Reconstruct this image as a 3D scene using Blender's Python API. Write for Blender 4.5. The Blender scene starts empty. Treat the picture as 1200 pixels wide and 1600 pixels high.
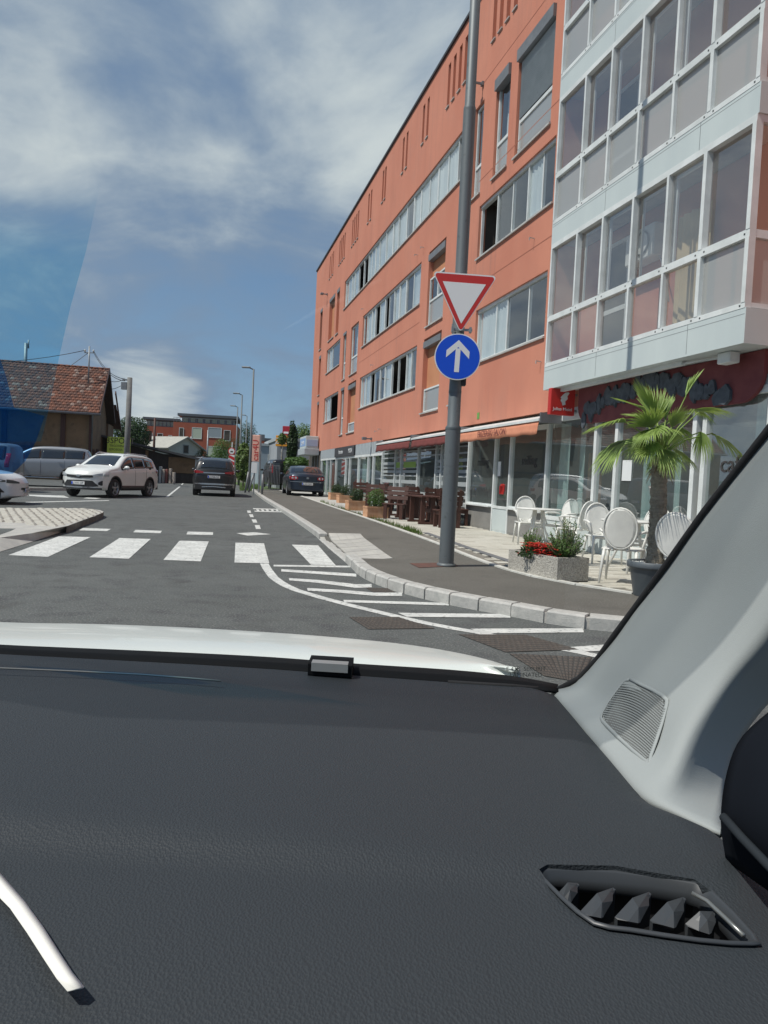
import bpy, bmesh, math, random
from mathutils import Vector, Matrix, noise as mnoise
from math import sin, cos, pi, radians, sqrt, exp
random.seed(7)
sc = bpy.context.scene
C = sc.collection
# ------------------------------------------------------------ camera, sky, sun, exposure
FPX = 1155.0; EYE = 1.25
PITCH = radians(2.4); ROLL = radians(2.75)
fw = Vector((0, cos(PITCH), -sin(PITCH))); up0 = Vector((0, sin(PITCH), cos(PITCH))); r0 = Vector((1, 0, 0))
rt = r0*cos(ROLL) + up0*sin(ROLL); upv = -r0*sin(ROLL) + up0*cos(ROLL)
cam_d = bpy.data.cameras.new('camera'); cam = bpy.data.objects.new('camera', cam_d); C.objects.link(cam)
cam_d.sensor_fit = 'VERTICAL'; cam_d.sensor_height = 32.0; cam_d.lens = FPX/1600*32.0
cam_d.clip_start = 0.02; cam_d.clip_end = 6000
mw = Matrix((rt, upv, -fw)).transposed().to_4x4(); mw.translation = Vector((0, 0, EYE))
cam.matrix_world = mw; sc.camera = cam
SUN_EL = 57.0; SUN_DIR = Vector((-0.885, -0.465, 0)).normalized()      # horizontal direction towards the sun
sd = (SUN_DIR*cos(radians(SUN_EL)) + Vector((0, 0, sin(radians(SUN_EL))))).normalized()
sun_d = bpy.data.lights.new('sun', 'SUN'); sun_d.energy = 4.0; sun_d.angle = radians(0.5); sun_d.color = (1, .955, .88)
sun = bpy.data.objects.new('sun', sun_d); C.objects.link(sun)
sun.rotation_euler = sd.to_track_quat('Z', 'Y').to_euler(); sun.location = (-20, 0, 40)
vs = sc.view_settings; vs.view_transform = 'Standard'; vs.look = 'None'; vs.exposure = 0.12; vs.gamma = 1; vs.use_curve_mapping = False
world = bpy.data.worlds.new('World'); sc.world = world; world.use_nodes = True

def pix_ray(x, y): return rt*((x-600)/FPX) - upv*((y-800)/FPX) + fw

def build_world():
    nt = world.node_tree; N = nt.nodes; L = nt.links; N.clear()
    out = N.new('ShaderNodeOutputWorld'); bg = N.new('ShaderNodeBackground'); bg.inputs['Strength'].default_value = 0.1
    L.new(bg.outputs[0], out.inputs[0])
    sky = N.new('ShaderNodeTexSky'); sky.sky_type = 'NISHITA'; sky.sun_disc = False
    sky.sun_elevation = radians(SUN_EL); sky.sun_rotation = math.atan2(SUN_DIR.x, SUN_DIR.y); sky.air_density = 1.1; sky.dust_density = .6; sky.ozone_density = 2
    tc = N.new('ShaderNodeTexCoord')
    def vm(op, a, b=None):
        n = N.new('ShaderNodeVectorMath'); n.operation = op
        for i, q in enumerate((a, b)):
            if q is None: continue
            if isinstance(q, (tuple, Vector)): n.inputs[i].default_value = q
            else: L.new(q, n.inputs[i])
        return n
    def ma(op, a, b=None, clamp=False):
        n = N.new('ShaderNodeMath'); n.operation = op; n.use_clamp = clamp
        for i, q in enumerate((a, b)):
            if q is None: continue
            if isinstance(q, (int, float)): n.inputs[i].default_value = q
            else: L.new(q, n.inputs[i])
        return n.outputs[0]
    def mr(v, a, b, c=0., d=1.):
        n = N.new('ShaderNodeMapRange'); n.interpolation_type = 'SMOOTHSTEP'
        L.new(v, n.inputs[0]); n.inputs[1].default_value = a; n.inputs[2].default_value = b; n.inputs[3].default_value = c; n.inputs[4].default_value = d
        return n.outputs[0]
    def mix(f, a, b):
        n = N.new('ShaderNodeMix'); n.data_type = 'RGBA'
        if isinstance(f, float): n.inputs[0].default_value = f
        else: L.new(f, n.inputs[0])
        for i, q in ((6, a), (7, b)):
            if isinstance(q, tuple): n.inputs[i].default_value = q+(1,)
            else: L.new(q, n.inputs[i])
        return n.outputs[2]
    g = vm('NORMALIZE', tc.outputs['Generated']).outputs[0]
    sp = N.new('ShaderNodeSeparateXYZ'); L.new(g, sp.inputs[0])
    zz = ma('ADD', ma('MAXIMUM', sp.outputs[2], 0.0), .28)
    cb = N.new('ShaderNodeCombineXYZ'); L.new(ma('DIVIDE', sp.outputs[0], zz), cb.inputs[0]); L.new(ma('DIVIDE', sp.outputs[1], zz), cb.inputs[1])
    n1 = N.new('ShaderNodeTexNoise'); n1.inputs['Scale'].default_value = 2.4; n1.inputs['Detail'].default_value = 8; n1.inputs['Roughness'].default_value = .58; n1.inputs['Distortion'].default_value = .45
    L.new(vm('ADD', cb.outputs[0], (3.3, 7.1, 0)).outputs[0], n1.inputs['Vector'])
    n2 = N.new('ShaderNodeTexNoise'); n2.inputs['Scale'].default_value = 5.; n2.inputs['Detail'].default_value = 6; n2.inputs['Roughness'].default_value = .5; n2.inputs['Distortion'].default_value = .3
    L.new(vm('ADD', cb.outputs[0], (1.3, 2.1, 4)).outputs[0], n2.inputs['Vector'])
    # broad cloud masses, each a direction with its spread
    acc = None
    for (px, py, sig, w) in ((570, 130, 110, .42), (640, 60, 130, .3), (70, 50, 130, .38), (290, 300, 75, .42), (150, 225, 90, .34), (345, 250, 70, .22), (440, 20, 90, .2),
                             (540, 260, 80, .2), (225, 622, 62, .8), (260, 650, 40, .35), (40, 150, 60, .1), (255, 190, 70, -.35), (455, 60, 40, -.1), (270, 420, 130, -.22), (430, 540, 150, -.18), (90, 420, 110, -.15), (470, 330, 70, .06),
                             (170, 350, 28, .2), (-300, 300, 300, .3), (1100, 200, 400, .3), (-900, 0, 500, .35), (-1500, 600, 500, .25)):
        dv = pix_ray(px, py).normalized()
        c = vm('DISTANCE', g, tuple(dv)).outputs['Value']
        s = mr(c, 0., 2.3*sig/FPX, w*.85, 0.)
        acc = s if acc is None else ma('ADD', acc, s)
    f = ma('ADD', ma('ADD', ma('MULTIPLY', n1.outputs[0], 1.9), ma('MULTIPLY', n2.outputs[0], .7)), acc)
    cover = mr(f, 1.0, 1.75)
    bright = mr(f, 1.46, 2.5)
    el = mr(sp.outputs[2], 0., .45)
    blue = mix(el, (1.6, 3.0, 4.75), (1.1, 2.0, 3.6))
    base = mix(.7, sky.outputs[0], blue)
    grey = (1.95, 2.75, 3.9)
    cc = mix(bright, grey, (5.7, 6.25, 6.35))
    col = mix(cover, base, cc)
    L.new(col, bg.inputs[0])
build_world()

# ------------------------------------------------------------ geometry of the place
TH = radians(14.3)
dS = Vector((-sin(TH), cos(TH), 0)); nS = Vector((cos(TH), sin(TH), 0)); FD = 7.026      # street direction, towards the block, its distance
def gz(y): return .007*min(max(y-12, 0), 50)
def G(x, y, z=0.):
    """ground point seen at a photograph position, z above the road"""
    v = pix_ray(x, y); h = z
    for _ in range(14):
        t = (h-EYE)/v.z; p = Vector((0, 0, EYE))+v*t; h = z+gz(p.y)
    return p
def W(x, y, Y):
    v = pix_ray(x, y); return Vector((0, 0, EYE))+v*(Y/v.y)
def SN(s, n, z=0.):
    p = dS*s+nS*n; return Vector((p.x, p.y, z+gz(p.y)))
def BW(s, o, z):
    """block coordinates: along the street, out of the facade, height"""
    p = dS*s+nS*(FD-o); return Vector((p.x, p.y, z))

# ------------------------------------------------------------ mesh builder
class MB:
    def __init__(s, T=None): s.v = []; s.f = []; s.sm = []; s.mi = []; s.T = T; s.m = 0
    def add(s, vs, fs, smooth=False):
        b = len(s.v)
        for p in vs: s.v.append(tuple(s.T(*p)) if s.T else tuple(p))
        for f in fs: s.f.append(tuple(b+i for i in f)); s.sm.append(smooth); s.mi.append(s.m)
        return s
    def box(s, x0, x1, y0, y1, z0, z1):
        return s.add([(x0,y0,z0),(x1,y0,z0),(x1,y1,z0),(x0,y1,z0),(x0,y0,z1),(x1,y0,z1),(x1,y1,z1),(x0,y1,z1)],
                     [(0,3,2,1),(4,5,6,7),(0,1,5,4),(1,2,6,5),(2,3,7,6),(3,0,4,7)])
    def cbox(s, x0, x1, y0, y1, z0, z1, c=.01):
        """box with chamfered edges"""
        vs = []; 
        for z, k in ((z0, c), (z0+c, 0), (z1-c, 0), (z1, c)):
            a, b, e, f = x0+k, x1-k, y0+k, y1-k
            vs += [(a+c,e,z),(b-c,e,z),(b,e+c,z),(b,f-c,z),(b-c,f,z),(a+c,f,z),(a,f-c,z),(a,e+c,z)]
        fs = [tuple(range(7,-1,-1)), tuple(range(24,32))]
        for r in range(3):
            for i in range(8):
                j = (i+1) % 8; fs.append((r*8+i, r*8+j, r*8+8+j, r*8+8+i))
        return s.add(vs, fs)
    def bar(s, p, q, w, h=None, upd=(0,0,1)):
        p = Vector(p); q = Vector(q); h = h or w; d = (q-p).normalized(); u = Vector(upd)
        if abs(d.dot(u)) > .98: u = Vector((1, 0, 0))
        a = d.cross(u).normalized()*w/2; b = a.cross(d).normalized()*h/2
        vs = [p-a-b, p+a-b, p+a+b, p-a+b, q-a-b, q+a-b, q+a+b, q-a+b]
        return s.add(vs, [(0,1,2,3),(7,6,5,4),(0,4,5,1),(1,5,6,2),(2,6,7,3),(3,7,4,0)])
    def tube(s, pts, r, n=8, smooth=True, cap=True, closed=False):
        pts = [Vector(p) for p in pts]; m = len(pts); rs = r if isinstance(r, (list, tuple)) else [r]*m
        vs = []; ref = None
        for i, p in enumerate(pts):
            a = pts[(i-1) % m] if (i or closed) else p; b = pts[(i+1) % m] if (i < m-1 or closed) else p
            d = (b-a).normalized()
            if ref is None: ref = Vector((0, 0, 1)) if abs(d.z) < .9 else Vector((1, 0, 0))
            u = (ref-d*ref.dot(d)).normalized(); w = d.cross(u); ref = u
            vs += [p+(u*cos(2*pi*k/n)+w*sin(2*pi*k/n))*rs[i] for k in range(n)]
        fs = []
        for i in range(m if closed else m-1):
            for k in range(n):
                j = (k+1) % n; e = (i+1) % m; fs.append((i*n+k, i*n+j, e*n+j, e*n+k))
        if cap and not closed: fs += [tuple(range(n-1, -1, -1)), tuple((m-1)*n+k for k in range(n))]
        return s.add(vs, fs, smooth)
    def lathe(s, prof, n=16, c=(0,0,0), axis='z', smooth=True):
        vs = []
        for r, h in prof:
            for k in range(n):
                a = 2*pi*k/n
                p = (r*cos(a), r*sin(a), h) if axis == 'z' else ((r*cos(a), h, r*sin(a)) if axis == 'y' else (h, r*cos(a), r*sin(a)))
                vs.append((p[0]+c[0], p[1]+c[1], p[2]+c[2]))
        fs = []
        for i in range(len(prof)-1):
            for k in range(n):
                j = (k+1) % n; fs.append((i*n+k, i*n+j, i*n+n+j, i*n+n+k))
        return s.add(vs, fs, smooth)
    def grid(s, P, smooth=True):
        a = len(P); b = len(P[0]); vs = [p for r in P for p in r]
        return s.add(vs, [(i*b+j, i*b+j+1, (i+1)*b+j+1, (i+1)*b+j) for i in range(a-1) for j in range(b-1)], smooth)
    def prism(s, pts, f, t0, t1):
        """outline pts (u,v) -> f(u,v,t), from depth t0 to t1"""
        n = len(pts); vs = [f(u, v, t0) for u, v in pts]+[f(u, v, t1) for u, v in pts]
        return s.add(vs, [tuple(range(n-1, -1, -1)), tuple(range(n, 2*n))]+[(i, (i+1) % n, n+(i+1) % n, n+i) for i in range(n)])
    def shell(s, P, t, smooth=True):
        """grid of points given thickness t along its normals"""
        a = len(P); b = len(P[0]); P = [[Vector(p) for p in r] for r in P]; Q = []
        for i in range(a):
            r = []
            for j in range(b):
                du = P[min(i+1, a-1)][j]-P[max(i-1, 0)][j]; dv = P[i][min(j+1, b-1)]-P[i][max(j-1, 0)]
                r.append(P[i][j]-du.cross(dv).normalized()*t)
            Q.append(r)
        vs = [p for r in P for p in r]+[p for r in Q for p in r]; o = a*b
        fs = [(i*b+j, i*b+j+1, (i+1)*b+j+1, (i+1)*b+j) for i in range(a-1) for j in range(b-1)]
        fs += [tuple(o+k for k in reversed(f)) for f in fs]
        for j in range(b-1): fs += [(j+1, j, o+j, o+j+1), ((a-1)*b+j, (a-1)*b+j+1, o+(a-1)*b+j+1, o+(a-1)*b+j)]
        for i in range(a-1): fs += [(i*b, (i+1)*b, o+(i+1)*b, o+i*b), ((i+1)*b+b-1, i*b+b-1, o+i*b+b-1, o+(i+1)*b+b-1)]
        return s.add(vs, fs, smooth)

WM = {}
def new_obj(name, data, parent=None, mat=None):
    o = bpy.data.objects.new(name, data); C.objects.link(o)
    if parent is not None: o.parent = parent; WM[o.name] = WM[parent.name]
    else: WM[o.name] = Matrix.Identity(4)
    if mat is not None:
        for m in (mat if isinstance(mat, (list, tuple)) else [mat]): data.materials.append(m)
    return o
def part(name, m, mat, parent=None, world=True, label=None):
    """one mesh object; world=True: the vertices are world coordinates, brought into the parent's frame"""
    vs = m.v
    if world and parent is not None:
        inv = WM[parent.name].inverted(); vs = [tuple(inv @ Vector(v)) for v in vs]
    me = bpy.data.meshes.new(name); me.from_pydata(vs, [], m.f)
    me.polygons.foreach_set('use_smooth', m.sm); me.polygons.foreach_set('material_index', m.mi); me.update()
    o = new_obj(name, me, parent, mat)
    if label: o['label'] = label
    return o
def thing(name, label, cat, loc=(0,0,0), rz=0., group=None):
    o = bpy.data.objects.new(name, None); C.objects.link(o); o.empty_display_size = .2
    o.location = loc; o.rotation_euler = (0, 0, rz); WM[o.name] = Matrix.Translation(Vector(loc)) @ Matrix.Rotation(rz, 4, 'Z')
    o['label'] = label; o['category'] = cat
    if group: o['group'] = group
    return o
def tagm(o, label, cat, group=None):
    o['label'] = label; o['category'] = cat
    if group: o['group'] = group
    return o
def struct(name, m, mat, label=None):
    o = part(name, m, mat); o['kind'] = 'structure'
    if label: o['label'] = label
    return o
def copy_tree(o, parent=None):
    c = o.copy(); C.objects.link(c)
    if parent is not None: c.parent = parent
    WM[c.name] = WM[o.name]
    for ch in KIDS.get(o.name, ()): copy_tree(ch, c)
    return c
KIDS = {}
def index_kids():
    KIDS.clear()
    for o in C.objects:
        if o.parent is not None: KIDS.setdefault(o.parent.name, []).append(o)
def clone(src, loc, rz, label, group=None, scale=None):
    c = copy_tree(src); c.location = loc; c.rotation_euler = (0, 0, rz); c['label'] = label
    if group: c['group'] = group
    if scale: c.scale = (scale,)*3
    WM[c.name] = Matrix.Translation(Vector(loc)) @ Matrix.Rotation(rz, 4, 'Z')
    return c
def text(name, s, size, mat, M4, parent=None, ext=.002, align='CENTER', label=None):
    """flat lettering; M4 world placement (text x right, y up, z towards the reader)"""
    cu = bpy.data.curves.new(name, 'FONT'); cu.body = s; cu.size = size; cu.extrude = ext; cu.align_x = align; cu.align_y = 'CENTER'; cu.resolution_u = 2
    o = bpy.data.objects.new(name, cu); C.objects.link(o); cu.materials.append(mat)
    if parent is not None: o.parent = parent; M4 = WM[parent.name].inverted() @ M4
    o.matrix_local = M4; WM[o.name] = M4
    if label: o['label'] = label
    return o
def frame4(o, x, y, z):
    m = Matrix((Vector(x), Vector(y), Vector(z))).transposed().to_4x4(); m.translation = Vector(o); return m

# ------------------------------------------------------------ materials
def mat(name, col, rough=.8, metal=0., var=None, vscale=3., bump=0., bscale=60., spec=.5, coat=0., detail=5, stretch=None, var2=None):
    """principled material; var = second colour mixed in by noise; bump = noise relief"""
    m = bpy.data.materials.new(name); m.use_nodes = True; nt = m.node_tree; N = nt.nodes; L = nt.links
    b = N['Principled BSDF']; b.inputs['Roughness'].default_value = rough; b.inputs['Metallic'].default_value = metal
    b.inputs['Specular IOR Level'].default_value = spec; b.inputs['Coat Weight'].default_value = coat; b.inputs['Coat Roughness'].default_value = .04
    b.inputs['Base Color'].default_value = tuple(col)+(1,)
    tc = N.new('ShaderNodeTexCoord'); src = tc.outputs['Object']
    if stretch:
        mp = N.new('ShaderNodeMapping'); mp.inputs['Scale'].default_value = stretch; L.new(src, mp.inputs[0]); src = mp.outputs[0]
    if var is not None:
        n = N.new('ShaderNodeTexNoise'); n.inputs['Scale'].default_value = vscale; n.inputs['Detail'].default_value = detail; n.inputs['Roughness'].default_value = .65
        L.new(src, n.inputs['Vector'])
        cr = N.new('ShaderNodeMapRange'); L.new(n.outputs[0], cr.inputs[0]); cr.inputs[1].default_value = .36; cr.inputs[2].default_value = .64
        mx = N.new('ShaderNodeMix'); mx.data_type = 'RGBA'; L.new(cr.outputs[0], mx.inputs[0]); mx.inputs[6].default_value = tuple(col)+(1,); mx.inputs[7].default_value = tuple(var)+(1,)
        outc = mx.outputs[2]
        if var2:
            c2, sc2, lo, hi = var2
            n2 = N.new('ShaderNodeTexNoise'); n2.inputs['Scale'].default_value = sc2; n2.inputs['Detail'].default_value = 3; L.new(tc.outputs['Object'], n2.inputs['Vector'])
            r2 = N.new('ShaderNodeMapRange'); L.new(n2.outputs[0], r2.inputs[0]); r2.inputs[1].default_value = lo; r2.inputs[2].default_value = hi
            m2 = N.new('ShaderNodeMix'); m2.data_type = 'RGBA'; L.new(r2.outputs[0], m2.inputs[0]); L.new(outc, m2.inputs[6]); m2.inputs[7].default_value = tuple(c2)+(1,)
            outc = m2.outputs[2]
        L.new(outc, b.inputs['Base Color'])
    if bump:
        n = N.new('ShaderNodeTexNoise'); n.inputs['Scale'].default_value = bscale; n.inputs['Detail'].default_value = 4; L.new(src, n.inputs['Vector'])
        bp = N.new('ShaderNodeBump'); bp.inputs['Strength'].default_value = min(bump, 1); bp.inputs['Distance'].default_value = .02; L.new(n.outputs[0], bp.inputs['Height']); L.new(bp.outputs[0], b.inputs['Normal'])
    return m
def glass(name, tint=(.75, .8, .8), refl=.12, rough=.01, film=None, filmw=.0):
    """thin pane: see-through with a fresnel mirror; film = milky layer"""
    m = bpy.data.materials.new(name); m.use_nodes = True; nt = m.node_tree; N = nt.nodes; L = nt.links; N.clear()
    out = N.new('ShaderNodeOutputMaterial'); t = N.new('ShaderNodeBsdfTransparent'); t.inputs[0].default_value = tuple(tint)+(1,)
    g = N.new('ShaderNodeBsdfGlossy'); g.inputs['Roughness'].default_value = rough; g.inputs[0].default_value = (1, 1, 1, 1)
    fr = N.new('ShaderNodeLayerWeight'); fr.inputs[0].default_value = .5; pw = N.new('ShaderNodeMath'); pw.operation = 'POWER'; pw.inputs[1].default_value = 4.5; L.new(fr.outputs['Facing'], pw.inputs[0])
    mr = N.new('ShaderNodeMapRange'); mr.inputs[3].default_value = refl; mr.inputs[4].default_value = 1.; L.new(pw.outputs[0], mr.inputs[0])
    mx = N.new('ShaderNodeMixShader'); L.new(mr.outputs[0], mx.inputs[0])
    base = t.outputs[0]
    if film:
        d = N.new('ShaderNodeBsdfDiffuse'); d.inputs[0].default_value = tuple(film)+(1,)
        m2 = N.new('ShaderNodeMixShader'); m2.inputs[0].default_value = filmw; L.new(t.outputs[0], m2.inputs[1]); L.new(d.outputs[0], m2.inputs[2]); base = m2.outputs[0]
    L.new(base, mx.inputs[1]); L.new(g.outputs[0], mx.inputs[2]); L.new(mx.outputs[0], out.inputs[0])
    return m
K = {}
K['asphalt'] = mat('asphalt', (.072, .079, .076), .92, var=(.095, .103, .1), vscale=.45, bump=.35, bscale=90, var2=((.05, .052, .055), 3., .5, .75))
K['asphalt_walk'] = mat('asphalt_walk', (.092, .087, .075), .95, var=(.118, .112, .098), vscale=.8, bump=.35, bscale=120)
K['ground'] = mat('ground', (.10, .11, .06), .95, var=(.16, .14, .1), vscale=.2)
K['grass'] = mat('grass', (.07, .13, .03), .9, var=(.11, .16, .04), vscale=4)
K['paint'] = mat('road_paint', (.64, .65, .62), .8, var=(.5, .51, .49), vscale=4, bump=.2, bscale=150, var2=((.2, .21, .2), 22., .56, .7))
K['paver'] = mat('paver', (.44, .42, .36), .9, var=(.52, .5, .44), vscale=1.3, bump=.25, bscale=50)
K['paver2'] = mat('paver_worn', (.36, .34, .29), .9, var=(.46, .44, .38), vscale=2.3, bump=.25, bscale=50)
K['cobble'] = mat('cobble', (.52, .5, .44), .9, var=(.4, .38, .33), vscale=5, bump=.2, bscale=60)
K['mortar'] = mat('joint_sand', (.16, .15, .13), .95, var=(.22, .2, .17), vscale=8)
K['concrete'] = mat('concrete', (.46, .45, .41), .9, var=(.36, .35, .33), vscale=3, bump=.25, bscale=50)
K['kerb'] = mat('kerb_granite', (.47, .46, .43), .85, var=(.36, .36, .34), vscale=14, bump=.3, bscale=80)
K['whitekerb'] = mat('white_kerb', (.6, .6, .56), .85, var=(.48, .47, .43), vscale=6)
K['stucco'] = mat('orange_stucco', (.58, .232, .152), .92, var=(.51, .192, .125), vscale=.5, bump=.15, bscale=40, stretch=(1, 1, .5), var2=((.50, .21, .145), 1.1, .5, .9))
def add_streaks(m, col, amount=.35):
    """rain streaks: noise drawn out vertically, thinned by a broad mask"""
    nt = m.node_tree; N = nt.nodes; L = nt.links; b = N['Principled BSDF']; src = b.inputs['Base Color'].links[0].from_socket
    tc = N.new('ShaderNodeTexCoord'); mp = N.new('ShaderNodeMapping'); mp.inputs['Scale'].default_value = (5, 5, .22); L.new(tc.outputs['Object'], mp.inputs[0])
    n = N.new('ShaderNodeTexNoise'); n.inputs['Scale'].default_value = 1.; n.inputs['Detail'].default_value = 5; L.new(mp.outputs[0], n.inputs['Vector'])
    n2 = N.new('ShaderNodeTexNoise'); n2.inputs['Scale'].default_value = .35; L.new(tc.outputs['Object'], n2.inputs['Vector'])
    r = N.new('ShaderNodeMapRange'); r.inputs[1].default_value = .5; r.inputs[2].default_value = .75; r.inputs[4].default_value = amount; L.new(n.outputs[0], r.inputs[0])
    r2 = N.new('ShaderNodeMapRange'); r2.inputs[1].default_value = .4; r2.inputs[2].default_value = .65; L.new(n2.outputs[0], r2.inputs[0])
    mu = N.new('ShaderNodeMath'); mu.operation = 'MULTIPLY'; L.new(r.outputs[0], mu.inputs[0]); L.new(r2.outputs[0], mu.inputs[1])
    mx = N.new('ShaderNodeMix'); mx.data_type = 'RGBA'; L.new(mu.outputs[0], mx.inputs[0]); L.new(src, mx.inputs[6]); mx.inputs[7].default_value = tuple(col)+(1,); L.new(mx.outputs[2], b.inputs['Base Color'])
add_streaks(K['stucco'], (.34, .16, .12), .55)
K['infill'] = mat('orange_infill', (.52, .235, .12), .9, var=(.47, .2, .1), vscale=1.2)
K['alu'] = mat('white_aluminium', (.72, .75, .74), .45, var=(.58, .61, .6), vscale=2.)
K['panelw'] = mat('pale_panel', (.56, .62, .61), .45, var=(.5, .56, .56), vscale=.9, stretch=(1, 1, .3))
K['sill'] = mat('metal_sill', (.55, .54, .5), .5, metal=.2, var=(.42, .41, .39), vscale=5)
K['greybox'] = mat('grey_metal', (.22, .23, .24), .5, metal=.3, var=(.17, .18, .19), vscale=4)
K['shutter'] = mat('shutter', (.42, .46, .48), .55, var=(.36, .4, .42), vscale=3)
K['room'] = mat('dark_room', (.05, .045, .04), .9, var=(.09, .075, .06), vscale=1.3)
K['curtain'] = mat('curtain', (.74, .76, .75), .9, var=(.56, .6, .61), vscale=3., stretch=(1, 1, .1))
K['roomlight'] = mat('cafe_inside', (.3, .32, .31), .8, var=(.42, .42, .38), vscale=.9)
K['glass'] = glass('window_glass', (.85, .9, .91), .2)
K['glass_shop'] = glass('shop_glass', (.78, .85, .85), .24, .01, (.46, .55, .54), .13)
K['glass_bay'] = glass('bay_glass', (.88, .9, .9), .24, .01, (.5, .52, .52), .07)
K['frost'] = glass('frosted_glass', (.35, .36, .36), .14, .2, (.5, .52, .51), .6)
K['black'] = mat('black_plastic', (.016, .017, .019), .5)
K['rubber'] = mat('rubber', (.02, .02, .021), .85, bump=.1)
K['polegrey'] = mat('pole_grey', (.115, .135, .145), .55, metal=.25, var=(.14, .155, .16), vscale=3, stretch=(1, 1, .2), var2=((.09, .1, .1), 14, .6, .75))
K['galv'] = mat('galvanised', (.3, .32, .33), .5, metal=.4, var=(.22, .24, .25), vscale=6)
K['red'] = mat('sign_red', (.5, .025, .02), .45)
K['white'] = mat('sign_white', (.72, .74, .74), .45)
K['blue'] = mat('sign_blue', (.0, .07, .6), .4)
K['plastic'] = mat('white_plastic', (.74, .74, .7), .38, var=(.66, .66, .63), vscale=6)
K['wood'] = mat('dark_stained_wood', (.085, .03, .018), .6, var=(.05, .018, .012), vscale=9, stretch=(1, 6, 6), bump=.15, bscale=30)
K['terra'] = mat('terracotta', (.52, .26, .13), .85, var=(.6, .36, .22), vscale=6, bump=.2)
K['soil'] = mat('soil', (.05, .035, .025), .95, bump=.5, bscale=40)
K['potgrey'] = mat('pot_grey', (.085, .1, .112), .5)
K['bark'] = mat('bark', (.21, .175, .13), .95, var=(.32, .28, .215), vscale=14, stretch=(1, 1, 3), bump=.8, bscale=35)
K['darkred'] = mat('maroon_fabric', (.19, .045, .04), .9, var=(.15, .035, .03), vscale=4)
K['peach'] = mat('peach_fabric', (.64, .27, .16), .9, var=(.56, .22, .13), vscale=4)
K['text'] = mat('print_dark', (.04, .035, .035), .7)
K['rust'] = mat('rusty_iron', (.10, .082, .068), .85, metal=.15, var=(.07, .062, .055), vscale=20, bump=.3)
def leafmat(name, a, b, sc_=2.):
    m = mat(name, a, .6, var=b, vscale=sc_); n = m.node_tree; p = n.nodes['Principled BSDF']
    t = n.nodes.new('ShaderNodeBsdfTranslucent'); mx = n.nodes.new('ShaderNodeMixShader'); mx.inputs[0].default_value = .25
    t.inputs[0].default_value = (b[0]*1.5, b[1]*1.5, b[2], 1)
    n.links.new(p.outputs[0], mx.inputs[1]); n.links.new(t.outputs[0], mx.inputs[2]); n.links.new(mx.outputs[0], n.nodes['Material Output'].inputs[0])
    return m
K['leaf'] = leafmat('leaf_green', (.05, .11, .02), (.085, .17, .03))
K['leafd'] = leafmat('leaf_dark', (.022, .05, .016), (.04, .08, .022))
K['leafy'] = leafmat('leaf_light', (.09, .15, .035), (.13, .2, .05))
K['palm'] = leafmat('palm_leaf', (.17, .27, .06), (.30, .41, .12), 5)

def speckle(m, scale, lo, hi, col, amt):
    nt = m.node_tree; N = nt.nodes; L = nt.links; b = N['Principled BSDF']; src = b.inputs['Base Color'].links[0].from_socket
    tc = N.new('ShaderNodeTexCoord'); n = N.new('ShaderNodeTexNoise'); n.inputs['Scale'].default_value = scale; n.inputs['Detail'].default_value = 2; L.new(tc.outputs['Object'], n.inputs['Vector'])
    r = N.new('ShaderNodeMapRange'); r.inputs[1].default_value = lo; r.inputs[2].default_value = hi; r.inputs[4].default_value = amt; L.new(n.outputs[0], r.inputs[0])
    mx = N.new('ShaderNodeMix'); mx.data_type = 'RGBA'; L.new(r.outputs[0], mx.inputs[0]); L.new(src, mx.inputs[6]); mx.inputs[7].default_value = tuple(col)+(1,); L.new(mx.outputs[2], b.inputs['Base Color'])
speckle(K['asphalt'], 55, .52, .68, (.19, .195, .185), .8); speckle(K['asphalt'], 34, .35, .28, (.03, .032, .03), .7); speckle(K['asphalt'], 1.6, .6, .75, (.05, .05, .048), .55)
speckle(K['asphalt_walk'], 60, .52, .68, (.2, .19, .17), .7); speckle(K['asphalt_walk'], 2.2, .58, .75, (.06, .056, .05), .5)
# ------------------------------------------------------------ ground, road, pavement
def interp(tab, s):
    if s <= tab[0][0]: return tab[0][1]
    for (a, va), (b, vb) in zip(tab, tab[1:]):
        if s <= b:
            t = (s-a)/(b-a); return va+(vb-va)*t
    return tab[-1][1]
def smooth_tab(tab):
    """Catmull-Rom sampling of an (s, n) table"""
    def f(s):
        if s <= tab[0][0]: return tab[0][1]
        if s >= tab[-1][0]: return tab[-1][1]
        for i in range(len(tab)-1):
            if s <= tab[i+1][0]:
                (s0, a), (s1, b) = tab[i], tab[i+1]
                m0 = (b-tab[i-1][1])/(s1-tab[i-1][0]) if i > 0 else (b-a)/(s1-s0)
                m1 = (tab[i+2][1]-a)/(tab[i+2][0]-s0) if i+2 < len(tab) else (b-a)/(s1-s0)
                h = s1-s0; t = (s-s0)/h
                return (2*t**3-3*t*t+1)*a+(t**3-2*t*t+t)*h*m0+(-2*t**3+3*t*t)*b+(t**3-t*t)*h*m1
    return f
m = MB()
ys = [-60, -5, 0, 6, 12, 20, 30, 45, 62, 90, 150, 300, 900, 3000]
xs = [-3000, -600, -150, -60, -30, -10, 0, 10, 30, 60, 150, 600, 3000]
m.grid([[(x, y, gz(y)-.03) for x in xs] for y in ys])
struct('ground', m, K['ground'])
m = MB(); ys = [-40, -4, 0, 6, 12, 20, 30, 45, 58]
m.grid([[(x, y, gz(y)) for x in (-70, -40, -20, -10, -5, 0, 5, 12)] for y in ys])
m.grid([[tuple(SN(s, n, -.004)) for n in (-11, -6, 0, 3.6)] for s in (57, 62, 70, 80, 90)])
m.grid([[tuple(SN(90+8*k/8*6, (-11+7.3*j)-k*k*1.6, -.004)) for j in range(3)] for k in range(7)])
road = struct('road', m, K['asphalt'])
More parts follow.
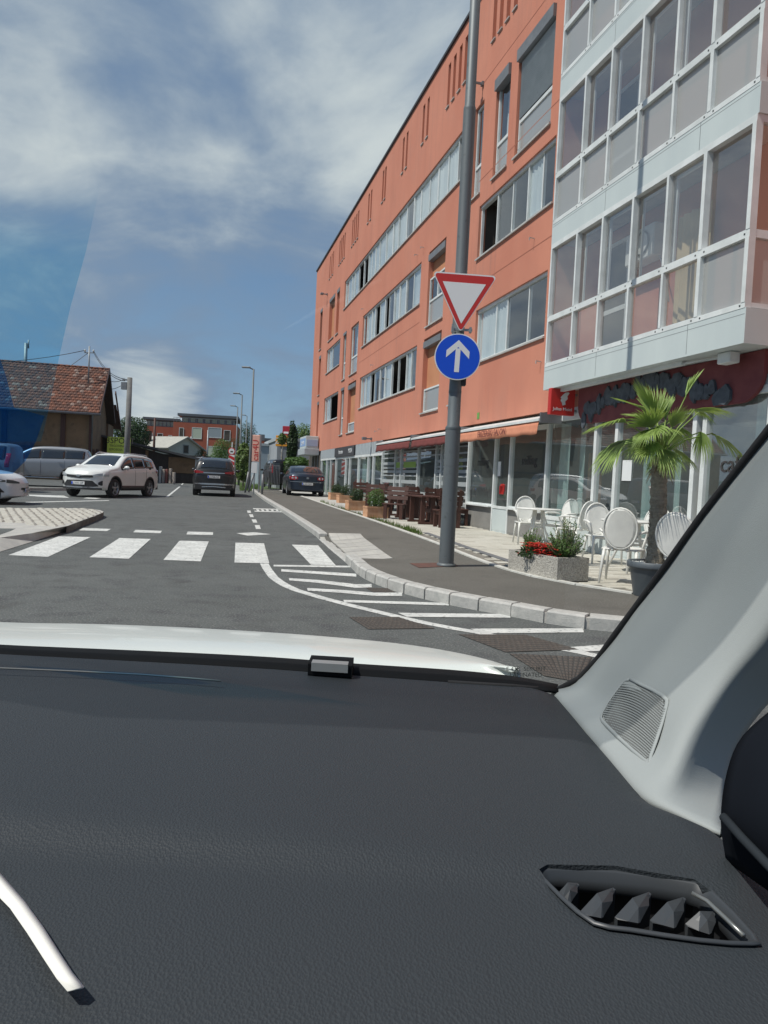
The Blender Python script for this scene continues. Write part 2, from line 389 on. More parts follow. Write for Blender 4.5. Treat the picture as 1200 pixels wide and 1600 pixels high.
m = MB(); m.grid([[tuple(SN(s, n, .012)) for n in (3.3, 5, 9)] for s in (48, 55, 65, 80)])
m.grid([[tuple(SN(s, n, .012)) for n in (-30, -20, -12.2)] for s in (70, 80, 95, 120)])
struct('grass_verge', m, K['grass'])

kerb_t = [(5.75, 4.1), (5.86, 3.8), (6.15, 3.38), (6.58, 3.10), (7.08, 2.76), (7.69, 2.47), (8.4, 2.27), (9.24, 2.2), (10.2, 2.26), (11.2, 2.33), (13, 2.42), (15.5, 2.56), (19.5, 2.68), (25.3, 2.83), (33.5, 3.0), (47, 3.45)]
kf = smooth_tab(kerb_t)
kpts = [(5.35, 9.0), (5.37, 8.0), (5.40, 7.0), (5.45, 6.0), (5.52, 5.2), (5.62, 4.5)] + [(s/10, kf(s/10)) for s in range(58, 471, 2)]
back_t = [(7.29, 4.82), (8.05, 4.42), (8.9, 4.18), (10.4, 4.2), (12.8, 4.38), (15.2, 4.5), (20.1, 4.66), (28.6, 4.86), (36.3, 5.1), (47, 5.4)]
bf = smooth_tab(back_t)
bpts = [(6.35, 9.0), (6.38, 8.0), (6.45, 7.0), (6.6, 6.0), (6.9, 5.35)] + [(s/10, bf(s/10)) for s in range(73, 471, 2)]
def resample(pts, k):
    L_ = [0.]
    for a, b in zip(pts, pts[1:]): L_.append(L_[-1]+math.dist(a, b))
    out = []
    for i in range(k+1):
        t = L_[-1]*i/k; j = max(0, min(len(pts)-2, next((q for q in range(len(L_)) if L_[q] >= t), len(L_)-1)-1))
        u = (t-L_[j])/(L_[j+1]-L_[j]+1e-9); out.append((pts[j][0]+(pts[j+1][0]-pts[j][0])*u, pts[j][1]+(pts[j+1][1]-pts[j][1])*u))
    return out
WZ = .12
def walk_z(s, n):
    # dropped towards the crossing
    t = max(0, min(1, (2.15-abs(s-12.6))/.4)); t = t*t*(3-2*t); u = max(0, min(1, 1-(n-kf(s))/1.1))
    return WZ-.1*t*u
ka = resample(kpts, 150); 
# pavement: quads from the kerb to the white edge, matched by nearest s
m = MB(); P = []
def back_at(q):
    s, n = q
    if s > 8.5: return (s, bf(s))
    t = (8.5-s)/(8.5-5.35); t = max(0, min(1, t)); 
    return (8.5-(8.5-6.35)*t**1.0 if t < 1 else 6.35, None)
bb = [p for p in bpts]
def near_back(q):
    if q[0] >= 9: return (q[0], bf(q[0]))
    # arc-length matched for the corner
    return None
ci = [i for i, q in enumerate(ka) if q[0] < 9]; kc = [ka[i] for i in ci]
bc = [p for p in bpts if p[0] < 9.05]; bc = resample(bc, max(1, len(kc)-1)) if len(kc) > 1 else bc
rows = []
for i, q in enumerate(ka):
    b = bc[i] if i < len(kc) else (q[0], bf(q[0]))
    rows.append([tuple(SN(q[0]+(b[0]-q[0])*t, q[1]+(b[1]-q[1])*t, walk_z(q[0]+(b[0]-q[0])*t, q[1]+(b[1]-q[1])*t)-.004)) for t in [k/10 for k in range(11)]])
m.grid(rows)
struct('pavement', m, K['asphalt_walk'])
# kerb stones along the edge
ko = thing('kerb', 'pale granite kerb curving round the corner of the asphalt pavement', 'kerb'); ko['kind'] = 'structure'
stones = resample(kpts, 126); rnd = random.Random(3)
for i in range(len(stones)-1):
    a, b = stones[i], stones[i+1]
    if 10.65 < a[0] < 14.6: hgt = .02
    else: hgt = .125
    ha = min(hgt, .125); 
    tx, tn = b[0]-a[0], b[1]-a[1]; l = math.hypot(tx, tn); tx /= l; tn /= l; nx, nn = -tn, tx      # towards pavement side
    if nn < 0 and a[0] > 7: nx, nn = -nx, -nn
    g = .007; e = rnd.uniform(-.004, .004)
    mm = MB()
    def q(al, ac, z): 
        return tuple(SN(a[0]+tx*al+nx*ac, a[1]+tn*al+nn*ac, z))
    l0, l1 = g, l-g; w0, w1 = -.10+e, .06; c = .018
    vs = []
    for z, cc in ((-.03, 0), (ha-c, 0), (ha+e*.5, c)):
        vs += [q(l0+cc*.4, w0+cc*1.4, z), q(l1-cc*.4, w0+cc*1.4, z), q(l1-cc*.4, w1, z), q(l0+cc*.4, w1, z)]
    mm.add(vs, [(0,1,5,4),(1,2,6,5),(2,3,7,6),(3,0,4,7),(4,5,9,8),(5,6,10,9),(6,7,11,10),(7,4,8,11),(8,9,10,11)])
    part('kerb_stone', mm, K['kerb'], ko)
m = MB(); m.grid([[tuple(SN(s+ds, n+dn, .03)) for ds, dn in ((-.05, -.03), (.05, .03))] for s, n in resample(kpts, 100)])
# mortar bed under the stones
rows = []
for (a, b) in zip(ka, ka[1:]+[None]):
    if b is None: break
    tx, tn = b[0]-a[0], b[1]-a[1]; l = math.hypot(tx, tn); nx, nn = -tn/l, tx/l
    if nn < 0 and a[0] > 7: nx, nn = -nx, -nn
    hz = .008 if 10.6 < a[0] < 14.7 else .1
    rows.append([tuple(SN(a[0]+nx*w, a[1]+nn*w, z)) for w, z in ((-.085, -.01), (-.085, hz), (.055, hz))])
m = MB(); m.grid(rows, False); part('kerb_mortar', m, K['concrete'], ko)
# terrace of pale pavers between the white edge and the block
m = MB(); rows = []
bk = resample(bpts, 120)
for q in bk: rows.append([tuple(SN(q[0]+(q[0]*1.0-q[0])*t, q[1]+(max(FD+.3, 9.2 if q[0] < 7.4 else FD+.3)-q[1])*t, .105)) for t in (0, .25, .5, .75, 1)])
m.grid(rows); m.grid([[tuple(SN(s, n, .104)) for n in (5.2, 7.4, 12)] for s in (6.3, 7.0, 8.0)])
terrace = struct('paved_terrace', m, K['mortar'])
rnd = random.Random(5); pav = []
s = 6.6
row = 0
while s < 20.5:
    n = 4.0 + (0.2 if row % 2 else 0)
    while n < 7.0:
        if n > (bf(s+.1) if s > 7.3 else interp([(6.3, 9), (6.45, 7.0), (6.6, 6.2), (6.9, 5.45), (7.3, 4.9)], s))+.16: pav.append((s, n))
        n += .4
    s += .2; row += 1
pav.sort()
def paver_mesh(mm, s, n, e):
    g = .006; z = .118+e
    vs = [tuple(SN(s+a, n+b, zz)) for zz, k in ((.10, 0), (z-.004, 0), (z, .004)) for a, b in ((g+k, g+k), (.2-g-k, g+k), (.2-g-k, .4-g-k), (g+k, .4-g-k))]
    mm.add(vs, [(0,1,5,4),(1,2,6,5),(2,3,7,6),(3,0,4,7),(4,5,9,8),(5,6,10,9),(6,7,11,10),(7,4,8,11),(8,9,10,11)])
rest = MB(); rest2 = MB()
for i, (s, n) in enumerate(pav):
    e = rnd.uniform(-.002, .003)
    if i < 300:
        mm = MB(); paver_mesh(mm, s, n, e); part('paver', mm, K['paver'] if rnd.random() < .7 else K['paver2'], terrace)
    else: paver_mesh(rest if rnd.random() < .7 else rest2, s, n, e)
o = part('paver_field', rest, K['paver'], terrace); o['kind'] = 'stuff'
o = part('paver_field', rest2, K['paver2'], terrace); o['kind'] = 'stuff'
m = MB(); m.grid([[tuple(SN(s, n, .117)) for n in (5.0+.0*s, 6, 7, FD)] for s in range(20, 48, 3)])
part('gravel_strip', m, K['concrete'], terrace)
# white concrete edging
eo = thing('edging', 'white concrete edging between the asphalt pavement and the paved terrace', 'edging'); eo['kind'] = 'structure'
es = resample(bpts, 60)
for a, b in zip(es, es[1:]):
    tx, tn = b[0]-a[0], b[1]-a[1]; l = math.hypot(tx, tn); tx /= l; tn /= l; nx, nn = (-tn, tx) if tx > 0 else (-tn, tx)
    mm = MB(); vs = []
    for z in (.08, .135):
        vs += [tuple(SN(a[0]+tx*u+nx*w, a[1]+tn*u+nn*w, z)) for u, w in ((.004, -.04), (l-.004, -.04), (l-.004, .05), (.004, .05))]
    mm.add(vs, [(0,1,5,4),(1,2,6,5),(2,3,7,6),(3,0,4,7),(4,5,6,7)])
    part('edging_stone', mm, K['whitekerb'], eo)
# drain channel in the terrace
m = MB(); m.box(0, 1, 0, 1, 0, 1) if False else None
cp = [G(640, 833, .125), G(711, 855, .125), G(790, 884, .125)]
cp = [Vector(SN(15.6, 4.95, .121)), Vector(SN(12.5, 4.75, .121)), Vector(SN(9.6, 4.62, .121))]
for a, b in zip(cp, cp[1:]): m.bar(a, b, .12, .016)
part('drain_channel', m, K['greybox'], terrace)
# pole base patch in red-brown clay
m = MB(); quad = [G(640, 880, .122), G(707, 878.5, .122), G(716, 884, .122), G(655, 887, .122)]
m.add([tuple(q) for q in quad], [(0, 1, 2, 3)]); part('clay_patch', m, mat('clay', (.14, .06, .045), .95, var=(.09, .05, .04), vscale=12), bpy.data.objects['pavement'])
# ramp of ribbed pale slabs at the crossing
rp = [G(513, 841, .02), G(563, 836, .10), G(614, 868.5, .125), G(556, 878, .03)]
rm = MB(); cols = 14; rws = 10
def bil(u, v):
    p = rp[0]*(1-u)*(1-v)+rp[1]*u*(1-v)+rp[2]*u*v+rp[3]*(1-u)*v
    return Vector((p.x, p.y, gz(p.y)+walk_z(p.dot(dS), p.dot(nS))+.006))
pk = thing('tactile_ramp', 'pale tactile slabs sloping down from the pavement to the zebra crossing', 'tactile paving'); pk['kind'] = 'structure'
for i in range(4):
    for j in range(6):
        mm = MB(); u0, u1, v0, v1 = i/4+.003, (i+1)/4-.003, j/6+.003, (j+1)/6-.003
        top = [bil(u, v)+Vector((0, 0, .004)) for u, v in ((u0, v0), (u1, v0), (u1, v1), (u0, v1))]
        mm.add([tuple(p-Vector((0, 0, .05))) for p in top]+[tuple(p) for p in top], [(4,5,6,7),(0,1,5,4),(1,2,6,5),(2,3,7,6),(3,0,4,7)])
        for a in range(4):
            for b in range(4):
                uu = u0+(u1-u0)*(a+.5)/4; vv = v0+(v1-v0)*(b+.5)/4; c = bil(uu, vv)+Vector((0, 0, .004)); r = .022
                mm.add([tuple(c+Vector((x*r, y*r, 0))) for x, y in ((-1,-1),(1,-1),(1,1),(-1,1))]+[tuple(c+Vector((x*r*.6, y*r*.6, .006))) for x, y in ((-1,-1),(1,-1),(1,1),(-1,1))], [(4,5,6,7),(0,1,5,4),(1,2,6,5),(2,3,7,6),(3,0,4,7)])
        part('tactile_slab', mm, K['concrete'], pk)
# road markings (thin sheets of paint on the road)
def paint(name, quads, z=.004, mt=None, par=None, thick=False):
    out = []
    for q in quads:
        mm = MB(); pts = [G(x, y, z) for x, y in q]
        mm.add([tuple(p) for p in pts], [tuple(range(len(pts)))])
        out.append(part(name, mm, mt or K['paint'], par or road))
    return out
z6 = lambda q: [(x*.375, 760+y*.375) for x, y in q]
paint('zebra_stripe', [z6([(245,208),(378,211),(200,293),(35,286)]), z6([(498,215),(628,219),(537,301),(372,295)]), z6([(748,226),(870,229),(836,312),(681,306)]), z6([(981,234),(1100,237),(1122,320),(977,317)])])
paint('zebra_stripe', [[(456,851),(497,852),(524.7,883.5),(486,882.5)]])
paint('give_way_dash', [z6([(345,173),(462,177),(445,186),(328,183)]), z6([(565,181),(675,185),(668,195),(555,191)]), z6([(782,188),(888,191),(887,202),(777,200)]), z6([(985,195),(1060,191),(1130,199),(1030,205)])])
paint('lane_dash', [[(385.8,797.7),(391.4,797.7),(392.5,801.3),(387,801.3)], [(389,803.6),(395,803.6),(396.5,808),(391,808)], [(393,811.5),(400,811.5),(402,816.5),(395.6,816.5)], [(398,820.5),(405.5,820.5),(407.5,826.5),(400,826.5)]])
paint('bus_bay_mark', [[(395,794),(437,795.3),(438.5,796.4),(396,795.4)], [(397,798),(440.5,799.2),(442,800.4),(398,799.4)]])
for k in range(5): paint('bus_bay_mark', [[(400+k*7.5, 795.8), (404+k*7.5, 796), (405.6+k*7.5, 798.4), (401.6+k*7.5, 798.2)]])
paint('centre_line', [[(279.6,760.2),(282.3,760.2),(262.5,776.6),(258.4,776.6)], [(285.6,754.4),(287.4,754.4),(285,757.6),(282.6,757.6)], [(290.4,750),(292,750),(290.4,752.6),(288.6,752.6)], [(294,747.4),(295.3,747.4),(293.8,748.9),(292.4,748.9)]])
paint('side_road_line', [[(45,772.8),(100,774.4),(108,777.8),(70,776.6),(46,774.8)], [(40,784.2),(170,781.6),(171,782.4),(40,785.4)], [(140,776.3),(158,778.2),(150,779.6),(130,778.6)]])
# corner hatching: sweeping border line and bars
hp = [(413,880.5),(417,888),(422,895),(427,901.5),(436,908.5),(447,915),(463,922),(483,928),(505,934.5),(530,941),(557,948),(586.7,955),(625,964.3),(669,974),(705,981),(741.7,987),(780,994.6),(819,1002),(858,1010),(896.7,1017),(935,1025),(980,1036)]
gp = [G(x, y, .004) for x, y in hp]; mm = MB(); rows = []
for i, p in enumerate(gp):
    t = (gp[min(i+1, len(gp)-1)]-gp[max(i-1, 0)]).normalized(); nn_ = Vector((-t.y, t.x, 0)); rows.append([tuple(p-nn_*.06), tuple(p+nn_*.06)])
mm.grid(rows, False); part('hatch_border', mm, K['paint'], road)
z1 = lambda q: [(380+x*.5167, 760+y*.5167) for x, y in q]
for q in (z1([(92,237),(322,240),(323,245),(92,242)]), z1([(115,250),(342,264),(342,273),(115,257)]), z1([(138,277),(230,283),(310,292),(340,296),(388,295),(389,305),(340,307),(300,301),(220,291),(140,284)]),
          z1([(193,307),(300,313),(400,321),(480,321),(481,331),(400,331),(300,322),(195,315)]), z1([(303,343),(622,352),(622,360),(305,350)]), z1([(468,382),(808,386),(808,397),(495,394)]), z1([(688,430),(1028,429),(1030,441),(720,444)]), z1([(968,487),(1112,477),(1108,496),(1000,500)])):
    mm = MB(); pts = [G(x, y, .0045) for x, y in q]; n_ = len(pts)
    mm.add([tuple(p) for p in pts], [tuple(range(n_))]); part('hatch_bar', mm, K['paint'], road)
# iron grates in the road
def grate(q, nx, ny, label):
    g4 = [G(x, y, .004) for x, y in q]
    t = thing('manhole_grate', label, 'grate', tuple(g4[0])); t['group'] = 'iron grates set in the road by the kerb'
    bl = lambda u, v, z: tuple(g4[0]*(1-u)*(1-v)+g4[1]*u*(1-v)+g4[2]*u*v+g4[3]*(1-u)*v+Vector((0, 0, z)))
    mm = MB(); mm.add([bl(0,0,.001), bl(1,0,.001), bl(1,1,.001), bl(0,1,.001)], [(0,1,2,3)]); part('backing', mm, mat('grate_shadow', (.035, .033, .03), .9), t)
    mm = MB()
    for i in range(nx):
        for j in range(ny):
            u0, u1, v0, v1 = (i+.12)/nx, (i+.88)/nx, (j+.15)/ny, (j+.85)/ny
            mm.add([bl(u0,v0,.001), bl(u1,v0,.001), bl(u1,v1,.001), bl(u0,v1,.001), bl(u0+.2/nx,v0+.2/ny,.006), bl(u1-.2/nx,v0+.2/ny,.006), bl(u1-.2/nx,v1-.2/ny,.006), bl(u0+.2/nx,v1-.2/ny,.006)], [(4,5,6,7),(0,1,5,4),(1,2,6,5),(2,3,7,6),(3,0,4,7)])
    o = part('cast_knobs', mm, K['rust'], t); o['kind'] = 'stuff'
grate([(545,964),(622,964),(680,982),(575,983)], 14, 8, 'small rusty iron grate in the road beyond the white bonnet edge')
grate([(716,991),(820,991.5),(905,1015),(790,1019)], 14, 9, 'large square iron cover under the curved white border line')
grate([(795,1021),(925,1027),(905,1066),(850,1056)], 14, 9, 'large square iron cover nearest to the corner of the windscreen')
grate([(571,918),(606,919),(618,926),(583,926)], 8, 4, 'dark gully grate against the kerb stones at the corner')
# cobbled island on the left
ip = [(-40,1010),(-40,868),(0,857),(60,840),(97,826.5),(105,821.5),(130,812),(150,805),(160,801),(162,799.6),(155,797),(131,794.3),(60,794),(-40,792)]
inner = [(-200,846,.13),(0,840,.13),(50,833,.13),(104,822,.13)]; outer = [(-260,925,.006),(0,862,.006),(55,845,.006),(101,829.5,.006)]
tip = [(106,821.5),(130,812.5),(150,805.2),(160,801.2),(162,799.3),(155,796.8),(131,794.3),(60,793.8),(0,793.8),(-200,790)]
ipg = [G(x, y, z) for x, y, z in inner]+[G(x, y, .13) for x, y in tip]
mm = MB(); n_ = len(ipg); mm.add([tuple(p) for p in ipg], [tuple(range(n_))])
mm.grid([[tuple(G(*q)) for q in inner], [tuple(G(*q)) for q in outer]], False)
isl = thing('traffic_island', 'raised traffic island of pale cobbles with a concrete rim', 'traffic island', tuple(ipg[4])); isl['kind'] = 'structure'
part('concrete_base', mm, K['concrete'], isl)
mm = MB(); e_ = ipg[3:]
mm.add([tuple(p) for p in e_]+[(p.x, p.y, gz(p.y)-.02) for p in e_], [(i+1, i, len(e_)+i, len(e_)+i+1) for i in range(len(e_)-1)]); q1 = G(*outer[-1]); mm.add([tuple(e_[0]), (e_[0].x, e_[0].y, gz(e_[0].y)-.02), tuple(q1)], [(0, 1, 2)])
part('kerb_face', mm, mat('shaded_kerb', (.16, .155, .14), .9, var=(.1, .1, .09), vscale=6), isl)  # shade on the kerb's side, put into a darker colour
def inside(p, poly):
    c = False; j = len(poly)-1
    for i in range(len(poly)):
        if (poly[i].y > p[1]) != (poly[j].y > p[1]) and p[0] < (poly[j].x-poly[i].x)*(p[1]-poly[i].y)/(poly[j].y-poly[i].y)+poly[i].x: c = not c
        j = i
    return c
cob = [G(x, y, .13) for x, y in [(-200,822),(0,817),(30,818),(55,822),(92,823.5),(103,820),(128,811.5),(148,804.5),(157,801),(158,799.6),(152,797.4),(130,795.2),(60,794.8),(0,794.8),(-200,791)]]
mm = MB(); rnd = random.Random(11)
x0 = min(p.x for p in cob); x1 = max(p.x for p in cob); y0 = min(p.y for p in cob); y1 = max(p.y for p in cob)
iy = 0; y = y0
while y < y1:
    x = max(x0, -22)+(.09 if iy % 2 else 0)
    while x < x1:
        if inside((x, y), cob):
            w = .08+rnd.uniform(-.012, .006); h = .07+rnd.uniform(-.01, .006); cx, cy = x+rnd.uniform(-.012, .012), y+rnd.uniform(-.012, .012); z = .13+gz(cy); t = .022+rnd.uniform(-.006, .008)
            mm.add([(cx-w,cy-h,z),(cx+w,cy-h,z),(cx+w,cy+h,z),(cx-w,cy+h,z),(cx-w*.7,cy-h*.7,z+t),(cx+w*.7,cy-h*.7,z+t),(cx+w*.7,cy+h*.7,z+t),(cx-w*.7,cy+h*.7,z+t)], [(4,5,6,7),(0,1,5,4),(1,2,6,5),(2,3,7,6),(3,0,4,7)])
        x += .19
    y += .17; iy += 1
o = part('cobbles', mm, K['cobble'], isl); o['kind'] = 'stuff'
mm = MB(); pts = [G(x, y, .128) for x, y in [(-200,840),(0,836),(30,826),(36,822),(0,820),(-200,822)]]
mm.add([tuple(p+Vector((0,0,.006))) for p in pts], [tuple(range(len(pts)))]); part('asphalt_patch', mm, K['asphalt'], isl)
# kerb of the side road beyond
sk = thing('kerb', 'low grey kerb of the side road below the parked silver car', 'kerb', tuple(G(45, 768))); sk['kind'] = 'structure'
mm = MB(); a = G(-80, 766, 0); b = G(100, 766.5, 0); mm.bar(a+Vector((0,0,.05)), b+Vector((0,0,.05)), .25, .14); part('kerb_edge', mm, K['concrete'], sk)
# ------------------------------------------------------------ the orange apartment block
blk = thing('apartment_block', 'long orange rendered apartment block with strip windows and shops below', 'building', tuple(BW(28, 0, 0)), TH+pi/2)
blk['kind'] = 'thing'
S1, ZB, ZT = 48.0, 2.855, 14.5
OPEN = []      # s0, s1, z0, z1, kind
for a in [(20.2,38.0,9.98,11.4,'strip'), (24.1,33.1,7.25,8.65,'strip'), (24.15,33.15,4.48,5.88,'strip'), (14.5,18.85,7.27,8.66,'strip'), (14.55,18.7,4.48,5.88,'strip'),
          (17.15,18.05,9.07,11.53,'tallbox'), (14.83,16.7,9.05,11.55,'shutter'), (21.55,23.25,6.3,8.7,'recA'), (21.55,23.35,3.52,5.92,'recB'),
          (19.75,20.5,6.3,8.7,'slim'), (19.75,20.6,3.55,5.9,'slim'), (18.9,19.55,9.05,11.5,'tall'), (44.95,45.75,9.1,11.57,'slimd'), (40.75,42.5,9.08,11.48,'infill'), (39.35,40.15,9.05,11.48,'infill'),
          (38.57,42.8,7.27,8.62,'square'), (36.88,37.7,6.3,8.7,'slim'), (34.0,35.75,6.3,8.63,'tall'), (44.8,45.5,6.3,8.7,'infill'), (44.8,45.45,3.55,5.9,'infill'),
          (38.5,42.9,4.46,5.86,'square'), (36.85,37.7,3.5,5.89,'slim'), (34.0,35.8,3.5,5.9,'recC')]: OPEN.append(a)
SL = [22.07,21.58,21.07,20.6, 24.7,24.2, 27.25,26.75, 30.35,29.95, 33.0,32.5, 36.55,36.1,35.65,35.2, 39.95,39.45,39.0,38.55, 42.95,42.4,41.9, 18.45,18.0,17.55,17.1]
for c in SL: OPEN.append((c-.12, c+.12, 12.77, 14.07, 'slit'))
BAY = (7.95, 13.32, 3.2, ZT)
HOLES = [o[:4] for o in OPEN]+[BAY]
def wall_cells(s0, s1, z0, z1, holes):
    S = sorted({s0, s1, *[h[0] for h in holes], *[h[1] for h in holes]}); Z = sorted({z0, z1, *[h[2] for h in holes], *[h[3] for h in holes]})
    S = [x for x in S if s0 <= x <= s1]; Z = [x for x in Z if z0 <= x <= z1]
    for a, b in zip(S, S[1:]):
        run = None
        for c, d_ in zip(Z, Z[1:]):
            cs, cz = (a+b)/2, (c+d_)/2; h = any(q[0] < cs < q[1] and q[2] < cz < q[3] for q in holes)
            if h:
                if run: yield (a, b, run[0], run[1]); run = None
            else: run = (run[0], d_) if run else (c, d_)
        if run: yield (a, b, run[0], run[1])
m = MB(BW); DEP = .2
for a, b, c, e in wall_cells(0, S1, ZB, ZT, HOLES): m.add([(a,0,c),(b,0,c),(b,0,e),(a,0,e)], [(3,2,1,0)])
for a, b, c, e, k in OPEN:
    d_ = .14 if k == 'slit' else DEP
    m.add([(a,0,c),(b,0,c),(b,0,e),(a,0,e),(a,-d_,c),(b,-d_,c),(b,-d_,e),(a,-d_,e)], [(0,1,5,4),(1,2,6,5),(2,3,7,6),(3,0,4,7)])
m.add([(S1,0,0),(S1,-12,0),(S1,-12,ZT),(S1,0,ZT),(S1,0,ZB)], [(0,1,2,3,4)])
m.add([(0,-12,0),(0,-12,ZT),(S1,-12,ZT),(S1,-12,0)], [(0,1,2,3)]); m.add([(0,0,0),(0,-12,0),(0,-12,ZT),(0,0,ZT)], [(3,2,1,0)])
m.add([(0,-.001,ZB),(S1,-.001,ZB),(S1,-.14,ZB),(0,-.14,ZB)], [(0,1,2,3)])
part('wall', m, K['stucco'], blk)
m = MB(BW); m.add([(0,0,ZT-.02),(S1,0,ZT-.02),(S1,-12,ZT-.02),(0,-12,ZT-.02)], [(0,1,2,3)]); part('roof', m, K['greybox'], blk)
m = MB(BW); m.box(0, S1+.05, -.35, .06, ZT, ZT+.09); m.box(S1-.3, S1+.06, -12, -.36, ZT, ZT+.09); part('roof_coping', m, mat('dark_coping', (.035, .035, .04), .6), blk)
# fine render joints scored along the floor lines
m = MB(BW)
for z, a, b in ((6.55, 13.4, 21), (9.35, 13.4, 19), (6.6, 24, 33.5), (11.95, 13.4, 19)): m.box(a, b, .001, .004, z, z+.018)
part('render_joint', m, mat('joint', (.38, .14, .09), .9), blk)
rnd = random.Random(21)
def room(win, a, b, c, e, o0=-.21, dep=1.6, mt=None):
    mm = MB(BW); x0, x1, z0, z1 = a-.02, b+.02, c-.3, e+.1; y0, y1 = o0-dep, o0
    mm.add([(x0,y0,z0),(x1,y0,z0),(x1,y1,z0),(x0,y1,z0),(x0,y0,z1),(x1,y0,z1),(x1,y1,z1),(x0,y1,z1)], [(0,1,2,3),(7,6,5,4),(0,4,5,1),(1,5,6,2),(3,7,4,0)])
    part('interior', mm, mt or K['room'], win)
def frame_rect(mm, a, b, c, e, w, o0, o1):
    mm.box(a, a+w, o0, o1, c, e); mm.box(b-w, b, o0, o1, c, e); mm.box(a+w, b-w, o0, o1, c, c+w); mm.box(a+w, b-w, o0, o1, e-w, e)
def pane(win, a, b, c, e, o, mt=None, nm='pane', tilt=0):
    mm = MB(BW); t = .006
    mm.add([(a,o,c),(b,o+tilt,c),(b,o+tilt,e),(a,o,e)], [(3,2,1,0)])
    return part(nm, mm, mt or K['glass'], win)
def curtain(win, a, b, c, e, o, mt=None, amp=.025):
    n = max(6, int((b-a)/.05)); rows = [[(a+(b-a)*i/n, o+amp*sin(i*1.9+rnd.random()*.8), z) for i in range(n+1)] for z in (c, e)]
    mm = MB(BW); mm.grid(rows); return part('curtain', mm, mt or K['curtain'], win)
def sill(win, a, b, c):
    mm = MB(BW); mm.add([(a-.03,-.16,c+.02),(b+.03,-.16,c+.02),(b+.03,.05,c-.004),(a-.03,.05,c-.004),(a-.03,-.16,c-.015),(b+.03,-.16,c-.015),(b+.03,.05,c-.045),(a-.03,.05,c-.045)], [(0,1,2,3),(7,6,5,4),(3,2,6,7),(0,3,7,4),(2,1,5,6)])
    part('sill', mm, K['sill'], win)
def window(a, b, c, e, kind):
    mm = MB(BW); o0, o1 = -.14, -.07
    if kind in ('strip', 'square'):
        xs = [a+.02]
        if kind == 'square': xs = [a+.02, a+(b-a)*.62, a+(b-a)*.8, b-.02]
        else:
            while xs[-1] < b-.6: xs.append(xs[-1]+rnd.choice((.62, .78, .9, .95, 1.1)))
            k = (b-.02-xs[0])/(xs[-1]-xs[0]); xs = [xs[0]+(x-xs[0])*k for x in xs]
        mm.box(a, b, o0-.02, o1+.02, c, c+.06); mm.box(a, b, o0-.02, o1+.02, e-.07, e); mm.box(a, a+.05, o0, o1, c+.06, e-.07); mm.box(b-.05, b, o0, o1, c+.06, e-.07)
        gaps = []
        for i, x in enumerate(xs[1:-1]):
            w = rnd.choice((.045, .05, .09)); off = rnd.choice((0, -.02)); mm.box(x-w/2, x+w/2, o0+off, o1+off, c+.06, e-.07)
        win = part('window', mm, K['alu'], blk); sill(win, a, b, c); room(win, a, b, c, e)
        for i in range(len(xs)-1):
            x0, x1 = xs[i]+.02, xs[i+1]-.02
            opened = (kind == 'strip' and rnd.random() < .15) or (kind == 'square' and i == 0 and c < 6)
            if a < 14.6 and c > 7 and i == len(xs)-2: opened = True
            if a == 20.2 and i == 0: opened = True
            if not opened: pane(win, x0, x1, c+.06, e-.07, -.10-.01*(i % 2))
            if not opened and rnd.random() < .66 and not kind == 'square': curtain(win, x0-.03, x1+.03, c+.03, e, -.145, amp=.018)
            if kind == 'square' and i > 0: curtain(win, x0, x1, c+.03, e, -.145, amp=.018)
        return
    if kind == 'slit':
        mm.add([(a,-.14,c),(b,-.14,c),(b,-.14,e),(a,-.14,e)], [(3,2,1,0)]); win = part('vent_slit', mm, K['infill'], blk)
        q = MB(BW); q.box(a-.02, b+.02, -.13, .04, c-.03, c); part('sill', q, K['sill'], win); return
    if kind in ('infill', 'slimd'):
        mm.add([(a,-DEP+.02,c),(b,-DEP+.02,c),(b,-DEP+.02,e-.2),(a,-DEP+.02,e-.2)], [(3,2,1,0)]); win = part('filled_recess', mm, K['infill'] if kind == 'infill' else K['room'], blk)
        q = MB(BW); q.box(a+.01, b-.01, -DEP, .02, e-.2, e-.02); part('shutter_box', q, K['greybox'], win); sill(win, a, b, c); return
    if kind in ('recA', 'recB', 'recC'):
        zt = {'recA': 7.85, 'recB': 4.3, 'recC': 3.98}[kind]
        q = MB(BW); q.add([(a,-DEP+.04,zt),(b,-DEP+.04,zt),(b,-DEP+.04,e),(a,-DEP+.04,e)], [(3,2,1,0)])
        frame_rect(mm, a+.02, b-.02, c+.02, zt, .05, o0, o1)
        if kind == 'recA': mm.box(a+.07, b-.07, o0, o1, 7.08, 7.14); mm.box((a+b)/2-.03, (a+b)/2+.03, o0, o1, 7.14, zt-.05)
        win = part('window', mm, K['alu'], blk); part('infill_panel', q, K['infill'], win); sill(win, a, b, c); room(win, a, b, c, e)
        q = MB(BW); q.box(a+.02, b-.02, -.15, .03, e-.3, e-.1); part('shutter_box', q, K['greybox'], win)
        if kind == 'recA': pane(win, a+.07, b-.07, 7.14, zt-.05, -.10); pane(win, a+.07, b-.07, c+.07, 7.08, -.10, K['frost'])
        else: pane(win, a+.07, b-.07, c+.07, zt-.05, -.10, K['frost'])
        return
    # tall windows: shutter box, upper light, frosted lower light
    zm = c+.83 if kind != 'slim' else c+.85
    frame_rect(mm, a+.02, b-.02, c+.02, e-.02, .05, o0, o1); mm.box(a+.07, b-.07, o0, o1, zm-.04, zm+.04)
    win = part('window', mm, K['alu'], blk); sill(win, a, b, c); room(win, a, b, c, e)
    pane(win, a+.07, b-.07, c+.07, zm-.04, -.10, K['frost']); pane(win, a+.07, b-.07, zm+.04, e-.07, -.10)
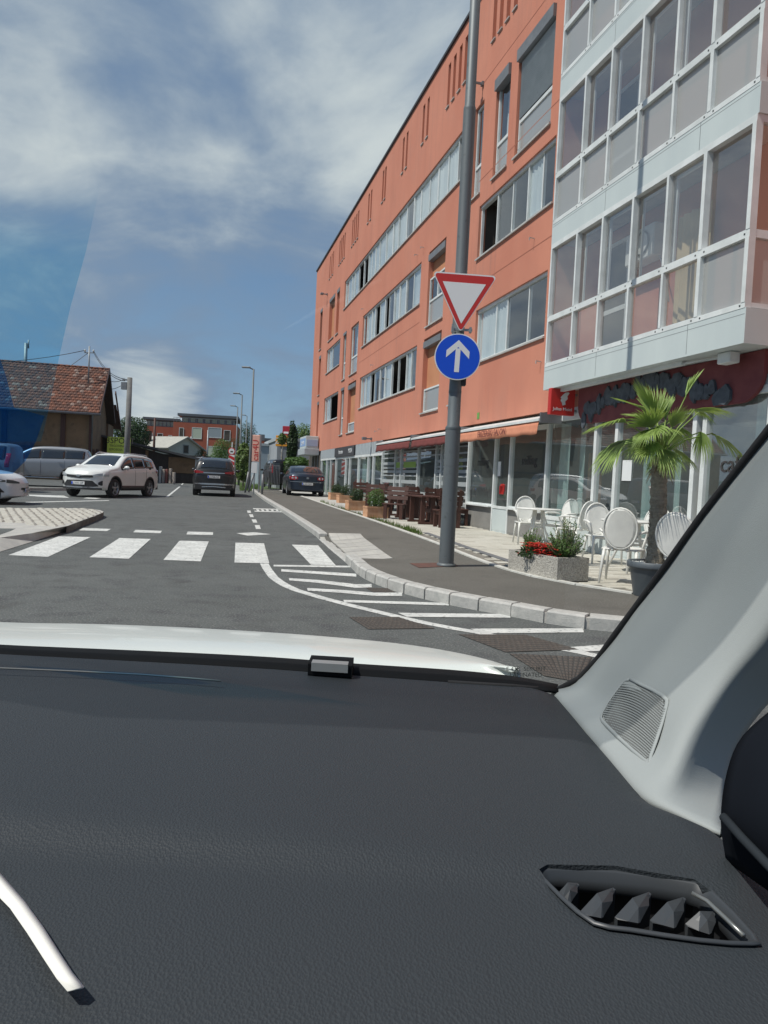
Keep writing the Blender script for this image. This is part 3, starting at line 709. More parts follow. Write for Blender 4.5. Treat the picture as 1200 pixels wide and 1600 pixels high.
    if kind in ('tallbox', 'shutter', 'slim'):
        q = MB(BW); h = .28 if kind != 'slim' else .14; q.box(a+.01, b-.01, -.12, .07 if kind != 'slim' else .02, e-h, e-.01); part('shutter_box', q, K['greybox'], win)
    if kind == 'shutter':
        q = MB(BW); z = zm+.06
        while z < e-.3: q.add([(a+.05,-.06,z),(b-.05,-.06,z),(b-.05,-.045,z+.022),(a+.05,-.045,z+.022),(b-.05,-.06,z+.044),(a+.05,-.06,z+.044)], [(3,2,1,0),(5,4,2,3)]); z += .046
        o = part('roller_slats', q, K['shutter'], win); o['kind'] = 'stuff'
    if kind == 'tallbox' or (kind == 'tall' and a > 30): curtain(win, a+.05, b-.05, c, e-.1, -.3)
for a in OPEN: window(*a)
# lamp hooks and brackets on the wall
m = MB(BW)
for s, z in ((15.3, 6.75), (14.62, 3.95), (24.6, 9.0), (23.9, 9.05), (34.6, 6.0), (30.6, 6.1), (33.0, 8.95), (29.3, 3.0+.25), (28.7, 3.3)):
    m.bar((s, 0, z), (s, .12, z+.01), .02, .02); m.bar((s, .12, z+.01), (s, .12, z-.05), .02, .02)
part('wall_hook', m, K['sill'], blk)
for s, z in ((19.05, 11.95), (43.4, 12.0), (30.2, 2.98)):
    m = MB(BW); m.box(s-.06, s+.06, .0, .06, z-.05, z+.05); m.bar((s, .06, z), (s, .3, z), .05, .05); m.cbox(s-.09, s+.09, .24, .42, z-.06, z+.06, .015); part('wall_lamp', m, K['greybox'], blk)
m = MB(BW); m.box(18.05, 18.2, .002, .012, 2.98, 3.14); part('number_plate', m, mat('green_plate', (.15, .35, .08), .5), blk)
# ---- glazed balconies (bay), one part per storey
LV = [(3.2, 3.62, 4.53, 5.97), (5.97, 6.36, 7.27, 8.75), (8.75, 9.13, 10.04, 11.5), (11.5, 11.9, 12.8, 14.2)]
MX = [13.32, 12.33, 11.45, 10.55, 9.66, 8.84, 7.9]
OB = .5
for li, (za, zb, zc, zd) in enumerate(LV):
    m = MB(BW)
    m.box(7.9, 13.34, OB-.02, OB+.03, za, zb-.01)                      # spandrel
    by = part('glazed_balcony', m, K['panelw'], blk, label='%s storey of white glazed balconies' % ('first lowest', 'second', 'third', 'topmost')[li].replace('first ', ''))
    m = MB(BW); m.box(7.88, 7.9, 0, OB+.03, za, zb-.01); m.box(13.34, 13.36, 0, OB+.03, za, zd); part('spandrel', m, K['panelw'], by)
    m = MB(BW)
    for s in (11.42, 9.0): m.box(s-.004, s+.004, OB+.03, OB+.0315, za, zb-.01)
    m.box(7.9, 13.34, OB+.03, OB+.031, za+.33, za+.336)
    part('panel_seam', m, K['greybox'], by)
    m = MB(BW)
    r0_, r1_ = OB-.06, OB+.035
    m.box(7.9, 13.34, r0_, r1_, zb-.01, zb+.06); m.box(7.9, 13.34, r0_, r1_, zc-.05, zc+.05); m.box(7.9, 13.34, r0_, r1_, zd-.09, zd)
    for i, s in enumerate(MX):
        w = .05 if i not in (5, 6) else .07; s_ = min(max(s, 7.9+w/2), 13.34-w/2)
        m.box(s_-w/2, s_+w/2, r0_+.002, r1_+.006, zb+.06, zc-.05); m.box(s_-w/2, s_+w/2, r0_+.002, r1_+.006, zc+.05, zd-.09)
    # end face towards the street corner
    m.box(7.9, 7.98, 0, .08, zb, zd-.001); m.box(7.902, 7.97, .08, r0_, zb, zb+.06); m.box(7.902, 7.97, .08, r0_, zc-.05, zc+.05); m.box(7.902, 7.97, .08, r0_, zd-.09, zd-.001)
    part('frame', m, K['alu'], by)
    m = MB(BW)
    for i in range(1, 5):      # sliding sashes set inside the fixed frame
        if li in (0, 1): frame_rect(m, MX[i+1]+.03, MX[i]-.03, zc+.05, zd-.1, .035, OB-.12-.03*(i % 2), OB-.09-.03*(i % 2))
    if m.v: part('sliding_sash', m, K['alu'], by)
    m = MB(BW)
    for s in MX[1:]:
        for z in (zb+.025, zc):
            for k in (-.09, .09):
                if s+k > 7.9: m.box(s+k-.012, s+k+.012, r1_, r1_+.003, z-.011, z+.011)
    part('drain_cap', m, K['black'], by)
    for i in range(6):
        a, b = MX[i+1]+.03, MX[i]-.03
        solid = li >= 1 or i == 5
        pane(by, a, b, zb+.06, zc-.05, OB-.02, K['frost'] if solid else K['glass_bay'], 'lower_pane')
        pane(by, a, b, zc+.05, zd-.09, OB-.02-.03*(i % 2), K['glass_bay'], 'pane')
    m = MB(BW); m.add([(7.94,.08,zb+.06),(7.94,r0_,zb+.06),(7.94,r0_,zc-.05),(7.94,.08,zc-.05)], [(0,1,2,3)]); part('lower_pane', m, K['frost'], by)
    m = MB(BW); m.add([(7.94,.08,zc+.05),(7.94,r0_,zc+.05),(7.94,r0_,zd-.09),(7.94,.08,zd-.09)], [(0,1,2,3)]); part('pane', m, K['glass_bay'], by)
    # inside: floor, ceiling, back wall
    m = MB(BW); m.box(7.92, 13.33, -.15, OB-.07, za+.01, zb-.02); part('floor_slab', m, K['concrete'], by)
    m = MB(BW); m.box(7.96, 13.30, -.2, -.15, zb-.02, zd); m.box(13.28, 13.33, -.15, OB-.07, zb-.02, zd)
    part('inner_wall', m, K['stucco'], by)
    m = MB(BW); frame_rect(m, 11.6, 12.6, zb+.0, zb+2.1, .06, -.15, -.10); m.box(11.66, 12.54, -.145, -.11, zb+.85, zb+.93); part('balcony_door', m, K['alu'], by)
    m = MB(BW); m.add([(11.66,-.12,zb+.06),(12.54,-.12,zb+.06),(12.54,-.12,zb+2.04),(11.66,-.12,zb+2.04)], [(3,2,1,0)]); part('door_glass', m, K['room'], by)
m = MB(BW); m.box(7.9, 13.34, -.3, OB+.03, 14.2, 14.56); part('bay_roof', m, K['panelw'], blk)
m = MB(BW); m.box(7.88, 13.36, .0, OB+.032, 3.17, 3.199); part('soffit', m, K['panelw'], blk)
m = MB(BW); m.box(9.3, 13.2, .30, .38, 3.11, 3.168); m.bar((8.6, .25, 3.12), (9.3, .34, 3.13), .02, .02); m.cbox(8.35, 8.6, .18, .34, 3.02, 3.165, .01); part('strip_light', m, K['alu'], blk)
# things on the lowest balcony
ac = thing('air_conditioner', 'white air conditioner unit hung high inside the lowest glazed balcony', 'air conditioner', tuple(BW(10.95, -.4, 5.3)), TH+pi/2)
m = MB(BW); m.cbox(10.55, 11.35, -.13, .14, 5.05, 5.58, .02); part('casing', m, K['plastic'], ac)
m = MB(BW); m.lathe([(.19, 0), (.2, .02), (.17, .025)], 20, (10.85, .14, 5.31), 'y'); part('fan_ring', m, K['galv'], ac)
m = MB(BW); m.tube([(10.6, 0, 5.1), (10.5, -.02, 4.9), (10.3, 0, 4.5), (10.22, .02, 4.25)], .012, 6); part('hose', m, K['plastic'], ac)
m = MB(BW); n_ = 16; m.grid([[(9.35+.75*i/n_, .0+.03*sin(i*1.6), z) for i in range(n_+1)] for z in (3.66, 5.5)]); o = part('sun_blind', m, mat('cream_cloth', (.6, .47, .28), .9, var=(.5, .4, .25), vscale=2)); tagm(o, 'cream cloth sheet hanging inside the lowest glazed balcony', 'cloth')
m = MB(BW); m.tube([(9.35, .2, 3.66), (9.2, .1, 4.0), (9.12, .08, 4.05)], .012, 6); m.tube([(8.95, .2, 3.66), (9.3, .15, 3.85)], .01, 6); m.tube([(9.3, .2, 3.68), (9.5, .2, 3.74), (9.7, .2, 3.69)], .02, 6)
o = part('broom', m, K['galv']); tagm(o, 'metal sticks lying on the floor of the lowest glazed balcony', 'tools')
# ---- ground floor
zg = .12
gtop = 2.62
m = MB(BW)      # room volumes of the shops
m.add([(7.0,-5,.1),(47.9,-5,.1),(47.9,-5,ZB),(7.0,-5,ZB)], [(0,1,2,3)]); m.add([(7,-5,ZB-.01),(47.9,-5,ZB-.01),(47.9,-.15,ZB-.01),(7,-.15,ZB-.01)], [(0,1,2,3)])
m.add([(7,-5,.14),(47.9,-5,.4),(47.9,.0,.4),(7,0,.14)], [(0,1,2,3)])
for s in (14.13, 18.72, 28.3, 33.4, 43.2): m.box(s-.05, s+.05, -5, -.16, .1, ZB-.02)
part('shop_interior', m, K['roomlight'], blk)
m = MB(BW); m.box(43.15, 47.95, -.6, -.55, .1, ZB); m.box(0, 4, -.16, -.001, .1, ZB-.001); part('plinth_wall', m, K['greybox'], blk)
m = MB(BW)
def zgr(s): return .12+gz((BW(s, 0, 0)).y)
m.box(14.2, 15.93, -.12, -.005, .05, .74); m.box(16.92, 18.66, -.12, -.005, .05, .74); part('low_wall', m, K['greybox'] and mat('grey_render', (.24, .235, .22), .9, var=(.19, .185, .175), vscale=2), blk)
m = MB(BW); m.box(15.99, 16.87, -.1, -.004, .1, .72); m.box(9.5, 12.16, -.1, -.004, .1, .42); m.box(12.22, 14.1, -.1, -.004, .1, .62); part('door_panel', m, K['panelw'], blk)
def posts(lst, z0, z1, w=.07, nm='shopfront_frame', rails=()):
    mm = MB(BW)
    for s in lst: mm.box(s-w/2, s+w/2, -.09, .012, z0, z1)
    for a, b, z, h in rails: mm.box(a, b, -.085, .01, z, z+h)
    return part(nm, mm, K['alu'], blk)
salon = posts([14.12, 15.96, 16.88, 18.7], .1, 2.6, rails=((14.12, 18.7, 2.5, .1), (14.12, 15.95, .74, .07), (16.89, 18.7, .74, .07), (15.98, 16.86, .72, .06)))
m = MB(BW); m.box(14.15, 15.92, -.02, .09, .735, .77); m.box(16.93, 18.66, -.02, .09, .735, .77); part('shop_sill', m, K['alu'], salon)
for a, b, c in ((14.16, 15.92, .81), (16.0, 16.84, .78), (16.92, 18.66, .81)): pane(salon, a, b, c, 2.5, -.04, K['glass_shop'])
cafe = posts([12.19, 11.49, 9.19+.22, 9.19, 7.95], .1, 2.66, .09, rails=((7.95, 14.08, 2.62, .1), (12.25, 14.1, .62, .08), (9.46, 12.2, .42, .08), (7.95, 9.2, .42, .08)))
for a, b, c in ((12.24, 14.08, .7), (11.54, 12.14, .5), (9.46, 11.44, .5), (7.98, 9.14, .5)): pane(cafe, a, b, c, 2.62, -.04, K['glass_shop'])
m = MB(BW); m.box(11.66, 11.74, .012, .05, 1.1, 1.14); m.bar((11.6, .06, 1.12), (11.78, .06, 1.12), .02, .02); part('door_handle', m, K['galv'], cafe)
m = MB(BW); m.box(11.02, 11.3, -.03, -.025, 1.45, 1.8); part('paper_notice', m, K['white'], cafe)
m = MB(BW); m.box(7.9, 14.08, -.1, -.003, 2.72, 2.853); part('fascia', m, K['panelw'], cafe)
m = MB(BW); m.box(4, 14.1, -.14, -.13, 2.856, 3.2); m.box(13.9, 14.12, -.13, -.002, 2.72, 2.85); part('red_wall', m, K['stucco'], blk)
cafe2 = posts([4.2, 6.2], .1, 2.66, .09, rails=((4.0, 7.9, 2.62, .1), (4.0, 7.9, .42, .08)))
pane(cafe2, 4.24, 6.15, .5, 2.62, -.04, K['glass_shop']); pane(cafe2, 6.25, 7.9, .5, 2.62, -.04, K['glass_shop'])
teal = mat('pale_green_curtain', (.5, .62, .58), .9, var=(.4, .52, .5), vscale=3)
orange_p = mat('orange_panel', (.6, .3, .1), .8)
for a, b in ((13.55, 14.0), (12.95, 13.2), (10.6, 11.05), (10.0, 10.15), (8.3, 8.5)): curtain(cafe, a, b, .5, 2.6, -.25, teal, .04)
m = MB(BW); m.box(9.46, 9.66, -.3, -.15, .5, 2.6); m.box(8.8, 9.1, -.8, -.7, .5, 1.6); part('orange_panel', m, orange_p, cafe)
m = MB(BW); m.cbox(12.9, 13.1, -.6, -.5, .6, 1.6, .01); m.cbox(13.2, 13.3, -.6, -.5, .6, 2.0, .01); part('menu_board', m, K['terra'], cafe)
# striped cafe glazing
strp = posts([20.3, 21.0, 21.5, 23.4, 25.5, 26.3, 28.26], .1, 2.62, .075, rails=((18.74, 28.3, 2.52, .1), (18.74, 28.3, .2, .08)))
xs = [18.74, 20.3, 21.0, 21.5, 23.4, 25.5, 26.3, 28.26]
for a, b in zip(xs, xs[1:]): pane(strp, a+.04, b-.04, .28, 2.52, -.04, K['glass_shop'])
m = MB(BW); z = .42
while z < 2.5:
    h = rnd.choice((.05, .09, .12))
    for a, b in zip(xs, xs[1:]):
        if (a, b) in ((21.5, 23.4),) and .9 < z < 2.0: continue
        m.box(a+.04, b-.04, -.036, -.03, z, z+h)
    z += h+rnd.choice((.07, .1, .13))
part('striped_film', m, mat('milky_film', (.36, .39, .39), .6), strp)
m = MB(BW); m.box(23.7, 25.2, -.03, -.025, 1.75, 1.95); m.box(25.6, 26.2, -.03, -.025, 1.75, 1.95); part('green_film', m, mat('green_film', (.25, .4, .06), .6), strp)
shp = posts([29.8, 30.75, 32.7, 34.7, 35.66, 38.3, 39.9, 41.1, 43.0], .1, 2.3, .09, rails=((28.3, 43.2, 2.26, .1),))
xs = [28.3, 29.8, 30.75, 32.7, 34.7, 35.66, 38.3, 39.9, 41.1, 43.0]
for a, b in zip(xs, xs[1:]): pane(shp, a+.05, b-.05, .25, 2.26, -.04, K['glass_shop'])
curtain(shp, 31.0, 32.6, .25, 2.2, -.2, teal, .04); curtain(shp, 41.2, 42.7, .25, 2.2, -.2, teal, .03)
m = MB(BW); m.box(39.0, 39.6, -.1, -.06, .6, 2.1); part('poster', m, mat('salmon_poster', (.6, .2, .14), .7), shp)
m = MB(BW); s = 28.35
while s < 43.1:
    if not 33.4 < s < 38.4: m.box(s, s+.26, -.03, .0, 2.37, ZB-.005)
    s += .3
part('fascia_cladding', m, K['shutter'], shp)
m = MB(BW); m.box(28.3, 43.2, -.05, -.035, 2.34, ZB-.01); part('fascia_back', m, K['greybox'], shp)
m = MB(BW); m.box(43.3, 47.7, -.12, -.02, .3, 2.6); part('dark_shopfront', m, K['room'], blk)
m = MB(BW)
for s in (43.3, 44.4, 45.5, 46.6, 47.7): m.box(s-.05, s+.05, -.1, .02, .2, 2.7)
part('shopfront_frame', m, K['galv'], blk)
def txt(name, s, o, z, size, body, mt, parent, along=True, back=False, ext=.003):
    """lettering on the facade, read from the street"""
    M4 = frame4(BW(s, o, z), -dS, (0, 0, 1), -nS); return text(name, body, size, mt, M4, parent, ext)
# script lettering on the salon windows and brush marks
for s in (17.7, 15.0): txt('window_lettering', s, -.03, 1.85, .3, 'milling', K['text'], salon)
m = MB(BW); r_ = random.Random(4)
for i in range(34):
    s = 17.0+1.6*i/34; z = 1.12+.1*r_.random(); m.add([(s, -.033, z), (s+.03, -.033, z+.02), (s-.07, -.033, z-.2-.12*r_.random())], [(0, 1, 2)])
part('grass_print', m, K['text'], salon)
txt('window_lettering', 8.6, -.03, 1.7, .34, 'cafe', K['text'], cafe)
m = MB(BW)
for k in range(5): m.tube([(8.75-.1*k, -.03, 1.5), (8.8-.1*k, -.03, 1.35), (8.72-.1*k, -.03, 1.2)], .012, 5)
part('window_print', m, K['text'], cafe)
m = MB(BW); m.box(16.55, 16.72, -.03, -.025, 1.5, 1.85); part('paper_notice', m, K['white'], salon)
m = MB(BW); r_ = random.Random(8)
for k in range(14): m.cbox(16.25+.18*r_.random(), 16.28+.2*r_.random()+.05, -.03, -.01, 1.05+.2*r_.random(), 1.12+.2*r_.random(), .005)
part('heart_sticker', m, K['red'], salon)
# ---- awnings
def awning(s0, s1, fabric, label, z=2.66, letters=None):
    a = thing('awning', label, 'awning', tuple(BW((s0+s1)/2, .25, z)), TH+pi/2, 'awnings over the shopfronts')
    m = MB(BW); m.add([(s0,.02,z+.12),(s1,.02,z+.12),(s1,.5,z-.02),(s0,.5,z-.02),(s0,.02,z+.02),(s1,.02,z+.02),(s1,.5,z-.07),(s0,.5,z-.07)], [(3,2,1,0),(4,5,6,7),(2,3,7,6),(1,2,6,5),(3,0,4,7),(0,1,5,4)]); part('cassette', m, K['alu'], a)
    m = MB(BW); n = 26
    m.shell([[(s0+.04+(s1-s0-.08)*i/n, .47+.035*(j/3)+.008*sin(i*2.2)*j/3, z-.07-(.26+.012*sin(i*1.3))*j/3) for i in range(n+1)] for j in range(4)], .006); part('valance', m, fabric, a)
    m = MB(BW); m.box(s0-.03, s0, .0, .48, z-.1, z+.1); m.box(s1, s1+.03, .0, .48, z-.1, z+.1)
    for s in (s0+.3, s1-.3): m.bar((s, .02, z-.02), (s, .45, z-.1), .04, .04)
    part('arm', m, K['greybox'], a)
    if letters: txt('lettering', (s0+s1)/2, .53, z-.2, .21, letters, mat('brown_print', (.2, .06, .05), .8), a)
    return a
awning(13.55, 18.3, K['peach'], 'peach awning with brown lettering over the hairdresser beside the cafe', letters='FRIZERSKI SALON')
awning(18.75, 22.6, K['darkred'], 'maroon awning nearest the grey sign pole over the striped windows')
awning(22.75, 27.35, K['darkred'], 'maroon awning farther along over the striped windows, next to the wall lamp')
# ---- signs
sg = thing('shop_sign', 'square red coffee sign with a white capped head under the glazed balconies', 'sign', tuple(BW(13.0, .1, 2.95)), TH+pi/2)
m = MB(BW); m.cbox(12.93, 13.05, .06, .57, 2.67, 3.17, .008); part('sign_box', m, K['red'], sg)
m = MB(BW); m.box(12.96, 13.02, .0, .06, 2.75, 2.79); m.box(12.96, 13.02, 0, .06, 3.05, 3.09); part('bracket', m, K['galv'], sg)
f = lambda u, v, t: BW(12.929-t, .57-u, 2.67+v)
m = MB(); m.prism([(.25,.18),(.31,.2),(.30,.26),(.35,.31),(.34,.36),(.38,.42),(.36,.44),(.30,.43),(.24,.38),(.20,.33),(.22,.31),(.20,.27),(.23,.24)], f, 0, .004); part('head_emblem', m, K['white'], sg)
text('lettering', 'Julius Meinl', .088, K['white'], frame4(BW(12.927, .315, 2.78), nS, (0, 0, 1), -dS), sg, .001)
# restaurant board with grey stone shapes
rb = thing('restaurant_board', 'dark red rounded board with grey stones above the cafe windows', 'sign', tuple(BW(10.5, .1, 2.9)), TH+pi/2)
pts = []
for cx, cz, a0 in ((8.45, 2.87, 180), (12.35, 2.85, 270)):
    for k in range(9): a = radians(a0+90*k/8); pts.append((cx+.42*cos(a), cz+.36*sin(a)))
pts = pts+[(12.77, 3.16), (8.03, 3.16)]
m = MB(); m.prism(pts, lambda u, v, t: BW(u, .02+t, v), 0, .06); part('board', m, mat('board_red', (.15, .03, .035), .75, var=(.2, .05, .05), vscale=3), rb)
r_ = random.Random(12)
stone = mat('stone_shape', (.09, .11, .13), .8, var=(.05, .06, .075), vscale=9, bump=.3)
for k in range(30):
    t = k/29; cx = 8.7+3.8*t; cz = 2.62+.38*sin(pi*t)**.8+r_.uniform(-.08, .1); w = r_.uniform(.07, .16); h = r_.uniform(.1, .18)
    n_ = 7; pp = [(cx+w*(1+.25*r_.uniform(-1, 1))*cos(2*pi*i/n_), cz+h*(1+.25*r_.uniform(-1, 1))*sin(2*pi*i/n_)) for i in range(n_)]
    m = MB(); m.prism(pp, lambda u, v, t_: BW(u, .08+t_, v), 0, .03+.02*r_.random()); part('stone', m, stone, rb)
# dark sign over the farther shop, canopy box at the far end
sg2 = thing('shop_sign', 'long dark sign with pale lettering above a farther shopfront', 'sign', tuple(BW(36, .05, 2.6)), TH+pi/2)
m = MB(BW); m.cbox(33.5, 38.4, .0, .07, 2.36, 2.83, .01); part('sign_board', m, mat('sign_dark', (.05, .05, .055), .5), sg2)
txt('lettering', 36.7, .075, 2.6, .3, 'frizerstvo', K['white'], sg2); txt('lettering', 34.3, .075, 2.6, .3, 'MODA', K['white'], sg2)
cn = thing('canopy_sign', 'pale blue box sign over a grey canopy at the far end of the block', 'sign', tuple(BW(45, .5, 3)), TH+pi/2)
m = MB(BW); m.cbox(44.0, 46.6, .05, .82, 3.0, 3.72, .02); part('sign_box', m, K['panelw'], cn)
m = MB(BW); m.cbox(43.9, 46.8, .0, .9, 2.6, 2.98, .02); part('canopy', m, K['shutter'], cn)
m = MB(BW); m.box(43.97, 43.999, .10, .77, 3.12, 3.5); part('blue_panel', m, mat('pale_blue', (.36, .46, .62), .5), cn)
m = MB(BW); m.box(44.1, 46.5, .82, .828, 3.12, 3.6); part('blue_panel', m, mat('pale_blue', (.25, .38, .62), .5), cn)
txt('lettering', 45.3, .832, 3.36, .4, 'trgovina', K['white'], cn)
# ------------------------------------------------------------ vehicles
def lerp_tab(tab, x):
    if x <= tab[0][0]: return tab[0][1]
    if x >= tab[-1][0]: return tab[-1][1]
    for (a, va), (b, vb) in zip(tab, tab[1:]):
        if x <= b: t = (x-a)/(b-a); return va+(vb-va)*t
def cr_tab(tab):
    f = smooth_tab(tab); return f
carglass = mat('car_glass', (.018, .021, .024), .06, spec=.8, coat=.6)
cardark = mat('car_trim_black', (.02, .021, .022), .55)
chrome = mat('chrome', (.55, .56, .58), .15, metal=.9)
tyre = mat('tyre', (.022, .022, .023), .85, bump=.15)
rimm = mat('alloy', (.33, .34, .35), .35, metal=.6)
headl = mat('headlamp', (.45, .48, .5), .08, spec=.9, coat=1)
taill = mat('tail_lamp', (.35, .012, .015), .12, coat=.9)
platew = mat('plate_white', (.68, .69, .68), .5)
def paintm(name, c, metal=.25, rough=.3): return mat(name, c, rough+.05, metal=metal, coat=.45, var=tuple(x*.93 for x in c), vscale=1.2)
def build_car(name, label, cat, paint_, L, Wd, H, top, belt, wheel_x, R, zb=.22, tumble=.36, frontz=(.32, .62), rearz=(.4, .95), bend=(.35, .16), cab=(None,), group=None, plate=None, kind='suv', clad=None, roofrails=False, lamps_tail=None, spokes=5, dark_side=False):
    """car in its own frame: x forward, y left, origin on the ground under its middle"""
    root = thing(name, label, cat, group=group)
    hw = Wd/2; ft = cr_tab(sorted(top)); fbelt = lambda x: lerp_tab(belt, x)
    xf, xr = L/2, -L/2
    def plan(x):
        t = max(0, abs(x)/(L/2)-.45)/.55; return hw*(1-.13*t**2.5)
    def half(x, z):
        b = fbelt(x); w = plan(x)
        lo = .035*max(0, (.62-z)/.4)**2; 
        if z <= b: return w*(1-.015*((z-.6)/.5)**2)-lo
        return w*(1-.015*((b-.6)/.5)**2)-.035-(z-b)*tumble
    def bendx(x, y):
        k = max(0, (abs(x)-(L/2-.75))/.75); k = k*k*(3-2*k); q = (abs(y)/hw)**2.6; return x-math.copysign(1, x)*(bend[0] if x > 0 else bend[1])*q*k
    def ztop(x): return ft(x)
    def zbot(x):
        t = max(0, abs(x)/(L/2)-.82)/.18; return zb+.08*t
    RR = .11
    n1, n2, n3, n4 = 7, 4, 5, 5
    def section(x):
        z0 = zbot(x); zt = max(ztop(x), z0+.25); r = min(RR, (zt-z0)*.3); zm = min(fbelt(x), zt-r-.01); pts = []
        pts.append((0, z0)); pts.append((half(x, z0)-.06, z0))
        for i in range(n1+1): z = z0+.03+(zm-z0-.03)*i/n1; pts.append((half(x, z), z))
        for i in range(1, n2+1): z = zm+(zt-r-zm)*i/n2; pts.append((half(x, z), z))
        w = half(x, zt-r)
        for i in range(1, n3+1):
            a = pi/2*i/n3; pts.append((w-r*1.3*(1-cos(a)), zt-r+r*sin(a)))
        wt = w-r*1.3
        for i in range(1, n4+1): y = wt*(1-i/n4); pts.append((y, zt+.03*(1-(y/wt)**2)))
        return pts
    xs = sorted(set([xr, xr+.01, xf-.01, xf]+[xr+L*i/44 for i in range(1, 44)]+[p[0] for p in top if xr < p[0] < xf]))
    xs2 = [xs[0]]
    for x in xs[1:]:
        if x-xs2[-1] > .012 or x == xf: xs2.append(x)
    xs = xs2
    secs = [section(x) for x in xs]; npt = len(secs[0]); full = []
    for x, s in zip(xs, secs):
        ring = [(bendx(x, y), y, z) for y, z in s]+[(bendx(x, -y), -y, z) for y, z in reversed(s[1:-1])]
        full.append(ring)
    nr = len(full[0]); m = MB()
    vs = [p for r in full for p in r]; fs = []
    for i in range(len(full)-1):
        for k in range(nr): j = (k+1) % nr; fs.append((i*nr+k, i*nr+j, (i+1)*nr+j, (i+1)*nr+k))
    m.add(vs, fs, True)
    for e, ring in ((0, full[0]), (1, full[-1])):      # ends as strips between left and right
        o = len(m.v); base = 0 if e == 0 else (len(full)-1)*nr; x = xs[0] if e == 0 else xs[-1]
        half_n = npt
        cols = 8; grid = []
        for k in range(npt):
            y, z = secs[0 if e == 0 else -1][k]
            grid.append([(bendx(x, y*(1-2*c/cols)), y*(1-2*c/cols), z) for c in range(cols+1)])
        g = MB(); m.grid(grid if e else [list(reversed(r)) for r in grid], True)
    me = bpy.data.meshes.new(name+'_body'); me.from_pydata(m.v, [], m.f); bm = bmesh.new(); bm.from_mesh(me)
    bmesh.ops.remove_doubles(bm, verts=bm.verts, dist=.0008); bmesh.ops.dissolve_degenerate(bm, edges=bm.edges, dist=.0005); bmesh.ops.recalc_face_normals(bm, faces=bm.faces)
    for f in bm.faces: f.smooth = True
    bm.to_mesh(me); bm.free()
    me.materials.append(paint_); me.materials.append(cardark)
    body = new_obj('body', me, root)
    cut = MB()
    for wx in wheel_x:
        for s in (-1, 1):
            cut.lathe([(0, s*(hw-.34)), (R+.065, s*(hw-.34)), (R+.075, s*(hw+.2)), (0, s*(hw+.2))], 28, (wx, 0, R-.0), 'y', False)
    cme = bpy.data.meshes.new('cut'); cme.from_pydata(cut.v, [], cut.f); bmc = bmesh.new(); bmc.from_mesh(cme); bmesh.ops.remove_doubles(bmc, verts=bmc.verts, dist=.0005); bmesh.ops.dissolve_degenerate(bmc, edges=bmc.edges, dist=.0003); bmesh.ops.recalc_face_normals(bmc, faces=bmc.faces)
    for f in bmc.faces: f.material_index = 1
    bmc.to_mesh(cme); bmc.free(); cme.materials.append(paint_); cme.materials.append(cardark)
    co = bpy.data.objects.new('cutter', cme); C.objects.link(co)
    md = body.modifiers.new('b', 'BOOLEAN'); md.operation = 'DIFFERENCE'; md.object = co; md.solver = 'EXACT'
    bpy.context.view_layer.update(); dg = bpy.context.evaluated_depsgraph_get()
    nm = bpy.data.meshes.new_from_object(body.evaluated_get(dg)); body.modifiers.clear()
    if len(nm.polygons) > 100: body.data = nm
    bpy.data.objects.remove(co)
    # --- surface helpers
    def side(x, z, s, off=.006): y = half(x, z)+off; return (bendx(x, y), s*y, z)
    def topz(x, y, off=.006):
        zt = ztop(x); r = RR; w = half(x, zt-r)-r*1.3; return zt+.03*max(0, 1-(y/w)**2)+off
    def endp(e, y, z, off=.008):
        x = xf if e > 0 else xr; hwz = half(x, z); return (bendx(x, y)+e*off, y, z)
    def side_patch(nm_, x0, x1, flo, fhi, s, mt, nx=14, nz=4, off=.007, par=None):
        mm = MB(); P = []
        for i in range(nx+1):
            x = x0+(x1-x0)*i/nx; lo, hi = flo(x), fhi(x)
            if hi < lo: hi = lo+.001
            P.append([side(x, lo+(hi-lo)*j/nz, s, off) for j in range(nz+1)])
        if s < 0: P = [list(reversed(r)) for r in P]
        mm.shell(P, .004); return part(nm_, mm, mt, par or root, False)
    def end_patch(nm_, e, pts, mt, off=.01, par=None, t=.012, sm=False):
        """pts: columns (y, zlo, zhi)"""
        mm = MB(); P = []
        cols = []
        for (y0, a0, b0), (y1, a1, b1) in zip(pts, pts[1:]):
            n = max(1, int(abs(y1-y0)/.08)); cols += [(y0+(y1-y0)*k/n, a0+(a1-a0)*k/n, b0+(b1-b0)*k/n) for k in range(n)]
        cols.append(pts[-1])
        P = [[endp(e, y, lo+(hi-lo)*j/2, off) for j in range(3)] for y, lo, hi in cols]
        if e < 0: P = [list(reversed(r)) for r in P]
        mm.shell(P, t, sm); return part(nm_, mm, mt, par or root, False)
    ws_b, ws_t, rw_t, rw_b, b_x0, b_x1 = cab      # windscreen bottom/top x, rear window top/bottom x, side glass x-range
    # windscreen and rear window follow the top surface
    def top_glass(nm_, xa, xb, inset, n=8):
        P = []
        for i in range(n+1):
            x = xa+(xb-xa)*i/n; zt = ztop(x); w = half(x, zt-RR)-inset
            P.append([(bendx(x, w*(1-2*j/8)), w*(1-2*j/8), topz(x, w*(1-2*j/8), .006)-(.02 if j in (0, 8) else 0)) for j in range(9)])
        # push outward along slope
        mm = MB(); mm.shell(P if xa > xb else [list(reversed(r)) for r in P], .004); return part(nm_, mm, carglass, root, False)
    top_glass('windscreen', ws_b, ws_t, .10); 
    if rw_t is not None: top_glass('rear_window', rw_b, rw_t, .14)
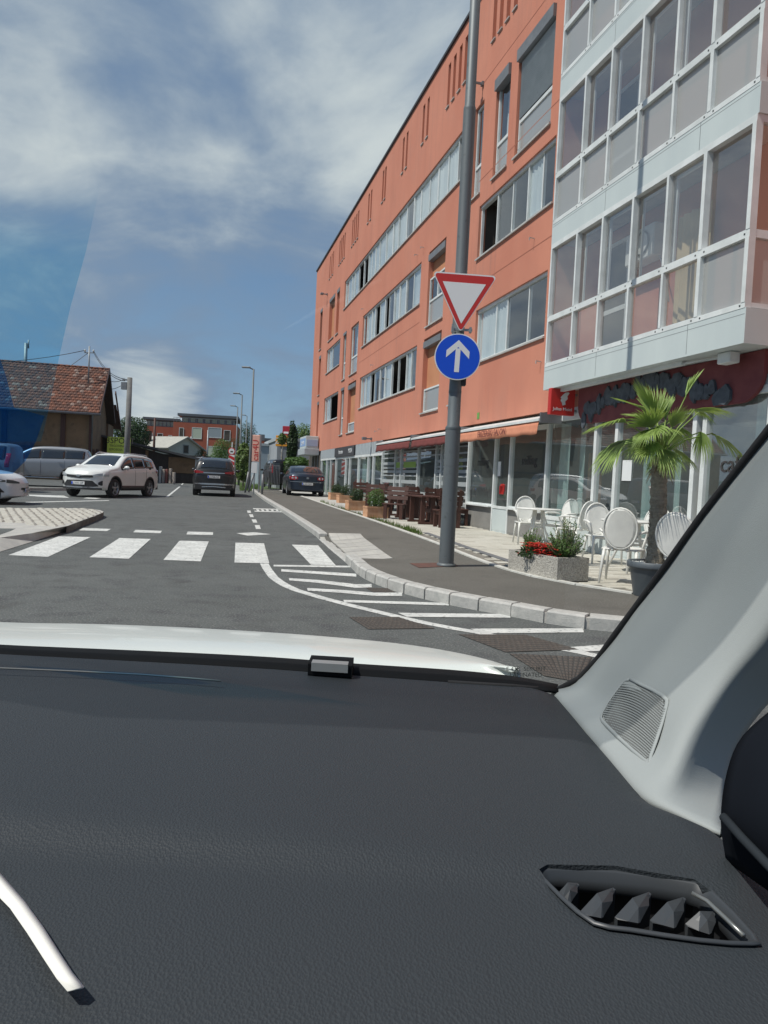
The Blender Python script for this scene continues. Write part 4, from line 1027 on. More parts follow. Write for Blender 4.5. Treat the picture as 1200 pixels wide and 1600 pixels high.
    for s in (1, -1):
        zlo = lambda x: fbelt(x)+.035
        def zhi(x): return min(ztop(x)-.10, ztop(0)-.10)-.01
        parts_x = [b_x0, b_x0+(b_x1-b_x0)*.30, b_x0+(b_x1-b_x0)*.64, b_x1] if kind != 'sedan' else [b_x0, b_x0+(b_x1-b_x0)*.42, b_x1]
        tr = side_patch('window_trim', b_x0-.02, b_x1+.03, lambda x: fbelt(x)+.01, lambda x: zhi(x)+.02, s, cardark, 24, 4, .004)
        for a, b in zip(parts_x, parts_x[1:]):
            side_patch('side_window', a+.02, b-.02, zlo, zhi, s, carglass, 10, 4, .011)
        # door seams, handles
        if name != 'van':
            for xx in parts_x[1:-1]: side_patch('door_seam', xx-.005, xx+.005, lambda x: zb+.16, lambda x: fbelt(x), s, cardark, 1, 8, .001)
            for k in (0, 1):
                xx = parts_x[k]+.12 if k == 0 else parts_x[1]+.10
                zz = fbelt(xx)-.10; mm = MB(); a = side(xx, zz, s, .025); b = side(xx+.17, zz, s, .025); mm.bar(a, b, .03, .025); part('door_handle', mm, paint_ if not dark_side else chrome, root, False)
        if clad:
            side_patch('sill_cladding', wheel_x[0]+R+.06, wheel_x[1]-R-.06, lambda x: zb+.01, lambda x: zb+clad, s, cardark, 10, 2, .012)
            for wx in wheel_x:      # arch lips
                mm = MB(); P = []
                for i in range(17):
                    a = pi*i/16; P.append([side(wx+(R+q)*cos(a), max(zb, R+(R+q)*sin(a)), s, .012) for q in (.07, .12)])
                if s < 0: P = [list(reversed(r)) for r in P]
                mm.shell(P, .01); part('arch_cladding', mm, cardark, root, False)
        # mirrors
        mx_ = b_x1-.12; mz = fbelt(mx_)+.10; mm = MB(); yb = half(mx_, mz)
        mm.bar((mx_, s*(yb-.02), mz-.02), (mx_+.02, s*(yb+.08), mz), .05, .04)
        sp = []
        for i in range(7):
            a = -pi/2+pi*i/6; sp.append([(mx_+.02+.07*cos(a)*cos(b)+.0, s*(yb+.17+.11*sin(a)), mz+.03+.075*cos(a)*sin(b)) for b in [2*pi*k/10 for k in range(11)]])
        mm.grid(sp); part('mirror', mm, paint_, root, False)
        if roofrails:
            mm = MB(); pts = [(x, s*(half(x, ztop(x)-.1)-.12), ztop(x)+.0+dz) for x, dz in ((b_x1-.55, .01), (b_x1-.7, .06), (0, .07), (b_x0+.25, .06), (b_x0+.12, .01))]
            mm.tube(pts, .018, 6); part('roof_rail', mm, chrome, root, False)
    # wheels
    for wx in wheel_x:
        for s in (1, -1):
            yo = s*(hw-.01); mm = MB()
            w = .22; prof = [(R*.66, yo-s*.02), (R*.70, yo+0), (R*.93, yo-s*.004), (R, yo-s*.035), (R, yo-s*(w-.035)), (R*.93, yo-s*w), (R*.5, yo-s*w)]
            mm.lathe(prof, 30, (wx, 0, R), 'y'); wh = part('wheel', mm, tyre, root, False)
            mm = MB(); mm.lathe([(R*.69, yo-s*.0), (R*.66, yo-s*.012), (R*.60, yo-s*.05), (R*.60, yo-s*.12)], 30, (wx, 0, R), 'y')
            mm.lathe([(.001, yo-s*.01), (.05, yo-s*.012), (.07, yo-s*.04)], 12, (wx, 0, R), 'y')
            for k in range(spokes):
                for d_ in (-.13, .13):
                    a = 2*pi*k/spokes+.3+d_; a0 = 2*pi*k/spokes+.3+d_*.3
                    mm.bar((wx+.04*cos(a0), yo-s*.03, R+.04*sin(a0)), (wx+R*.65*cos(a), yo-s*.02, R+R*.65*sin(a)), .03, .03, (0, 1, 0))
            part('rim', mm, rimm, wh, False)
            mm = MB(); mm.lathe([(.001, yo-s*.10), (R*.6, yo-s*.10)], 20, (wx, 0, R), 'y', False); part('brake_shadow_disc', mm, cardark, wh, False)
    if plate is not None:
        for e, z in ((1, plate[1]), (-1, plate[2])):
            mm = MB(); x = (xf+.02) if e > 0 else (xr-.02)
            pl = MB(); pl.cbox(x-.008, x+.008, -.26, .26, z-.055, z+.055, .004); p = part('number_plate', pl, platew, root, False)
            pl = MB(); pl.box(x-.009 if e < 0 else x+.0081, x-.0081 if e < 0 else x+.009, (-.255 if e > 0 else .21), (-.21 if e > 0 else .255), z-.05, z+.05); part('blue_band', pl, K['blue'], p, False)
            M4 = frame4((x+e*.0095, 0, z-.002), (0, e, 0), (0, 0, 1), (e, 0, 0)); cu = text('lettering', plate[0], .105, K['text'], M4, None, .001); cu.parent = p; cu.matrix_local = M4
    return root, dict(side_patch=side_patch, end_patch=end_patch, half=half, ztop=ztop, fbelt=fbelt, xf=xf, xr=xr, endp=endp, side=side, topz=topz, R=R)
def place(o, p, ang, s=1.0):
    o.location = p; o.rotation_euler = (0, 0, ang); o.scale = (s, s, s); WM[o.name] = Matrix.Translation(Vector(p)) @ Matrix.Rotation(ang, 4, 'Z') @ Matrix.Scale(s, 4)

suv_top = [(2.30,.80),(2.22,.93),(2.0,1.02),(1.5,1.10),(1.08,1.17),(.95,1.21),(.75,1.33),(.45,1.50),(.2,1.61),(-.1,1.66),(-.7,1.675),(-1.3,1.65),(-1.75,1.59),(-1.95,1.53),(-2.08,1.38),(-2.18,1.16),(-2.26,.98),(-2.3,.88)]
suv_belt = [(-2.3,1.14),(-1.5,1.11),(0,1.05),(1.0,1.0),(2.3,.92)]
def crossover(label, pm, plate, front, facing):
    o, h = build_car('crossover', label, 'car', pm, 4.6, 1.845, 1.675, suv_top, suv_belt, (-1.32, 1.34), .355, zb=.27, cab=(1.02, .28, -1.9, -2.17, -1.78, .82), plate=plate, clad=.19, roofrails=True, bend=(.42, .14))
    ep, sp = h['end_patch'], h['side_patch']
    # front: slim grille, big lower intake, lamps, fogs, skid bar
    ep('grille', 1, [(-.52,.735,.80),(0,.70,.785),(.52,.735,.80)], cardark, .012)
    ep('upper_grille_slot', 1, [(-.62,.80,.83),(-.2,.775,.80),(0,.765,.79),(.2,.775,.80),(.62,.80,.83)], cardark, .014)
    ep('lower_intake', 1, [(-.68,.42,.45),(-.5,.40,.62),(0,.40,.63),(.5,.40,.62),(.68,.42,.45)], cardark, .012)
    ep('skid_bar', 1, [(-.6,.355,.40),(0,.345,.40),(.6,.355,.40)], chrome, .02)
    ep('bumper_base', 1, [(-.78,.30,.36),(0,.29,.34),(.78,.30,.36)], cardark, .012)
    ep('badge', 1, [(-.08,.765,.80),(0,.745,.83),(.08,.765,.80)], chrome, .03)
    for s in (1, -1):
        ep('headlamp', 1, [(s*.50,.80,.83),(s*.66,.79,.88),(s*.80,.79,.90)], headl, .016)
        sp('headlamp', 1.92, 2.28, lambda x: .80, lambda x: .90, s, headl, 6, 2, .012)
        ep('fog_lamp', 1, [(s*.68,.48,.56),(s*.76,.45,.62),(s*.80,.46,.63)], cardark, .016)
        # rear lamps
        sp('tail_lamp', -2.27, -1.98, lambda x: .98, lambda x: 1.11, s, taill, 5, 2, .014)
        ep('tail_lamp', -1, [(s*.45,1.0,1.06),(s*.6,.99,1.09),(s*.78,.98,1.11)], taill, .03)
    ep('rear_garnish', -1, [(-.46,.99,1.03),(0,.99,1.035),(.46,.99,1.03)], chrome, .02)
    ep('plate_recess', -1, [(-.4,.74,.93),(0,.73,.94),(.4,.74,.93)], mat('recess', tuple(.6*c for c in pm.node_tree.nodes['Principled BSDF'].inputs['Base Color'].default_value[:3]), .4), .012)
    ep('rear_bumper_trim', -1, [(-.8,.5,.56),(0,.5,.57),(.8,.5,.56)], chrome, .016)
    ep('rear_bumper_base', -1, [(-.8,.30,.48),(0,.30,.46),(.8,.30,.48)], cardark, .02)
    ep('rear_skid_bar', -1, [(-.5,.38,.42),(0,.41,.45),(.5,.38,.42)], chrome, .03)
    ep('rear_window', -1, [(-.66,1.17,1.2),(0,1.17,1.22),(.66,1.17,1.2)], carglass, .004)
    return o
white_paint = paintm('white_paint', (.70, .715, .69), .0, .3)
p = crossover('white crossover with black cladding driving out of the side road towards the zebra crossing', white_paint, ('LJ 031-UP', .52, .84), True, 0)
# white crossover: front wheels at about (170,779); heading towards the viewer and a little left
a = G(118, 778.5); b = G(231, 778)
def heading(x, y): return math.atan2(y, x)
rav = p
place(rav, tuple((G(168, 778.3)+Vector((-.55, 1.9, 0)))), heading(-.17, -1.0)-0.0, 1.02)
dk = crossover('dark grey crossover seen from behind, driving away in the right-hand lane', paintm('graphite_paint', (.035, .035, .036), .5, .32), ('LJ 758-CK', .52, .84), False, 0)
c = G(332, 775.5)
place(dk, (c.x-.4, c.y+2.2, gz(c.y)), heading(-.20, 1.0), 1.07)
# dark saloon parked on the pavement
sed_top = [(2.38,.62),(2.3,.76),(2.0,.86),(1.3,.94),(.95,.98),(.85,1.0),(.6,1.13),(.25,1.31),(0,1.39),(-.4,1.44),(-.9,1.42),(-1.3,1.33),(-1.6,1.20),(-1.82,1.09),(-1.95,1.06),(-2.2,1.04),(-2.34,1.0),(-2.38,.9)]
sed_belt = [(-2.38,.98),(-1,.95),(.9,.88),(2.38,.7)]
sedp = paintm('navy_paint', (.028, .04, .062), .5, .28)
sed, h = build_car('saloon_car', 'dark blue saloon parked on the pavement with its round red tail lamps to the viewer', 'car', sedp, 4.76, 1.82, 1.47, sed_top, sed_belt, (-1.35, 1.36), .33, zb=.2, cab=(.92, .12, -1.02, -1.8, -1.55, .72), plate=('LJ 84-3ZM', .45, .58), kind='sedan', bend=(.4, .2))
ep, sp = h['end_patch'], h['side_patch']
for s in (1, -1):
    ep('tail_lamp', -1, [(s*.46,.80,.90),(s*.55,.77,.93),(s*.70,.76,.94),(s*.80,.78,.93)], taill, .016)
    mm = MB()
    for y, r in ((.56, .055), (.71, .05)):
        q = h['endp'](-1, s*y, .85, .03); mm.lathe([(0, q[0]-.004), (r*.6, q[0]-.006), (r, q[0])], 14, (0, q[1], q[2]), 'x')
    part('lamp_lens', mm, headl, root if False else sed, False)
    sp('tail_lamp', -2.35, -2.12, lambda x: .78, lambda x: .93, s, taill, 4, 2, .012)
    sp('headlamp', 2.0, 2.33, lambda x: .60, lambda x: .70, s, headl, 4, 2, .012)
ep('bumper_strip', -1, [(-.82,.66,.68),(0,.66,.685),(.82,.66,.68)], chrome, .016)
ep('plate_recess', -1, [(-.38,.51,.65),(0,.5,.65),(.38,.51,.65)], cardark, .008)
ep('badge', -1, [(-.06,.84,.88),(0,.80,.92),(.06,.84,.88)], chrome, .016)
c = G(476, 775.5, .10)
place(sed, (c.x-.35, c.y+1.9, gz(c.y)+.12), heading(-.215, 1.0)+.0, 1.05)
# silver estate / off-roader seen from its left side
big_top = [(2.48,.85),(2.4,1.0),(2.1,1.1),(1.5,1.17),(1.1,1.22),(1.0,1.26),(.8,1.39),(.45,1.6),(.2,1.71),(-.2,1.77),(-1.0,1.79),(-1.7,1.77),(-2.15,1.70),(-2.3,1.5),(-2.4,1.25),(-2.46,1.05),(-2.48,.95)]
big_belt = [(-2.48,1.20),(0,1.12),(1.1,1.08),(2.48,.98)]
silv = paintm('silver_paint', (.36, .37, .38), .6, .35)
bg_, h = build_car('off_roader', 'large silver off-roader parked side-on in front of the old tiled house', 'car', silv, 4.96, 1.92, 1.79, big_top, big_belt, (-1.5, 1.48), .37, zb=.28, cab=(1.08, .3, -2.2, -2.38, -2.12, .92), plate=('LJ 40-5RD', .55, .9), clad=.12, roofrails=False, tumble=.30)
ep, sp = h['end_patch'], h['side_patch']
for s in (1, -1):
    sp('headlamp', 2.1, 2.42, lambda x: .86, lambda x: .98, s, headl, 4, 2, .012); sp('tail_lamp', -2.45, -2.25, lambda x: 1.0, lambda x: 1.2, s, taill, 4, 2, .012)
    sp('step_bar', -1.0, 1.0, lambda x: .30, lambda x: .34, s, chrome, 6, 1, .03)
c = G(84, 755, .1)
place(bg_, (c.x+.3, c.y-2.3, gz(c.y)+.1), heading(-1.0, -.30), 1.04)
# white hatchback entering at the left edge
hat_top = [(2.2,.60),(2.12,.74),(1.9,.86),(1.4,.95),(1.05,1.0),(.95,1.03),(.7,1.15),(.3,1.35),(.05,1.43),(-.4,1.46),(-1.2,1.43),(-1.7,1.36),(-1.9,1.25),(-2.05,1.05),(-2.15,.95),(-2.2,.85)]
hat_belt = [(-2.2,1.0),(0,.93),(1.0,.88),(2.2,.76)]
hat, h = build_car('hatchback', 'white hatchback cut by the left edge of the view behind the cobbled island', 'car', paintm('white_paint_cool', (.7, .71, .72), .05, .25), 4.4, 1.8, 1.46, hat_top, hat_belt, (-1.3, 1.32), .33, zb=.17, cab=(1.0, .15, -1.8, -2.05, -1.8, .8), plate=('LJ 62-7KB', .42, .7), bend=(.45, .2), spokes=10)
ep, sp = h['end_patch'], h['side_patch']
for s in (1, -1):
    sp('headlamp', 1.62, 2.16, lambda x: .66-.02*(x-1.9), lambda x: .74-.12*(x-1.9), s, mat('dark_lamp', (.06, .065, .07), .1, coat=1), 8, 2, .010)
    sp('headlamp_lens', 1.85, 2.08, lambda x: .67, lambda x: .71, s, headl, 4, 1, .016)
    sp('bumper_vent', 1.86, 2.12, lambda x: .36, lambda x: .36+max(.0, min(.17, (2.14-x)*.9)), s, cardark, 6, 2, .010)
ep('grille', 1, [(-.4,.44,.50),(0,.42,.5),(.4,.44,.50)], cardark, .008)
for s in (1, -1): ep('headlamp', 1, [(s*.5,.62,.66),(s*.68,.62,.71),(s*.82,.63,.73)], mat('dark_lamp', (.06, .065, .07), .1, coat=1), .012)
c = G(34, 790.5)
place(hat, (G(2, 791).x-2.15, G(2, 791).y+.95, gz(20)), heading(1.0, .22), 1.0)
# grey van behind it
van_top = [(2.35,.9),(2.25,1.05),(1.9,1.15),(1.6,1.22),(1.4,1.35),(1.0,1.66),(.75,1.8),(.4,1.86),(-.5,1.88),(-1.8,1.87),(-2.15,1.84),(-2.27,1.7),(-2.32,1.3),(-2.35,1.1)]
van_belt = [(-2.35,1.15),(1.5,1.08),(2.35,1.0)]
vp = paintm('van_grey', (.2, .2, .2), .3, .4)
van, h = build_car('delivery_van', 'grey van at the left edge, its rear end beside the silver off-roader', 'van', vp, 4.7, 1.85, 1.88, van_top, van_belt, (-1.45, 1.45), .33, zb=.22, cab=(1.55, 1.0, None, None, -2.1, 1.25), plate=('LJ 11-8TN', .5, .7), tumble=.2)
ep, sp = h['end_patch'], h['side_patch']
for s in (1, -1):
    sp('tail_lamp', -2.33, -2.16, lambda x: .95, lambda x: 1.5, s, taill, 3, 3, .012)
c = G(25, 760)
place(van, (G(0, 768).x-1.9, G(0, 768).y+.4, gz(30)), heading(-1.0, -.12), 1.0)
# black people carrier parked in the side yard
bvan, h = build_car('people_carrier', 'black van parked in the yard behind the thin metal railing', 'van', paintm('black_paint', (.012, .012, .014), .3, .25), 4.9, 1.9, 1.95, [(x*1.04, z*1.05) for x, z in van_top], [(-2.5,1.2),(1.5,1.12),(2.45,1.05)], (-1.5, 1.5), .34, zb=.24, cab=(1.6, 1.05, None, None, -2.2, 1.3), plate=('LJ 90-2VA', .5, 1.0), tumble=.18)
ep, sp = h['end_patch'], h['side_patch']
for s in (1, -1):
    ep('tail_lamp', -1, [(s*.76,1.05,1.6),(s*.86,1.05,1.6)], taill, .012)
ep('rear_window', -1, [(-.72,1.3,1.72),(0,1.3,1.75),(.72,1.3,1.72)], carglass, .012)
c = W(427, 757, 50)
place(bvan, (c.x, c.y+2.4, gz(50)+.12), heading(-.3, 1.0), 1.0)
# ------------------------------------------------------------ street furniture, near
WALKZ = .12
# grey sign pole
pb = G(697, 884, .12); pole = thing('sign_pole', 'tall grey stepped steel pole carrying the two traffic signs on the pavement', 'pole', tuple(pb))
m = MB(); x, y = pb.x, pb.y
m.lathe([(.104, pb.z), (.104, 2.02), (.104, 2.03), (.086, 2.06), (.086, 2.62), (.083, 2.63), (.083, 6.3), (.083, 6.32), (.070, 6.36), (.066, 12.5), (0, 12.5)], 28, (x, y, 0)); part('shaft', m, K['polegrey'], pole)
m = MB(); m.lathe([(.108, 2.0), (.110, 2.01), (.108, 2.03)], 28, (x, y, 0)); m.lathe([(.089, 2.5), (.089, 2.53)], 28, (x, y, 0)); m.lathe([(.13, pb.z+.005), (.13, pb.z+.03), (.104, pb.z+.04)], 28, (x, y, 0)); part('collar', m, K['polegrey'], pole)
m = MB(); m.cbox(x+.055, x+.14, y-.05, y+.05, 2.6, 2.84, .01); part('junction_box', m, K['black'], pole)
def disc_sign(nm, label, cpx, Yd, build):
    c = W(cpx[0], cpx[1], Yd); t = thing(nm, label, 'sign', tuple(c)); build(c, t); return t
Ys = pb.y-.16
ux = Vector((1, 0, 0)); uz = Vector((0, 0, 1))
def rounded_tri(hw_, hh, r):
    P = [(-hw_, hh*.5), (hw_, hh*.5), (0, -hh*.5)]; out = []
    for i in range(3):
        p0 = Vector(P[i-1]); p = Vector(P[i]); p1 = Vector(P[(i+1) % 3]); a = (p0-p).normalized(); b = (p1-p).normalized()
        ang = a.angle(b); d_ = r/math.tan(ang/2); s = p+a*d_; e = p+b*d_; c = p+(a+b).normalized()*(r/sin(ang/2))
        a0 = math.atan2(s.y-c.y, s.x-c.x); a1 = math.atan2(e.y-c.y, e.x-c.x)
        while a1-a0 > pi: a1 -= 2*pi
        while a1-a0 < -pi: a1 += 2*pi
        out += [(c.x+r*cos(a0+(a1-a0)*k/6), c.y+r*sin(a0+(a1-a0)*k/6)) for k in range(7)]
    return out
k_ = Ys/FPX
# both plates hang parallel to the picture's horizon as in the photo: they are tilted slightly with the bracket
ty = W(723, 474, Ys); tilt = radians(-1.6)
def plate_f(c):
    def f(u, v, t): return (c.x+u*cos(tilt)-v*sin(tilt), c.y-t, c.z+u*sin(tilt)+v*cos(tilt))
    return f
tr = thing('yield_sign', 'white triangle with red border pointing down, on the grey pole', 'traffic sign', tuple(ty))
W_ = 100*k_; H_ = 91*k_
def tri(shrink, r): return rounded_tri(W_/2-shrink*1.75, H_-shrink*3.0, r)
m = MB(); f = plate_f(ty); m.prism(tri(0, .035), f, -.02, 0); part('backing_plate', m, K['white'], tr)
m = MB(); m.prism(tri(.012, .03), f, 0, .002); part('red_border', m, K['red'], tr)
m = MB(); off = plate_f(ty+Vector((0, 0, .0))); m.prism([(u, v+.0) for u, v in tri(.082, .004)], off, .002, .004); part('white_field', m, K['white'], tr)
m = MB(); m.box(ty.x-.12, ty.x+.16, ty.y+.021, ty.y+.05, ty.z+.1, ty.z+.14); m.box(ty.x-.12, ty.x+.15, ty.y+.021, ty.y+.05, ty.z-.36, ty.z-.33); m.box(ty.x-.13, ty.x-.10, ty.y+.0, ty.y+.08, ty.z-.38, ty.z-.31); m.box(ty.x+.11, ty.x+.14, ty.y+.0, ty.y+.08, ty.z-.38, ty.z-.31); part('bracket', m, K['galv'], tr)
bc = W(715, 557.5, Ys); bs = thing('ahead_only_sign', 'round blue sign with a white upward arrow under the yield triangle', 'traffic sign', tuple(bc))
R_ = 35.8*k_; f = plate_f(bc); circ = lambda r: [(r*cos(2*pi*i/48), r*sin(2*pi*i/48)) for i in range(48)]
m = MB(); m.prism(circ(R_), f, -.02, 0); part('backing_plate', m, K['white'], bs)
m = MB(); m.prism(circ(R_-.014), f, 0, .002); part('blue_field', m, K['blue'], bs)
q = R_
m = MB(); m.prism([(-.105*q,-.66*q),(.105*q,-.66*q),(.105*q,.36*q),(-.105*q,.36*q)], f, .002, .004)
m.prism([(0,.72*q),(.50*q,.25*q),(.50*q,-.06*q),(0,.42*q)], f, .0021, .0041); m.prism([(0,.72*q),(0,.42*q),(-.50*q,-.06*q),(-.50*q,.25*q)], f, .0021, .0041); part('arrow', m, K['white'], bs)
m = MB(); m.box(bc.x-.1, bc.x+.14, bc.y+.021, bc.y+.06, bc.z-.22, bc.z-.18); part('bracket', m, K['galv'], bs)

# ---- white chairs with oval backs, white tables
def tz(p): return .118+gz(p.y)
def make_chair():
    t = thing('garden_chair', 'x', 'chair', (0,0,0)); P = K['plastic']
    m = MB(); rows = []
    for i in range(9):      # seat, slightly dished, front at +y
        y = -.22+.44*i/8; w = .24-.03*abs(i/8-.6); rows.append([(w*(-1+2*j/8), y, .44-.012*cos(pi*(j-4)/8)*cos(pi*(i-4)/9)) for j in range(9)])
    m.shell(rows, -.02); m.bar((-.2, .2, .42), (.2, .2, .42), .03, .05); part('seat', m, P, t, False)
    # oval back
    m = MB(); rows = []
    for i in range(9):
        a = pi*i/8; r = []
        for j in range(9):
            u = -cos(a)*.99; hw_ = sqrt(max(0, 1-u*u))*.192; x = hw_*(-1+2*j/8); r.append((x, -.24-.07*(u*.5+.5)-.02*(1-(x/.22)**2), .69+u*.238))
        rows.append(r)
    m.shell(rows, .010); part('back_panel', m, P, t, False)
    m = MB(); m.tube([(.2*cos(2*pi*k/24), -.255-.07*(sin(2*pi*k/24)*.5+.5)+.0, .69+.248*sin(2*pi*k/24)) for k in range(24)], .014, 6, closed=True); m.tube([(-.08, -.23, .46), (-.09, -.24, .41)], .02, 6); m.tube([(.08, -.23, .46), (.09, -.24, .41)], .02, 6); m.tube([(-.10, -.215, .42), (-.10, -.25, .49)], .02, 6); m.tube([(.10, -.215, .42), (.10, -.25, .49)], .02, 6); part('back_frame', m, P, t, False)
    for s in (1, -1):
        m = MB(); m.tube([(s*.215, .2, .43), (s*.225, .215, .3), (s*.235, .235, .0)], [.024, .021, .014], 6); part('leg', m, P, t, False)
        m = MB(); m.tube([(s*.19, -.2, .43), (s*.20, -.23, .3), (s*.215, -.30, .0)], [.024, .021, .014], 6); part('leg', m, P, t, False)
        m = MB(); m.tube([(s*.215, -.25, .64), (s*.265, -.15, .66), (s*.275, .05, .655), (s*.265, .14, .63), (s*.235, .12, .53), (s*.215, .10, .43)], [.016, .018, .02, .018, .016, .018], 6); part('armrest', m, P, t, False)
    return t
def make_table():
    t = thing('garden_table', 'x', 'table', (0,0,0)); P = K['plastic']
    m = MB(); m.lathe([(0, .715), (.40, .715), (.42, .722), (.42, .738), (.41, .745), (0, .745)], 32); part('tabletop', m, P, t, False)
    for k in range(4):
        a = pi/4+k*pi/2; m = MB(); m.tube([(.10*cos(a), .10*sin(a), .71), (.14*cos(a), .14*sin(a), .4), (.31*cos(a), .31*sin(a), 0)], [.025, .022, .016], 6); part('leg', m, P, t, False)
    m = MB(); m.lathe([(.11, .38), (.13, .39), (.11, .41)], 16); part('brace_ring', m, P, t, False)
    return t
ch0 = make_chair(); tb0 = make_table(); index_kids()
def at_sn(s, n): p = SN(s, n, .118); return tuple(p)
gch = 'white oval-backed chairs on the cafe terrace'
def face(p, tgt): return math.atan2(tgt[1]-p[1], tgt[0]-p[0])-pi/2
T1 = at_sn(12.75, 6.25); T2 = at_sn(9.3, 6.0); T3 = at_sn(7.9, 6.1)
tb0.location = T1; tb0['label'] = 'round white table on the terrace behind the flower planter'; tb0['group'] = 'white round tables on the cafe terrace'
clone(tb0, T2, .4, 'round white table on the terrace beside the palm trunk', 'white round tables on the cafe terrace')
clone(tb0, T3, .4, 'round white table farthest right, just behind the windscreen pillar', 'white round tables on the cafe terrace')
CH = [((13.5, 6.4), T1, 'white chair seen sideways at the far left of the terrace, behind the planter'),
      ((12.95, 6.78), T1, 'white chair close to the cafe window behind the farther table'),
      ((12.0, 6.6), T1, 'white chair on the right of the farther table, before the cafe door post'),
      ((10.45, 6.25), T2, 'white chair seen sideways midway between the planter and the palm'),
      ((8.2, 5.2), T2, 'nearest white chair with its whole woven back towards the viewer, left of the palm pot'),
      ((9.75, 6.62), T2, 'white chair half hidden behind the chair left of the palm'),
      ((9.0, 6.75), T2, 'white chair peeping out to the right of the palm trunk'),
      ((8.3, 6.7), T3, 'white chair back rising near the window beside the pillar'),
      ((7.15, 5.25), T3, 'shaded white chair right of the palm pot, cut by the windscreen pillar')]
for i, (sn, tg, lb) in enumerate(CH):
    p = at_sn(*sn)
    if i == 0: ch0.location = p; ch0.rotation_euler = (0, 0, face(p, tg)); ch0['label'] = lb; ch0['group'] = gch
    else: clone(ch0, p, face(p, tg)+random.uniform(-.12, .12), lb, gch)
# ---- exposed-aggregate planter with shrubs and red flowers
P1, P2, P3 = G(793.5, 890.7, .118), G(869.8, 908.5, .118), G(901, 912.8, .118)
dl = (P1-P2); dl.z = 0; Lp = dl.length; dl.normalize(); dw = Vector((dl.y, -dl.x, 0));
if dw.dot(nS) < 0: dw = -dw
pc = P2+dl*Lp/2+dw*.24
aggr = mat('exposed_aggregate', (.56, .54, .48), .95, var=(.29, .27, .24), vscale=55, bump=1.0, bscale=70, detail=2)
cp_ = thing('planter', 'long exposed-aggregate concrete planter with red flowers at the pavement edge', 'planter', tuple(pc)); cp_rz = math.atan2(dl.y, dl.x)
fP = lambda a, b, z: P2+dl*a+dw*b+Vector((0, 0, z))
m = MB(fP); hP = .29
m.box(0, Lp, 0, .05, 0, hP); m.box(0, Lp, .43, .48, 0, hP); m.box(0, .05, .051, .429, 0, hP); m.box(Lp-.05, Lp, .051, .429, 0, hP); part('trough', m, aggr, cp_)
m = MB(fP); m.box(.05, Lp-.05, .05, .43, .1, .24); part('soil', m, K['soil'], cp_)
def leaf_quads(m, c, n, spread, size, r_, zs=1., shape='ball', up=.3):
    for _ in range(n):
        while True:
            p = Vector((r_.uniform(-1, 1), r_.uniform(-1, 1), r_.uniform(-1, 1)))
            if p.length < 1: break
        p = Vector((p.x*spread[0], p.y*spread[1], p.z*spread[2]))+Vector(c)
        d = Vector((r_.gauss(0, 1), r_.gauss(0, 1), r_.gauss(0, 1)+up)).normalized(); s = size*r_.uniform(.6, 1.3); a = d.orthogonal().normalized(); a = (Matrix.Rotation(r_.uniform(0, 6.3), 3, d) @ a); b = d.cross(a)*.45
        m.add([tuple(p-a*s), tuple(p+b*s), tuple(p+a*s), tuple(p-b*s)], [(0, 1, 2, 3)])
r_ = random.Random(31)
def conifer_sprigs(name, label, cx, cy, h, rad, n):
    t = thing(name, label, 'shrub', tuple(fP(cx, cy, .24))); m = MB(); st = MB()
    for k in range(n):
        a = r_.uniform(0, 6.3); rr = rad*sqrt(r_.random()); base = fP(cx+.03*cos(a), cy+.03*sin(a), .22); z = h*(1-.5*(rr/rad)**2)*r_.uniform(.35, 1.0); tip = fP(cx+rr*cos(a), cy+rr*sin(a), .24+z)
        st.tube([base, (base+tip)/2+Vector((0, 0, .02)), tip], [.006, .004, .002], 4)
        for q in range(26):
            tq = .35+.65*q/25; p = base.lerp(tip, tq); d = Vector((r_.gauss(0, 1), r_.gauss(0, 1), r_.gauss(.8, .6))).normalized(); s = .035; b = d.orthogonal().normalized()*.008
            m.add([tuple(p-b), tuple(p+d*s), tuple(p+b)], [(0, 1, 2)])
    part('stem', st, K['bark'], t); part('foliage', m, K['leaf'], t); return t
conifer_sprigs('shrub', 'small upright green shrub at the left end of the concrete planter', Lp-.14, .26, .42, .17, 44)
conifer_sprigs('shrub', 'taller green shrub at the right end of the concrete planter', .20, .26, .58, .25, 95)
conifer_sprigs('shrub', 'tiny green sprigs between the two shrubs behind the red flowers', Lp*.52, .36, .14, .2, 20)
m = MB(); 
bg1 = thing('flowers', 'bright red begonias filling the middle of the concrete planter', 'flowers', tuple(fP(Lp*.5, .2, .25)))
leaf_quads(m, fP(Lp*.48, .17, .29), 600, (.36, .15, .09), .03, r_)
m.v = [v for v in m.v]; part('foliage', m, K['leafd'], bg1)
m = MB()
for _ in range(330):
    a = r_.gauss(Lp*.5, .17); b = r_.uniform(-.02, .32)
    if not .1 < a < Lp-.1: continue
    c = fP(a, b, .33+r_.uniform(-.06, .09)-.25*abs(a-Lp*.5)**2)
    for k in range(5):
        e = 2*pi*k/5; d = Vector((cos(e), sin(e), .5)).normalized(); w = Vector((-sin(e), cos(e), 0))*.013; L_ = .022
        m.add([tuple(c), tuple(c+d*L_*.6+w), tuple(c+d*L_*1.2), tuple(c+d*L_*.6-w)], [(0, 1, 2, 3)])
part('petals', m, mat('petal_red', (.68, .03, .02), .6, var=(.55, .05, .03), vscale=20), bg1)
